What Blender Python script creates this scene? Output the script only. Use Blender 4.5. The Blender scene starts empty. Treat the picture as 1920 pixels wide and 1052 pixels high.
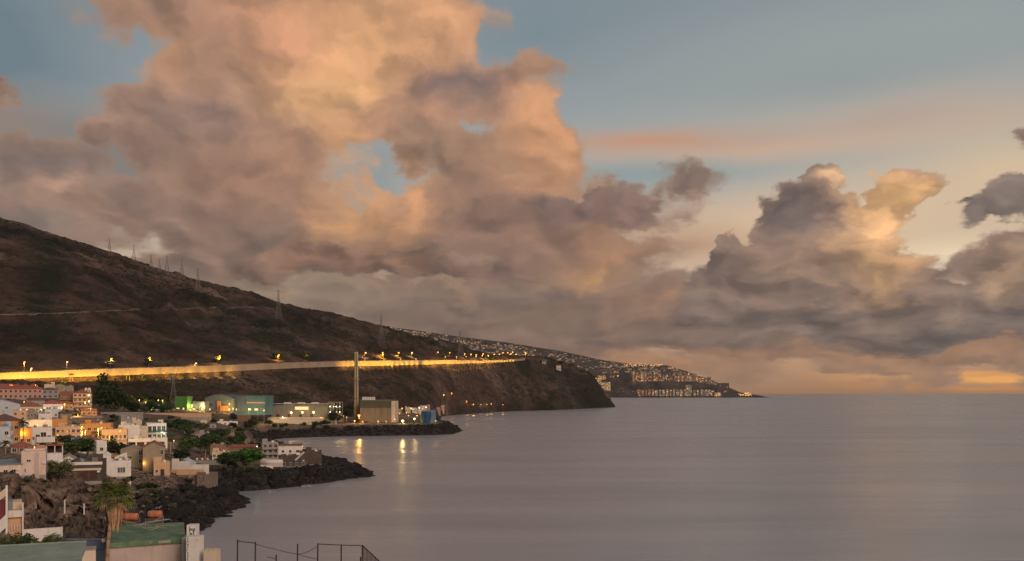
import bpy, bmesh, math, random
import numpy as np
from mathutils import Vector, Matrix, noise as mnoise
from mathutils.bvhtree import BVHTree
S = bpy.context.scene
COL = S.collection
R = math.radians
FPX, HZ, CAMZ = 1600.0, 738.0, 40.0       # focal length in photo pixels, horizon row, eye height in metres

# ------------------------------------------------------------------ camera
cam_d = bpy.data.cameras.new('camera')
cam = bpy.data.objects.new('camera', cam_d)
COL.objects.link(cam)
cam.location = (0, 0, CAMZ)
cam.rotation_euler = (R(90), 0, 0)
cam_d.sensor_width = 36.0
cam_d.lens = 36.0 * FPX / 1920.0
cam_d.shift_y = (HZ - 526.0) / 1920.0
cam_d.clip_start = 0.5
cam_d.clip_end = 90000.0
S.camera = cam
S.render.resolution_x, S.render.resolution_y = 1024, 561

# ------------------------------------------------------------------ render settings
S.render.engine = 'CYCLES'
cy = S.cycles
cy.use_denoising = True
try:
    cy.denoiser = 'OPENIMAGEDENOISE'
    cy.denoising_input_passes = 'RGB_ALBEDO_NORMAL'
except Exception: pass
cy.max_bounces = 4; cy.diffuse_bounces = 2; cy.glossy_bounces = 2
cy.transmission_bounces = 2; cy.transparent_max_bounces = 4; cy.volume_bounces = 0
cy.caustics_reflective = False; cy.caustics_refractive = False
cy.sample_clamp_indirect = 4.0
cy.use_light_tree = True
vs = S.view_settings
vs.view_transform = 'Standard'; vs.look = 'None'; vs.exposure = 0.0; vs.gamma = 1.0
vs.use_curve_mapping = False

# ------------------------------------------------------------------ sun (hidden below the cloud bank on the right: weak and wide)
SUN_AZ, SUN_EL = R(138), R(26)            # clockwise from the view direction, height
sun_d = bpy.data.lights.new('sun', 'SUN')
sun_d.energy = 2.0; sun_d.angle = R(35); sun_d.color = (1.0, 0.74, 0.58)
sun = bpy.data.objects.new('sun', sun_d); COL.objects.link(sun)
sd = Vector((math.sin(SUN_AZ) * math.cos(SUN_EL), math.cos(SUN_AZ) * math.cos(SUN_EL), math.sin(SUN_EL)))
sun.rotation_euler = sd.to_track_quat('Z', 'Y').to_euler()
sun.location = (60, -60, 120)

# ------------------------------------------------------------------ world: clear sky, a bank of cumulus, lit from the right
def lin(r, g, b, a=1.0):
    f = lambda c: ((c / 255.0) / 12.92 if c <= 10 else (((c / 255.0) + 0.055) / 1.055) ** 2.4)
    return (f(r), f(g), f(b), a)

class NT:
    def __init__(s, tree): s.t = tree; s.n = tree.nodes; s.l = tree.links
    def put(s, sock, v):
        if isinstance(v, bpy.types.NodeSocket): s.l.new(v, sock)
        elif v is not None: sock.default_value = v
    def math(s, op, a, b=None, c=None, clamp=False):
        n = s.n.new('ShaderNodeMath'); n.operation = op; n.use_clamp = clamp
        s.put(n.inputs[0], a); s.put(n.inputs[1], b)
        if c is not None: s.put(n.inputs[2], c)
        return n.outputs[0]
    def vmath(s, op, a, b=None, scale=None):
        n = s.n.new('ShaderNodeVectorMath'); n.operation = op
        s.put(n.inputs[0], a); s.put(n.inputs[1], b)
        if scale is not None: s.put(n.inputs[3], scale)
        return n.outputs[0]
    def comb(s, x, y, z):
        n = s.n.new('ShaderNodeCombineXYZ')
        for i, v in enumerate((x, y, z)): s.put(n.inputs[i], v)
        return n.outputs[0]
    def sep(s, v):
        n = s.n.new('ShaderNodeSeparateXYZ'); s.put(n.inputs[0], v); return n.outputs
    def mix(s, f, a, b, blend='MIX', clampf=True):
        n = s.n.new('ShaderNodeMix'); n.data_type = 'RGBA'; n.blend_type = blend; n.clamp_factor = clampf
        s.put(n.inputs[0], f); s.put(n.inputs[6], a); s.put(n.inputs[7], b)
        return n.outputs[2]
    def smooth(s, v, lo, hi, to0=0.0, to1=1.0, kind='SMOOTHSTEP'):
        n = s.n.new('ShaderNodeMapRange'); n.interpolation_type = kind
        s.put(n.inputs[0], v); s.put(n.inputs[1], lo); s.put(n.inputs[2], hi); s.put(n.inputs[3], to0); s.put(n.inputs[4], to1)
        return n.outputs[0]
    def noise(s, vec, scale, detail=6, rough=0.55, lac=2.0, dist=0.0, out=0):
        n = s.n.new('ShaderNodeTexNoise'); s.put(n.inputs['Vector'], vec)
        n.inputs['Scale'].default_value = scale; n.inputs['Detail'].default_value = detail
        n.inputs['Roughness'].default_value = rough; n.inputs['Lacunarity'].default_value = lac
        n.inputs['Distortion'].default_value = dist
        return n.outputs[out]
    def vor(s, vec, scale, feature='F1', detail=0, rough=0.5, smooth=None, out='Distance', metric='EUCLIDEAN'):
        n = s.n.new('ShaderNodeTexVoronoi'); n.feature = feature; s.put(n.inputs['Vector'], vec)
        n.inputs['Scale'].default_value = scale
        if 'Detail' in n.inputs: n.inputs['Detail'].default_value = detail; n.inputs['Roughness'].default_value = rough
        if smooth is not None and 'Smoothness' in n.inputs: n.inputs['Smoothness'].default_value = smooth
        return n.outputs[out]
    def ramp(s, v, stops, kind='LINEAR'):
        n = s.n.new('ShaderNodeValToRGB'); n.color_ramp.interpolation = kind; s.put(n.inputs[0], v)
        e = n.color_ramp.elements
        while len(e) < len(stops): e.new(0.5)
        for i, (p, c) in enumerate(stops): e[i].position = p
        for i, (p, c) in enumerate(stops): e[i].color = c
        return n.outputs[0]
    def blob(s, P, px, py, rx, ry, rot=0.0, kind='QUADRATIC_SPHERE'):
        az = math.atan((px - 960.0) / FPX); el = math.atan((HZ - py) / FPX * math.cos(az))
        m = s.n.new('ShaderNodeMapping'); m.vector_type = 'TEXTURE'; s.put(m.inputs[0], P)
        m.inputs['Location'].default_value = (az, el, 0)
        m.inputs['Rotation'].default_value = (0, 0, R(rot))
        k = math.cos(az)
        m.inputs['Scale'].default_value = (rx / FPX * k, ry / FPX * k, 1)
        g = s.n.new('ShaderNodeTexGradient'); g.gradient_type = kind; s.l.new(m.outputs[0], g.inputs[0])
        return g.outputs['Fac']

def build_world():
    w = bpy.data.worlds.new('World'); S.world = w; w.use_nodes = True
    t = w.node_tree; t.nodes.clear(); N = NT(t)
    tc = N.n.new('ShaderNodeTexCoord'); D = tc.outputs['Generated']
    x, y, z = N.sep(D)
    az = N.math('ARCTAN2', x, y); el = N.math('ARCSINE', z)
    P0 = N.comb(az, el, 0.0)
    # clear sky ------------------------------------------------
    clear = N.ramp(N.smooth(el, -0.05, 0.65, kind='LINEAR'), [
        (0.00, lin(150, 112, 84)), (0.072, lin(164, 122, 92)), (0.10, lin(188, 142, 106)), (0.16, lin(218, 178, 140)), (0.27, lin(210, 186, 162)),
        (0.40, lin(172, 172, 166)), (0.55, lin(152, 160, 162)), (0.70, lin(134, 146, 152)), (1.0, lin(106, 123, 136))])
    wc = N.vmath('SCALE', N.vmath('SUBTRACT', N.noise(N.vmath('MULTIPLY', D, (1, 1, 3.5)), 5.0, 5, 0.55, out=1), (.5, .5, .5)), scale=0.06)
    wc = N.vmath('MULTIPLY', wc, (2.0, 0.35, 0.0))
    PC = N.vmath('ADD', P0, wc)
    for (px, py, rx, ry, rot, c, wgt) in [
        (-100, 60, 700, 420, 0, (112, 129, 139), 0.9),
        (0, 235, 520, 120, 0, (146, 132, 124), 1.0),
        (280, 310, 340, 130, 0, (116, 128, 130), 1.0),
        (1020, 60, 520, 200, 0, (118, 136, 146), 0.45), (1700, 80, 700, 190, 0, (154, 162, 162), .8), (1650, 215, 700, 100, 0, (192, 182, 168), .7),
        (1230, 325, 420, 70, 0, (146, 160, 160), 0.9),
        (1500, 268, 900, 50, 0, (206, 174, 150), 0.7),
        (1230, 266, 420, 40, 0, (198, 152, 126), 0.7),
        (1700, 220, 500, 90, 0, (190, 168, 152), 0.8),
        (1900, 330, 420, 160, 0, (215, 190, 160), 0.9),
        (1720, 500, 330, 85, 0, (255, 232, 195), 1.0),
        (1740, 490, 260, 60, 0, (255, 236, 200), 1.0),
        (1400, 440, 420, 110, 0, (205, 170, 140), 0.7),
        (690, 320, 160, 140, 0, (150, 156, 156), 1.0), (1600, 420, 620, 170, 0, (222, 194, 162), 0.9), (1560, 150, 700, 130, 0, (150, 158, 158), 0.6),
        (1880, 707, 420, 15, 0, (252, 178, 96), 1.0), (1730, 699, 240, 8, 0, (250, 172, 96), 1.0), (1800, 722, 400, 14, 0, (205, 142, 92), 0.8),
        (1715, 640, 70, 14, 0, (255, 205, 130), 1.0),
        (1280, 455, 300, 60, 0, (190, 150, 125), 0.6)]:
        clear = N.mix(N.math('MULTIPLY', N.blob(PC, px, py, rx, ry, rot), wgt * 1.6, clamp=True), clear, lin(*c))
    sky = N.n.new('ShaderNodeTexSky'); sky.sky_type = 'NISHITA'; sky.sun_disc = False
    sky.sun_elevation = R(3); sky.sun_rotation = SUN_AZ; sky.air_density = 1.2; sky.dust_density = 1.5
    # warped coordinates for the clouds -------------------------
    Q = N.comb(az, N.math('ADD', N.math('MULTIPLY', el, 1.3), N.math('MULTIPLY', N.math('SUBTRACT', 1.0, N.math('EXPONENT', N.math('MULTIPLY', el, -9.0))), 0.24)), 0.0)     # flatter, thinner layers towards the horizon
    def noise2(v, sc, det, rough, out=0):
        o = N.noise(v, sc, det, rough, out=out); o.node.noise_dimensions = '2D'; return o
    def vor2(v, sc, det):
        o = N.vor(v, sc, 'SMOOTH_F1', detail=det, rough=0.5, smooth=0.6); o.node.voronoi_dimensions = '2D'; return o
    n1 = N.vmath('SUBTRACT', noise2(Q, 9.0, 6, 0.60, out=1), (.5, .5, .5))
    P = N.vmath('ADD', P0, N.vmath('MULTIPLY', n1, (0.105, 0.085, 0.0)))
    Dw = N.vmath('ADD', Q, N.vmath('SCALE', n1, scale=0.09))
    v1 = vor2(Dw, 13.0, 2.0)                    # billows: rounded lobes
    f1 = noise2(Dw, 8.0, 6, 0.52)
    off = (0.016, 0.020, 0.0)
    v2 = vor2(N.vmath('ADD', Dw, off), 13.0, 2.0)
    f2 = noise2(N.vmath('ADD', Dw, off), 8.0, 4, 0.5)
    relief = N.math('ADD', N.math('MULTIPLY', N.math('SUBTRACT', v2, v1), 0.62), N.math('MULTIPLY', N.math('SUBTRACT', f1, f2), 1.0))
    bump = N.math('ADD', N.math('MULTIPLY', N.math('SUBTRACT', 0.45, v1), 0.40), N.math('MULTIPLY', N.math('SUBTRACT', f1, 0.5), 0.6))

    def cover(blobs, base):
        acc = base
        for (px, py, rx, ry, rot, wgt) in blobs:
            b = N.blob(P, px, py, rx, ry, rot, 'SPHERICAL')
            if wgt != 1.0: b = N.math('MULTIPLY', b, wgt)
            acc = N.math('SMOOTH_MAX', acc, b, 0.12)
        return acc
    def paint(base, brushes):
        c = base
        for (px, py, rx, ry, rot, col, wgt) in brushes:
            c = N.mix(N.math('MULTIPLY', N.blob(P, px, py, rx, ry, rot), wgt * 1.7, clamp=True), c, lin(*col))
        return c
    # cover outside the picture: broken cloud all round
    outside = N.smooth(N.math('ABSOLUTE', az), 0.62, 0.95)
    gen = N.math('ADD', N.math('MULTIPLY', outside, 0.22), N.smooth(el, 0.10, 0.05, 0.0, 0.40))
    gen = N.math('ADD', gen, N.math('MULTIPLY', N.smooth(el, 0.04, 0.005), -0.35))
    gen = N.math('SUBTRACT', gen, N.smooth(el, 0.10, 0.18, 0.0, 0.32))
    # ---- layer 1: back bank and the great tower
    L1 = cover([
        (560, 40, 440, 380, 0, 1.35), (430, 170, 280, 280, 0, 1.2), (740, 60, 250, 300, 0, 1.2), (300, -60, 260, 200, 0, 1.1),
        (880, 165, 260, 85, 5, 1.1), (480, 350, 250, 260, 0, 1.25), (560, 440, 480, 150, 0, 1.25),
        (1020, 290, 120, 190, 0, 1.25), (890, 350, 170, 150, 0, 1.15), (950, 440, 340, 170, 0, 1.25), (770, 400, 110, 110, 0, 1.0),
        (1140, 395, 230, 70, 0, 1.1), (1290, 350, 130, 60, 0, 0.9), (1100, 490, 230, 100, 0, 1.1),
        (90, 320, 200, 110, 0, 1.05), (180, 390, 300, 120, 0, 1.05), (185, 255, 70, 70, 0, 0.8), (0, 172, 45, 40, 0, 0.8), (270, 290, 110, 90, 0, 0.85), (300, 200, 130, 130, 0, 1.0), (260, 20, 130, 110, 0, 0.9), (60, 430, 340, 110, 0, 1.1),
        (400, 580, 1100, 170, 0, 1.15), (1000, 610, 900, 160, 0, 1.25), (1750, 630, 900, 110, 0, 1.1), (700, 690, 1150, 80, 0, 1.2), (1500, 672, 700, 45, 0, 0.9), (1900, 660, 300, 40, 0, 0.9), (700, 360, 60, 60, 0, 0.7), (775, 300, 75, 75, 0, 0.95), (745, 255, 80, 60, 0, 0.9),
        (1890, 520, 150, 110, 0, 1.15), (1925, 255, 40, 50, 0, 0.6),
        ], gen)
    d1 = N.math('ADD', N.math('SUBTRACT', L1, 0.02), N.math('MULTIPLY', bump, N.smooth(L1, 0.04, 0.22)))
    a1 = N.smooth(d1, 0.10, 0.40)
    c1 = paint(N.mix(outside, lin(118, 100, 92), lin(162, 128, 108)), [
        (500, 120, 620, 420, 0, (182, 136, 108), 1.0), (780, 60, 420, 260, 0, (205, 152, 114), 0.9),
        (620, 130, 260, 170, 45, (230, 174, 122), 1.0), (560, 60, 260, 140, 0, (200, 145, 112), 0.6),
        (350, 230, 260, 230, -30, (142, 116, 104), 0.9), (300, 60, 260, 180, 0, (160, 124, 104), 0.7),
        (420, 310, 260, 160, 0, (150, 118, 102), 0.7), (320, 90, 110, 90, 0, (188, 142, 108), 0.7),
        (880, 165, 260, 80, 5, (122, 104, 100), 1.0), (960, 180, 160, 50, 0, (140, 112, 102), 0.8), (780, 215, 260, 70, 10, (178, 134, 108), 0.8),
        (520, 400, 420, 160, 0, (142, 110, 94), 1.0), (620, 490, 560, 90, 0, (134, 102, 86), 1.0), (480, 470, 260, 110, 0, (116, 98, 88), 0.8),
        (650, 350, 110, 180, -20, (226, 166, 112), 0.9), (760, 390, 130, 130, 0, (208, 152, 108), 0.9),
        (1030, 250, 170, 200, 0, (214, 156, 114), 1.0), (1000, 330, 200, 160, 0, (190, 140, 106), 0.8), (900, 330, 140, 150, 0, (158, 122, 100), 0.8), (560, 330, 330, 90, 0, (170, 128, 104), .7), (430, 440, 200, 90, 0, (136, 110, 96), .7),
        (930, 420, 300, 120, 0, (140, 108, 92), 0.8), (1150, 400, 330, 60, 0, (118, 98, 92), 1.0), (1300, 380, 170, 60, 0, (140, 112, 100), 0.7),
        (1130, 470, 240, 90, 0, (160, 120, 96), 0.8), (1100, 520, 120, 50, 0, (196, 146, 104), 0.7),
        (110, 330, 260, 110, 0, (122, 106, 102), 0.9), (150, 385, 190, 90, 0, (186, 146, 122), 0.9), (60, 420, 300, 80, 0, (118, 104, 98), 0.6),
        (300, 400, 200, 120, 0, (138, 112, 100), 0.6),
        (550, 600, 900, 110, 0, (120, 103, 94), 1.0), (560, 545, 260, 50, 0, (160, 136, 112), 0.8), (850, 540, 130, 40, 0, (170, 138, 112), 0.6),
        (1050, 610, 700, 90, 0, (126, 103, 91), 1.0), (1100, 695, 1100, 60, 0, (158, 118, 92), 1.0), (400, 560, 500, 60, 0, (128, 112, 100), .6), (1250, 560, 240, 60, 0, (160, 122, 98), 0.7),
        (1800, 600, 600, 90, 0, (124, 107, 98), 1.0), (1900, 500, 240, 110, 0, (150, 126, 112), 0.9), (1915, 520, 60, 60, 0, (230, 176, 122), 0.9),
        (1750, 668, 800, 40, 0, (160, 122, 96), 1.0)])
    r1 = N.smooth(relief, -0.34, 0.40, 0.72, 1.36, 'LINEAR')
    c1 = N.mix(1.0, c1, N.comb(r1, N.math('POWER', r1, 0.92), N.math('POWER', r1, 0.8)), 'MULTIPLY')
    edge = N.smooth(d1, 0.62, 0.2)
    c1 = N.mix(N.math('MULTIPLY', edge, 0.25), c1, lin(214, 176, 146))
    col = N.mix(N.math('MULTIPLY', a1, 0.96), clear, c1)
    # ---- layer 2: nearer cumulus with flat dark bases
    L2 = cover([
        (1570, 450, 120, 150, 0, 1.3), (1668, 385, 110, 56, 36, 1.25), (1630, 450, 90, 110, 0, 1.1), (1500, 430, 90, 110, 0, 1.1), (1560, 350, 58, 70, 0, 1.15),
        (1500, 540, 300, 110, 0, 1.35), (1375, 495, 55, 62, 0, 1.1), (1330, 560, 105, 60, 0, 1.1), (1640, 570, 330, 70, 0, 1.2),
        (1875, 392, 150, 46, 8, 0.85), (1905, 355, 80, 50, 0, 0.8), (1805, 385, 70, 30, 10, 0.6), (1850, 610, 330, 60, 0, 1.1), (1900, 500, 110, 75, 0, 1.0),
        (700, 505, 420, 50, 0, 0.9), (1130, 385, 230, 36, 0, 0.85)], -0.2)
    d2 = N.math('ADD', L2, N.math('MULTIPLY', N.math('MULTIPLY', bump, 0.85), N.smooth(L2, 0.04, 0.2)))
    a2 = N.smooth(d2, 0.13, 0.33)
    c2 = paint(lin(130, 110, 100), [
        (1600, 440, 260, 200, 0, (178, 142, 116), 1.0), (1650, 400, 170, 110, 40, (234, 182, 132), 1.0), (1690, 365, 90, 70, 0, (246, 190, 132), 0.9),
        (1580, 335, 60, 60, 0, (222, 178, 138), 1.0), (1500, 400, 130, 120, 0, (118, 103, 98), 0.9), (1560, 400, 90, 70, 0, (122, 104, 96), 0.6),
        (1660, 500, 120, 120, 0, (206, 160, 116), 0.8), (1480, 520, 240, 90, 0, (146, 120, 104), 0.7), (1350, 530, 170, 70, 0, (130, 108, 98), 0.7),
        (1520, 588, 420, 55, 0, (108, 93, 86), 1.0), (1870, 395, 240, 70, 0, (126, 112, 104), 1.0), (1900, 345, 90, 40, 0, (140, 124, 116), 0.7),
        (1905, 500, 120, 90, 0, (176, 144, 118), 0.9), (1850, 620, 360, 50, 0, (108, 96, 90), 1.0), (680, 500, 460, 60, 0, (136, 104, 87), 1.0), (560, 460, 300, 60, 0, (146, 112, 94), .8),
        (1120, 395, 300, 60, 0, (128, 104, 96), 1.0), (1760, 585, 200, 40, 0, (140, 118, 104), 0.6)])
    r2 = N.smooth(relief, -0.30, 0.36, 0.62, 1.50, 'LINEAR')
    c2 = N.mix(1.0, c2, N.comb(r2, N.math('POWER', r2, 0.92), N.math('POWER', r2, 0.8)), 'MULTIPLY')
    col = N.mix(a2, col, c2)
    # physical sky lends a little of its own light
    skyc = N.vmath('SCALE', sky.outputs[0], scale=0.06)
    col = N.mix(N.smooth(el, 0.30, 1.0, 0.0, 0.35), col, skyc)
    # below the horizon
    col = N.mix(N.smooth(el, 0.0, -0.006), col, lin(100, 84, 76))
    bg = N.n.new('ShaderNodeBackground'); N.l.new(col, bg.inputs[0]); bg.inputs[1].default_value = 1.0
    out = N.n.new('ShaderNodeOutputWorld'); N.l.new(bg.outputs[0], out.inputs[0])
    w.cycles.sampling_method = 'MANUAL'; w.cycles.sample_map_resolution = 512
build_world()

# ------------------------------------------------------------------ helpers: tagging, meshes, numpy noise
RNG = random.Random(7)
NR = np.random.RandomState(11)

def tag(o, label=None, cat=None, group=None, kind=None):
    if label: o['label'] = label
    if cat: o['category'] = cat
    if group: o['group'] = group
    if kind: o['kind'] = kind
    return o

def link(name, me, parent=None, mats=None):
    o = bpy.data.objects.new(name, me); COL.objects.link(o)
    if parent is not None: o.parent = parent
    if mats is not None:
        for m in (mats if isinstance(mats, (list, tuple)) else [mats]): me.materials.append(m)
    return o

def thing(name, label, cat, loc=(0, 0, 0), rz=0.0, group=None):
    o = bpy.data.objects.new(name, None); COL.objects.link(o)
    o.location = loc; o.rotation_euler = (0, 0, rz); o.empty_display_size = 0.5
    return tag(o, label, cat, group)

def grid_mesh(name, X, Y, Z, smooth=True):
    h, w = X.shape
    co = np.stack([X, Y, Z], -1).reshape(-1, 3).astype(np.float32)
    i = np.arange(h * w).reshape(h, w)
    q = np.stack([i[:-1, :-1], i[:-1, 1:], i[1:, 1:], i[1:, :-1]], -1).reshape(-1, 4)
    return raw_mesh(name, co, q, smooth)

def raw_mesh(name, co, faces, smooth=False, mat_idx=None):
    """co (n,3), faces (m,k) numpy arrays of one size k."""
    me = bpy.data.meshes.new(name)
    co = np.asarray(co, np.float32); faces = np.asarray(faces, np.int32)
    me.vertices.add(len(co)); me.vertices.foreach_set('co', co.ravel())
    k = faces.shape[1]
    me.loops.add(faces.size); me.loops.foreach_set('vertex_index', faces.ravel())
    me.polygons.add(len(faces))
    me.polygons.foreach_set('loop_start', np.arange(0, faces.size, k, dtype=np.int32))
    me.polygons.foreach_set('loop_total', np.full(len(faces), k, np.int32))
    me.polygons.foreach_set('use_smooth', np.full(len(faces), smooth, bool))
    if mat_idx is not None: me.polygons.foreach_set('material_index', np.asarray(mat_idx, np.int32))
    me.update(calc_edges=True); me.validate()
    return me

def _hash(ix, iy, iz, seed):
    n = (ix.astype(np.int64) * 374761393 + iy.astype(np.int64) * 668265263 + iz.astype(np.int64) * 2147483647 % 1274126177 + seed * 974711) & 0xffffffff
    n = ((n ^ (n >> 13)) * 1274126177) & 0xffffffff
    return ((n ^ (n >> 16)) & 0xffff) / 32767.5 - 1.0

def vnoise(x, y, z=None, seed=0):
    if z is None: z = np.zeros_like(x)
    xi, yi, zi = np.floor(x), np.floor(y), np.floor(z)
    fx, fy, fz = x - xi, y - yi, z - zi
    u, v, w = [f * f * f * (f * (f * 6 - 15) + 10) for f in (fx, fy, fz)]
    r = 0
    for dx in (0, 1):
        for dy in (0, 1):
            for dz in (0, 1):
                r = r + _hash(xi + dx, yi + dy, zi + dz, seed) * (u if dx else 1 - u) * (v if dy else 1 - v) * (w if dz else 1 - w)
    return r

def fbm(x, y, z=None, oc=4, rough=0.5, seed=0, ridged=False):
    a, f, r, tot = 1.0, 1.0, 0, 0
    for o in range(oc):
        n = vnoise(x * f + o * 17.3, y * f - o * 9.1, None if z is None else z * f, seed + o)
        if ridged: n = 1 - 2 * np.abs(n)
        r = r + a * n; tot += a; a *= rough; f *= 2.03
    return r / tot

def cat(xs, pts):
    """smooth (monotone-ish) interpolation through (x, y...) rows"""
    p = np.array(pts, float); return np.stack([np.interp(xs, p[:, 0], p[:, k]) for k in range(1, p.shape[1])], 0)

def sstep(a, b, x):
    t = np.clip((x - a) / (b - a), 0, 1); return t * t * (3 - 2 * t)

def W(px, py, Y):
    """world point seen at photo pixel (px, py) at distance Y"""
    return Vector(((px - 960.0) * Y / FPX, Y, CAMZ - (py - HZ) * Y / FPX))
def seaY(py): return CAMZ * FPX / (py - HZ)
def seaP(px, py):
    Y = seaY(py); return ((px - 960.0) * Y / FPX, Y)

# ------------------------------------------------------------------ materials
def new_mat(name):
    m = bpy.data.materials.new(name); m.use_nodes = True; m.node_tree.nodes.clear()
    N = NT(m.node_tree)
    out = N.n.new('ShaderNodeOutputMaterial'); b = N.n.new('ShaderNodeBsdfPrincipled'); N.l.new(b.outputs[0], out.inputs[0])
    return m, N, b

def M_plain(name, col, rough=0.8, var=0.18, scale=0.6, bump=0.0, metal=0.0, stain=0.0, spec=0.3):
    """painted / plastered / metal surface: colour with soft mottling, streaks of dirt and a little relief"""
    m, N, b = new_mat(name)
    tc = N.n.new('ShaderNodeTexCoord'); o = tc.outputs['Object']
    n = N.noise(o, scale, 5, 0.6)
    f = N.smooth(n, 0.3, 0.7, 1 - var, 1 + var * 0.5, 'LINEAR')
    c = N.mix(1.0, (*col, 1), N.comb(f, f, f), 'MULTIPLY')
    if stain > 0:
        s = N.noise(N.vmath('MULTIPLY', o, (1.3, 1.3, 0.18)), 1.4, 5, 0.65)
        c = N.mix(N.math('MULTIPLY', N.smooth(s, 0.52, 0.72), stain), c, (col[0] * .35, col[1] * .3, col[2] * .26, 1))
    N.l.new(c, b.inputs['Base Color']); b.inputs['Roughness'].default_value = rough
    b.inputs['Metallic'].default_value = metal; b.inputs['Specular IOR Level'].default_value = spec
    if bump:
        bn = N.n.new('ShaderNodeBump'); bn.inputs['Strength'].default_value = bump; bn.inputs['Distance'].default_value = 0.05
        N.l.new(N.noise(o, scale * 8, 4, 0.6), bn.inputs['Height']); N.l.new(bn.outputs[0], b.inputs['Normal'])
    return m

def M_glow(name, col, strength):
    m = bpy.data.materials.new(name); m.use_nodes = True; m.node_tree.nodes.clear(); N = NT(m.node_tree)
    out = N.n.new('ShaderNodeOutputMaterial'); e = N.n.new('ShaderNodeEmission'); e.inputs[0].default_value = (*col, 1); e.inputs[1].default_value = strength
    N.l.new(e.outputs[0], out.inputs[0]); m.cycles.emission_sampling = 'NONE'
    return m

def mat_mountain():
    m, N, b = new_mat('mountain_scrub')
    g = N.n.new('ShaderNodeNewGeometry'); p = g.outputs['Position']
    n1 = N.noise(p, 0.006, 8, 0.62); n2 = N.noise(N.vmath('MULTIPLY', p, (1, 1, 2.2)), 0.035, 6, 0.65); n3 = N.noise(p, 0.25, 4, 0.6)
    c = N.ramp(n1, [(0.36, (0.016, 0.011, 0.009, 1)), (0.46, (0.046, 0.028, 0.022, 1)), (0.56, (0.098, 0.060, 0.046, 1)), (0.68, (0.185, 0.128, 0.098, 1))])
    # terraces: horizontal beds of paler rock
    zz = N.math('ADD', N.math('MULTIPLY', N.sep(p)[2], 0.16), N.math('MULTIPLY', n1, 9.0))
    band = N.smooth(N.math('SINE', zz), 0.55, 1.0)
    c = N.mix(N.math('MULTIPLY', band, N.smooth(n2, 0.45, 0.65, 0.0, 0.55)), c, (0.125, 0.090, 0.068, 1))
    veg = N.smooth(N.math('ADD', n2, N.math('MULTIPLY', n3, 0.35)), 0.66, 0.80)
    c = N.mix(N.math('MULTIPLY', veg, 0.8), c, (0.018, 0.021, 0.012, 1))
    at = N.n.new('ShaderNodeAttribute'); at.attribute_name = 'gully'
    c = N.mix(N.math('MULTIPLY', at.outputs['Fac'], N.smooth(n2, 0.30, 0.62, 0.35, 0.95)), c, (0.015, 0.020, 0.011, 1))
    N.l.new(c, b.inputs['Base Color']); b.inputs['Roughness'].default_value = 0.95; b.inputs['Specular IOR Level'].default_value = 0.1
    bn = N.n.new('ShaderNodeBump'); bn.inputs['Strength'].default_value = 1.0; bn.inputs['Distance'].default_value = 9.0
    N.l.new(N.math('ADD', n2, N.math('MULTIPLY', n3, 0.25)), bn.inputs['Height']); N.l.new(bn.outputs[0], b.inputs['Normal'])
    return m

def mat_lowland():
    m, N, b = new_mat('coast_ground')
    g = N.n.new('ShaderNodeNewGeometry'); p = g.outputs['Position']
    n1 = N.noise(p, 0.03, 7, 0.62); n2 = N.noise(p, 0.35, 7, 0.65); n3 = N.noise(N.vmath('MULTIPLY', p, (1, 1, .3)), 1.2, 5, 0.6)
    v = N.vor(p, 0.7, 'F1', detail=2)
    soil = N.ramp(n2, [(0.3, (0.055, 0.038, 0.029, 1)), (0.46, (0.135, 0.090, 0.066, 1)), (0.6, (0.24, 0.160, 0.118, 1)), (0.75, (0.36, 0.26, 0.20, 1))])
    soil = N.mix(N.smooth(n3, 0.5, 0.68, 0, 0.6), soil, (0.05, 0.034, 0.026, 1))
    grass = N.mix(N.smooth(n2, 0.4, 0.6), (0.035, 0.04, 0.018, 1), (0.10, 0.09, 0.04, 1))
    at = N.n.new('ShaderNodeAttribute'); at.attribute_name = 'green'
    c = N.mix(N.math('MULTIPLY', at.outputs['Fac'], N.smooth(n1, 0.35, 0.6, 0.3, 1.0)), soil, grass)
    lava = N.ramp(N.math('ADD', N.math('MULTIPLY', n2, 0.7), N.math('MULTIPLY', v, 0.35)), [(0.35, (0.008, 0.007, 0.007, 1)), (0.6, (0.024, 0.021, 0.020, 1)), (0.85, (0.062, 0.052, 0.047, 1))])
    la = N.n.new('ShaderNodeAttribute'); la.attribute_name = 'lava'
    c = N.mix(la.outputs['Fac'], c, lava)
    N.l.new(c, b.inputs['Base Color']); b.inputs['Roughness'].default_value = 0.92; b.inputs['Specular IOR Level'].default_value = 0.15
    bn = N.n.new('ShaderNodeBump'); bn.inputs['Strength'].default_value = 0.9; bn.inputs['Distance'].default_value = 0.8
    N.l.new(N.math('ADD', n2, N.math('MULTIPLY', n3, 0.4)), bn.inputs['Height']); N.l.new(bn.outputs[0], b.inputs['Normal'])
    return m

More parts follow.
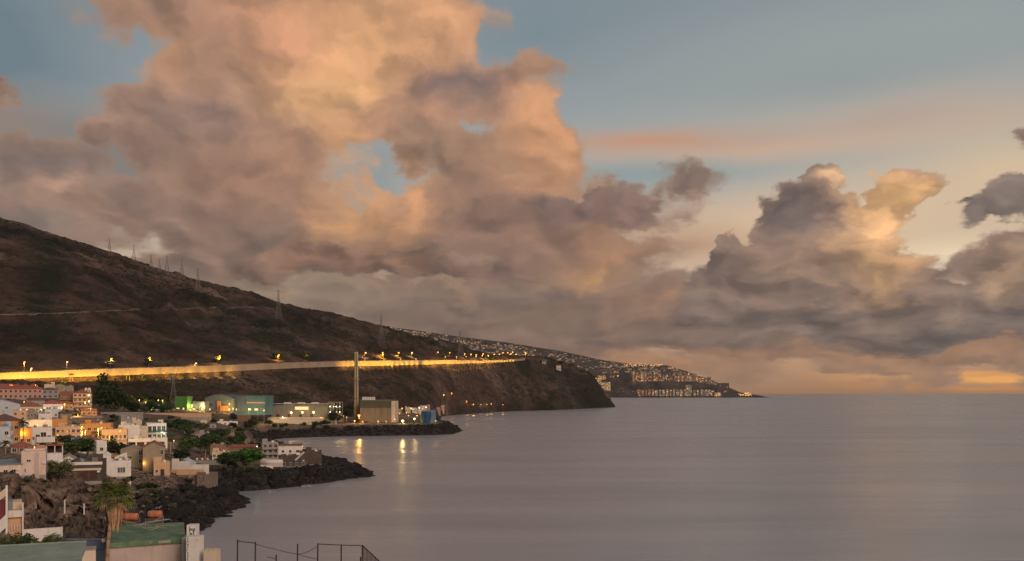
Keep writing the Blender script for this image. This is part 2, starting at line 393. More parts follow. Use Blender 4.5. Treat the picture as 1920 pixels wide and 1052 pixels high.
def mat_sea():
    m, N, b = new_mat('long_smooth_sea')
    g = N.n.new('ShaderNodeNewGeometry'); p = g.outputs['Position']
    # long low swell lines, wide across and short in depth
    n1 = N.noise(N.vmath('MULTIPLY', p, (0.0035, 0.016, 0)), 1.0, 6, 0.62)
    n2 = N.noise(N.vmath('MULTIPLY', p, (0.0009, 0.0024, 0)), 1.0, 3, 0.5)
    fc = N.smooth(n1, 0.35, 0.68, 0.86, 1.16, 'LINEAR'); N.l.new(N.mix(1.0, (0.315, 0.308, 0.330, 1), N.comb(fc, fc, fc), 'MULTIPLY'), b.inputs['Base Color'])
    b.inputs['IOR'].default_value = 1.333; b.inputs['Specular IOR Level'].default_value = 0.5
    r = N.math('ADD', N.smooth(n1, 0.3, 0.7, 0.32, 0.20, 'LINEAR'), N.smooth(n2, 0.3, 0.7, 0.05, -0.03, 'LINEAR'))
    N.l.new(r, b.inputs['Roughness'])
    bn = N.n.new('ShaderNodeBump'); bn.inputs['Strength'].default_value = 0.25; bn.inputs['Distance'].default_value = 2.0
    N.l.new(N.math('ADD', N.math('MULTIPLY', n1, 1.0), N.math('MULTIPLY', N.noise(N.vmath('MULTIPLY', p, (0.03, 0.12, 0)), 1.0, 4, 0.6), 0.12)), bn.inputs['Height'])
    N.l.new(bn.outputs[0], b.inputs['Normal'])
    return m

# ------------------------------------------------------------------ sea
def build_sea():
    xs = np.array([-60000, -3000, -800, -200, 0, 200, 800, 3000, 60000.]); ys = np.array([-3000, 0, 300, 900, 2500, 7000, 20000, 80000.])
    X, Y = np.meshgrid(xs, ys)
    o = link('sea', grid_mesh('sea', X, Y, X * 0, False), mats=mat_sea())
    tag(o, kind='structure')
build_sea()

# ------------------------------------------------------------------ coast outline and lowland heights
near = [(900, -200), (600, 60), (200, 120), (60, 132), (-20, 138), (-60, 155), (-84, 190), (-93, 225)]
pixs = [(352, 1000), (372, 985), (388, 970), (420, 960), (447, 949), (446, 938), (425, 930), (430, 922), (462, 920), (520, 915), (560, 909), (600, 905),
        (640, 898), (668, 895), (692, 893), (675, 882), (640, 873), (600, 866), (575, 858), (555, 848), (530, 838), (512, 830), (503, 824),
        (520, 822.5), (560, 820.5), (640, 818), (720, 817), (800, 816), (846, 814), (864, 808), (856, 803), (838, 800), (824, 795), (822, 788),
        (826, 781), (850, 778), (900, 775), (950, 772), (1000, 770), (1050, 769), (1100, 766), (1150, 763.6)]
far = [(345, 2700), (300, 3200), (-500, 4200), (-4000, 4200), (-4000, -200)]
COAST = np.array(near + [seaP(*p) for p in pixs] + far)

def coast_dist(x, y):
    """signed distance to the waterline, positive on land"""
    shp = x.shape; x = x.ravel(); y = y.ravel()
    best = np.full(x.shape, 1e9); inside = np.zeros(x.shape, bool)
    n = len(COAST)
    for i in range(n):
        ax, ay = COAST[i]; bx, by = COAST[(i + 1) % n]
        dx, dy = bx - ax, by - ay
        t = np.clip(((x - ax) * dx + (y - ay) * dy) / (dx * dx + dy * dy), 0, 1)
        d = (x - ax - t * dx) ** 2 + (y - ay - t * dy) ** 2
        best = np.minimum(best, d)
        c = ((ay > y) != (by > y)) & (x < (bx - ax) * (y - ay) / (by - ay + 1e-12) + ax)
        inside ^= c
    return (np.sqrt(best) * np.where(inside, 1, -1)).reshape(shp)

BASE = {
    -400: [(40, 24), (110, 20), (150, 14), (185, 12), (208, 20), (216, 24), (300, 28), (400, 32), (500, 36), (600, 44), (720, 54), (800, 56), (860, 58)],
    0: [(40, 20), (100, 18), (140, 9.5), (185, 7.5), (195, 10), (204, 16.5), (212, 19.6), (222, 19.6), (300, 22), (400, 24.5), (500, 28), (600, 36), (720, 47), (800, 50), (860, 52)],
    100: [(40, 20), (100, 17), (140, 8.5), (185, 6.5), (200, 9), (212, 16), (222, 19), (240, 19), (300, 19), (400, 21.5), (500, 25), (600, 32), (720, 44), (820, 51), (880, 54)],
    200: [(40, 19), (100, 16), (140, 7), (200, 5), (235, 7), (252, 12), (262, 13.5), (320, 14.6), (400, 17), (500, 21), (600, 26), (700, 29.5), (760, 36), (860, 54)],
    300: [(40, 18), (95, 14), (130, 5), (200, 3), (250, 4), (285, 8), (300, 11.5), (360, 12.5), (400, 13), (500, 16), (600, 21), (700, 24), (800, 27), (930, 56)],
    400: [(40, 17), (90, 12), (120, 5), (250, 1.5), (320, 3), (345, 7), (400, 8), (500, 11), (600, 16.7), (700, 19.4), (850, 23), (930, 27), (1000, 58)],
    500: [(40, 17), (90, 12), (120, 5), (340, 2), (375, 6), (430, 6.5), (520, 5.5), (620, 5), (760, 5), (800, 8), (850, 9.7), (900, 13.5), (1000, 20), (1100, 60)],
    600: [(40, 17), (90, 12), (120, 5), (380, 4), (405, 5.5), (440, 5), (790, 5), (810, 8), (1000, 9), (1100, 12), (1150, 20), (1250, 68)],
    700: [(40, 17), (90, 12), (120, 5), (380, 2), (790, 5), (810, 9.5), (1150, 9), (1200, 12), (1300, 25), (1420, 78)],
    800: [(40, 17), (90, 12), (120, 5), (800, 5), (845, 9.5), (1350, 8), (1450, 18), (1650, 60)],
    900: [(40, 17), (90, 12), (120, 5), (860, 7), (1600, 6), (1750, 20)]}
_bk = sorted(BASE)
def base_h(px, Y):
    px = np.clip(px, _bk[0], _bk[-1]); out = np.zeros_like(Y)
    prev = None
    for a, b in zip(_bk[:-1], _bk[1:]):
        za = np.interp(Y, *np.array(BASE[a]).T); zb = np.interp(Y, *np.array(BASE[b]).T)
        m = (px >= a) & (px <= b); t = (px - a) / (b - a); t = t * t * (3 - 2 * t)
        out = np.where(m, za * (1 - t) + zb * t, out)
    return out

ROADPX = [-500, -150, 0, 200, 400, 500, 560, 650, 735, 850, 900, 950, 985]
ROAD_Y = [700, 760, 800, 870, 1000, 1090, 1160, 1290, 1450, 1760, 1940, 2130, 2300]
ROAD_T = [709, 703, 700.5, 692.5, 686.5, 682, 680, 677.5, 676.5, 675.5, 676.5, 675.5, 672]
ROAD_B = [730, 721, 716.5, 711, 703.5, 699, 695.5, 692, 690, 685, 683, 679.5, 677]
def road(px):
    Y = np.interp(px, ROADPX, ROAD_Y); 
    zt = CAMZ - (np.interp(px, ROADPX, ROAD_T) - HZ) * Y / FPX; zb = CAMZ - (np.interp(px, ROADPX, ROAD_B) - HZ) * Y / FPX
    return (px - 960) * Y / FPX, Y, zt, zb

MPX = [-500, -150, 0, 200, 400, 500, 560, 650, 735, 800, 850, 900, 950, 985, 1010, 1040, 1080, 1105, 1120, 1135, 1152]
def yy(py, Y): return CAMZ - (py - HZ) * Y / FPX
RIDGE = {-500: (240, 1400), -150: (365, 1500), 0: (409, 1560), 50: (421, 1580), 100: (439, 1600), 200: (471, 1680), 250: (488, 1720), 300: (506, 1760), 400: (536, 1850), 500: (558, 1950),
         560: (577, 2000), 650: (598, 2100), 720: (617, 2200), 800: (637, 2280), 860: (652, 2340), 940: (668, 2450), 985: (674, 2520),
         1010: (681, 2520), 1040: (689, 2530), 1080: (695, 2540), 1105: (699, 2540), 1120: (714, 2540), 1135: (741, 2540), 1152: (764, 2520)}
FOOT = {-500: (640, 40), -150: (690, 44), 0: (720, 44), 200: (770, 34), 400: (880, 22), 500: (960, 16), 560: (1010, 14), 650: (1080, 9), 735: (1180, 8), 800: (1330, 6),
        850: (seaY(778), -3), 900: (seaY(775), -3), 950: (seaY(772), -3), 985: (seaY(770.5), -3), 1010: (seaY(770), -3), 1040: (seaY(769.3), -3),
        1080: (seaY(767.5), -3), 1105: (seaY(766), -3), 1120: (seaY(765.3), -3), 1135: (seaY(764.7), -3), 1152: (seaY(763.8), -3)}
def build_lowland():
    px = np.concatenate([np.arange(-2100, -420, 24), np.arange(-420, 900, 2.2), np.arange(900, 2300, 25)])
    Y = np.exp(np.arange(math.log(38), math.log(1780), 0.0060))
    PX, YY = np.meshgrid(px, Y); XX = (PX - 960) * YY / FPX
    d = coast_dist(XX, YY)
    d2 = d + 2.2 * fbm(XX / 9, YY / 9, oc=3, seed=3) * sstep(60, 0, np.abs(d))
    hb = base_h(PX, YY)
    slope = np.where(YY < 600, 0.62, 0.55)
    hs = np.where(d2 > 0, d2 * slope + 0.3, d2 * 0.5)
    k = 1.5
    h = -np.log(np.exp(-np.clip(hb / k, -40, 40)) + np.exp(-np.clip(hs / k, -40, 40))) * k
    fk = sorted(FOOT); fY = np.interp(PX, fk, [FOOT[k][0] for k in fk]); fZ = np.interp(PX, fk, [FOOT[k][1] for k in fk])
    xr, Yr, zt, zb = road(np.minimum(PX, 985)); u = np.clip((YY - fY) / (Yr - fY), 0, 1)
    under = fZ + (zb - fZ) * u - 4 * sstep(0.0, 0.25, u)
    h = np.where(YY > fY, np.minimum(h, under), h); h = np.where(YY > Yr - 1, h - 30, h)
    lava = sstep(26, 12, d + 7 * fbm(XX / 14, YY / 14, oc=4, seed=5)) * sstep(12, 7.5, h - 0.0 * YY)
    lava = np.where((YY > 180) & (PX > 190), lava, lava * sstep(0, 60, PX) * 0.6)
    # break up the rock
    a = 0.25 + 1.6 * lava
    cliff = sstep(180, 200, YY) * sstep(262, 240, YY) * sstep(260, 180, PX) * sstep(23, 16.5, h)
    a = a + 2.4 * cliff
    Zn = fbm(XX / 7, YY / 7, oc=5, rough=0.6, seed=9, ridged=True) * a
    far_a = sstep(700, 1000, YY) * 0.5
    Z = h + Zn * (1 + far_a)
    Z = Z + cliff * .9 * fbm(XX / 1.6, YY / 2.6, oc=3, rough=.6, seed=23, ridged=True)
    # cliff corrugation: shift in plan so the face gets buttresses
    XX2 = XX + cliff * 2.2 * fbm(XX / 4, h / 3, oc=4, seed=21); YY2 = YY + cliff * 5.0 * fbm(XX / 3.2, h / 9 + 3, oc=4, seed=22, ridged=True)
    cave = sstep(1.0, 0.5, ((XX + 114.0) / 3.6) ** 2 + ((Z - 11.0) / 2.6) ** 2) * (YY > 205) * (YY < 262)
    YY2 = YY2 + 9 * cave
    me = grid_mesh('ground', XX2, YY2, Z)
    green = sstep(0.0, 0.4, fbm(XX / 60, YY / 60, oc=3, seed=30)) * sstep(300, 360, YY) * 0.8
    green = np.maximum(green, sstep(380, 410, PX) * sstep(500, 470, PX) * sstep(360, 380, YY) * sstep(520, 420, YY))
    for nm, arr in (('lava', lava), ('green', green)):
        at = me.attributes.new(nm, 'FLOAT', 'POINT'); at.data.foreach_set('value', arr.ravel().astype(np.float32))
    o = link('ground', me, mats=mat_lowland()); tag(o, kind='structure')
    return o, (XX2, YY2, Z)

# ------------------------------------------------------------------ mountain with the highway cut into its foot
def build_mountain():
    px = np.concatenate([np.arange(-2100, -500, 20.0), np.arange(-500, 1153, 2.0)])
    xr, Yr, zt, zb = road(np.minimum(px, 985))
    rk = sorted(RIDGE); fk = sorted(FOOT)
    ry = np.interp(px, rk, [RIDGE[k][0] for k in rk]); rY = np.interp(px, rk, [RIDGE[k][1] for k in rk]); rZ = CAMZ - (ry - HZ) * rY / FPX
    fY = np.interp(px, fk, [FOOT[k][0] for k in fk]); fZ = np.interp(px, fk, [FOOT[k][1] for k in fk])
    # past the bend the road is gone: blend its rows into a straight slope foot -> ridge
    g = sstep(985, 1020, px)
    def mixrow(Y, Z, t):
        return Y * (1 - g) + (fY + (rY - fY) * t) * g, Z * (1 - g) + (fZ + (rZ - fZ) * min(1, t * 1.25)) * g
    rows = [(fY, fZ - 3), mixrow(Yr - 0.5, zb - 1.2, 0.55), mixrow(Yr + 0.6, zt - 0.8, 0.58), mixrow(Yr + 26, zt - 0.8, 0.66), mixrow(Yr + 34, zt + 3.5, 0.72)]
    y4, z4 = rows[-1]
    rows.append((y4 + (rY - y4) * 0.30, z4 + (rZ - z4) * 0.36))
    rows.append((y4 + (rY - y4) * 0.72, z4 + (rZ - z4) * 0.79))
    rows.append((rY, rZ)); rows.append((rY + 300, rZ - 60)); rows.append((rY + 900, rZ - 320))
    nsub = [70, 3, 4, 4, 50, 60, 40, 16, 8]
    Ys, Zs, T = [], [], []
    for i in range(len(rows) - 1):
        for s in range(nsub[i]):
            t = s / nsub[i]
            Ys.append(rows[i][0] * (1 - t) + rows[i + 1][0] * t); Zs.append(rows[i][1] * (1 - t) + rows[i + 1][1] * t); T.append(np.full(px.shape, i + t))
    Ys.append(rows[-1][0]); Zs.append(rows[-1][1]); T.append(np.full(px.shape, len(rows) - 1.0))
    Y = np.array(Ys); Z = np.array(Zs); T = np.array(T)
    X = (px[None, :] - 960) * Y / FPX
    G = g[None, :]
    # masks: keep road shelf clean
    shelf = np.clip(1 - np.minimum(sstep(0.9, 0.6, T), 1) - sstep(4.0, 4.35, T), 0, 1) * (1 - G)
    free = (1 - shelf) * sstep(0.0, 0.12, T)
    warp = fbm(X / 260, Y / 260, oc=3, seed=41)
    gul = fbm(X / 95 + warp * 1.6, Y / 420, oc=4, seed=42, ridged=True)         # gullies run down the slope
    fine = fbm(X / 26, Y / 60, Z / 26, oc=4, rough=0.6, seed=43, ridged=True)
    near_r = sstep(7.0, 6.2, T)
    amp = 13 * sstep(4.1, 5.2, T) * (0.35 + 0.65 * near_r) + 13 * sstep(0.9, 0.4, T) * sstep(0, 0.3, T) + 18 * G * sstep(0.0, 0.5, T) * (0.3 + 0.7 * near_r)
    Z = Z + (gul - 0.1) * amp * 1.25 * free + fine * (5.0 * (0.3 + 0.7 * near_r)) * free * sstep(0.02, 0.3, T)
    # terraces (bedding) on the steep ground
    tz = np.sin(Z / 4.3 + warp * 6) * 1.5
    Z = Z + tz * free * near_r
    X = X + G * 6 * fbm(X / 30, Z / 18, oc=4, seed=44)
    gully = np.clip(sstep(0.15, -0.35, gul), 0, 1) * free
    PXg = px[None, :] + 22 * fbm(Z / 50, X * 0 + 3.3, oc=3, seed=45)
    big = np.exp(-((PXg - (88 + (Z - 200) * 0.07)) / 30) ** 2) * sstep(4.1, 4.5, T) * sstep(6.7, 6.2, T)
    gully = np.clip(gully * 0.8 + big * 1.3 + .75 * np.clip((px[None, :] - 900) / 170, 0, 1) * sstep(4.6, 3.2, T), 0, 1)
    me = grid_mesh('mountain', X, Y, Z)
    at = me.attributes.new('gully', 'FLOAT', 'POINT'); at.data.foreach_set('value', gully.ravel().astype(np.float32))
    o = link('hill', me, mats=mat_mountain()); tag(o, kind='structure')
    return o, (X, Y, Z)

# ------------------------------------------------------------------ far coast with its hillside town
FR = [(600, 596), (640, 600), (720, 612), (800, 622), (860, 631), (950, 642), (1050, 658), (1130, 675), (1180, 682), (1250, 685), (1300, 700), (1335, 713), (1370, 728), (1388, 736), (1425, 741.5), (1442, 745.2)]
def build_far():
    px = np.arange(600, 1443, 1.5)
    ry = np.interp(px, *np.array(FR, float).T)
    rows_py = [np.full(px.shape, 745.6), np.minimum(742.5, 745.6), None]
    Y0 = 8600.0
    def row(py, Y): return Y * np.ones_like(px), CAMZ - (py - HZ) * Y / FPX
    L = [row(np.full(px.shape, 746.2), Y0), row(np.maximum(ry, 742.8), Y0 + 60), row(np.maximum(ry, np.interp(px, [1100, 1200, 1300, 1400], [730, 729, 729, 740])), Y0 + 420),
         row(np.maximum(ry, np.interp(px, [1100, 1180, 1190, 1300, 1400], [716, 714, 717, 719, 738])), Y0 + 520),
         row(np.maximum(ry, np.interp(px, [1100, 1180, 1190, 1300, 1400], [702, 700, 701, 708, 737])), Y0 + 1050),
         row(ry + (745 - ry) * 0.0 + 0, Y0 + 2300), row(ry + 14, Y0 + 3300), row(np.full(px.shape, 748.), Y0 + 4300)]
    nsub = [3, 8, 8, 14, 44, 6, 4]
    Ys, Zs, T = [], [], []
    for i in range(len(L) - 1):
        for s in range(nsub[i]):
            t = s / nsub[i]
            Ys.append(L[i][0] * (1 - t) + L[i + 1][0] * t); Zs.append(L[i][1] * (1 - t) + L[i + 1][1] * t); T.append(np.full(px.shape, i + t))
    Y = np.array(Ys); Z = np.array(Zs); T = np.array(T); X = (px[None, :] - 960) * Y / FPX
    a = sstep(1.0, 2.0, T) * sstep(5.0, 4.2, T) * np.interp(px, [600, 1300, 1400], [1, 0.8, 0.0])[None, :]
    Z = Z + 16 * a * fbm(X / 260, Y / 500, oc=5, seed=61, ridged=True)
    me = grid_mesh('far_coast', X, Y, Z)
    g = np.clip(sstep(0.1, -0.4, fbm(X / 260, Y / 500, oc=5, seed=61, ridged=True)), 0, 1)
    at = me.attributes.new('gully', 'FLOAT', 'POINT'); at.data.foreach_set('value', (g * 0.6).ravel().astype(np.float32))
    o = link('coast', me, mats=bpy.data.materials['mountain_scrub']); tag(o, kind='structure')
    return o, (X, Y, Z)

def bvh_of(arr):
    X, Y, Z = arr; h, w = X.shape
    co = np.stack([X, Y, Z], -1).reshape(-1, 3).tolist()
    i = np.arange(h * w).reshape(h, w)
    q = np.stack([i[:-1, :-1], i[:-1, 1:], i[1:, 1:], i[1:, :-1]], -1).reshape(-1, 4).tolist()
    return BVHTree.FromPolygons(co, q)

LOW, low_arr = build_lowland()
MTN, mtn_arr = build_mountain()
FAR, far_arr = build_far()
BV_L, BV_M, BV_F = bvh_of(low_arr), bvh_of(mtn_arr), bvh_of(far_arr)
def ray(px, py, bvs=(0, 1)):
    """first ground point seen through a photo pixel"""
    d = Vector(((px - 960) / FPX, 1.0, -(py - HZ) / FPX)).normalized(); best = None
    for k in bvs:
        h = (BV_L, BV_M, BV_F)[k].ray_cast(Vector((0, 0, CAMZ)), d)
        if h[0] is not None and (best is None or h[3] < best[1]): best = (h[0], h[3], h[1])
    return best
def ground(x, y, bvs=(0, 1)):
    """height of the ground under a plan point"""
    z = None
    for k in bvs:
        h = (BV_L, BV_M, BV_F)[k].ray_cast(Vector((x, y, 3000)), Vector((0, 0, -1)))
        if h[0] is not None and (z is None or h[0].z > z): z = h[0].z
    return 0.0 if z is None else z

# ------------------------------------------------------------------ mesh builder for small solid parts
class MB:
    def __init__(s): s.v = []; s.f = []; s.m = []
    def add(s, vs, fs, mi=0):
        k = len(s.v); s.v += [tuple(p) for p in vs]; s.f += [tuple(i + k for i in f) for f in fs]; s.m += [mi] * len(fs); return s
    def box(s, x0, x1, y0, y1, z0, z1, mi=0, top=None):
        t = top or (0, 0, 0, 0)      # insets of the top face: x0,x1,y0,y1
        vs = [(x0, y0, z0), (x1, y0, z0), (x1, y1, z0), (x0, y1, z0), (x0 + t[0], y0 + t[2], z1), (x1 - t[1], y0 + t[2], z1), (x1 - t[1], y1 - t[3], z1), (x0 + t[0], y1 - t[3], z1)]
        return s.add(vs, [(0, 3, 2, 1), (4, 5, 6, 7), (0, 1, 5, 4), (1, 2, 6, 5), (2, 3, 7, 6), (3, 0, 4, 7)], mi)
    def bar(s, a, b, r, mi=0, n=4, r2=None):
        a = Vector(a); b = Vector(b); d = b - a
        if d.length < 1e-6: return s
        q = d.to_track_quat('Z', 'Y'); r2 = r if r2 is None else r2; vs = []
        for p, rr in ((a, r), (b, r2)):
            for i in range(n):
                t = 2 * math.pi * (i + .5) / n; vs.append(p + q @ Vector((rr * math.cos(t), rr * math.sin(t), 0)))
        fs = [(i, (i + 1) % n, n + (i + 1) % n, n + i) for i in range(n)] + [tuple(range(n))[::-1], tuple(range(n, 2 * n))]
        return s.add(vs, fs, mi)
    def lathe(s, prof, n=16, mi=0, c=(0, 0, 0), cap=True):
        vs = []
        for r, z in prof:
            for i in range(n):
                t = 2 * math.pi * i / n; vs.append((c[0] + r * math.cos(t), c[1] + r * math.sin(t), c[2] + z))
        fs = []
        for k in range(len(prof) - 1):
            for i in range(n):
                j = (i + 1) % n; fs.append((k * n + i, k * n + j, (k + 1) * n + j, (k + 1) * n + i))
        if cap: fs += [tuple(range(n))[::-1], tuple(range((len(prof) - 1) * n, len(prof) * n))]
        return s.add(vs, fs, mi)
    def prism(s, poly, y0, y1, mi=0):
        """polygon in x,z pushed from y0 to y1"""
        n = len(poly); vs = [(p[0], y0, p[1]) for p in poly] + [(p[0], y1, p[1]) for p in poly]
        return s.add(vs, [tuple(range(n)), tuple(range(n, 2 * n))[::-1]] + [(i, i + n, (i + 1) % n + n, (i + 1) % n) for i in range(n)], mi)
    def tube(s, pts, r, mi=0, n=5):
        for a, b in zip(pts[:-1], pts[1:]): s.bar(a, b, r, mi, n)
        return s
    def mesh(s, name, smooth=False):
        me = bpy.data.meshes.new(name); me.from_pydata(s.v, [], s.f); me.polygons.foreach_set('material_index', s.m)
        if smooth: me.polygons.foreach_set('use_smooth', [True] * len(s.f))
        me.update(); return me
    def build(s, name, mats, parent=None, smooth=False): return link(name, s.mesh(name, smooth), parent, mats)

def inst(src, parent=None, loc=None, rz=None, scale=None):
    """copy one object (mesh data shared)"""
    c = src.copy(); COL.objects.link(c)
    if parent is not None: c.parent = parent
    if loc is not None: c.location = loc
    if rz is not None: c.rotation_euler = (0, 0, rz)
    if scale is not None: c.scale = scale if isinstance(scale, (tuple, list, Vector)) else (scale,) * 3
    return c
KIDS = {}
def copy_tree(o, loc, rz=0.0, scale=1.0, label=None, group=None):
    c = o.copy(); COL.objects.link(c); c.location = loc; c.rotation_euler = (0, 0, rz); c.scale = (scale,) * 3 if not isinstance(scale, tuple) else scale
    if label: c['label'] = label
    if group: c['group'] = group
    if o.name not in KIDS: KIDS[o.name] = [(ch, list(ch.children)) for ch in o.children]
    for ch, sub in KIDS[o.name]:
        d = ch.copy(); COL.objects.link(d); d.parent = c
        for g in sub:
            e = g.copy(); COL.objects.link(e); e.parent = d
    return c

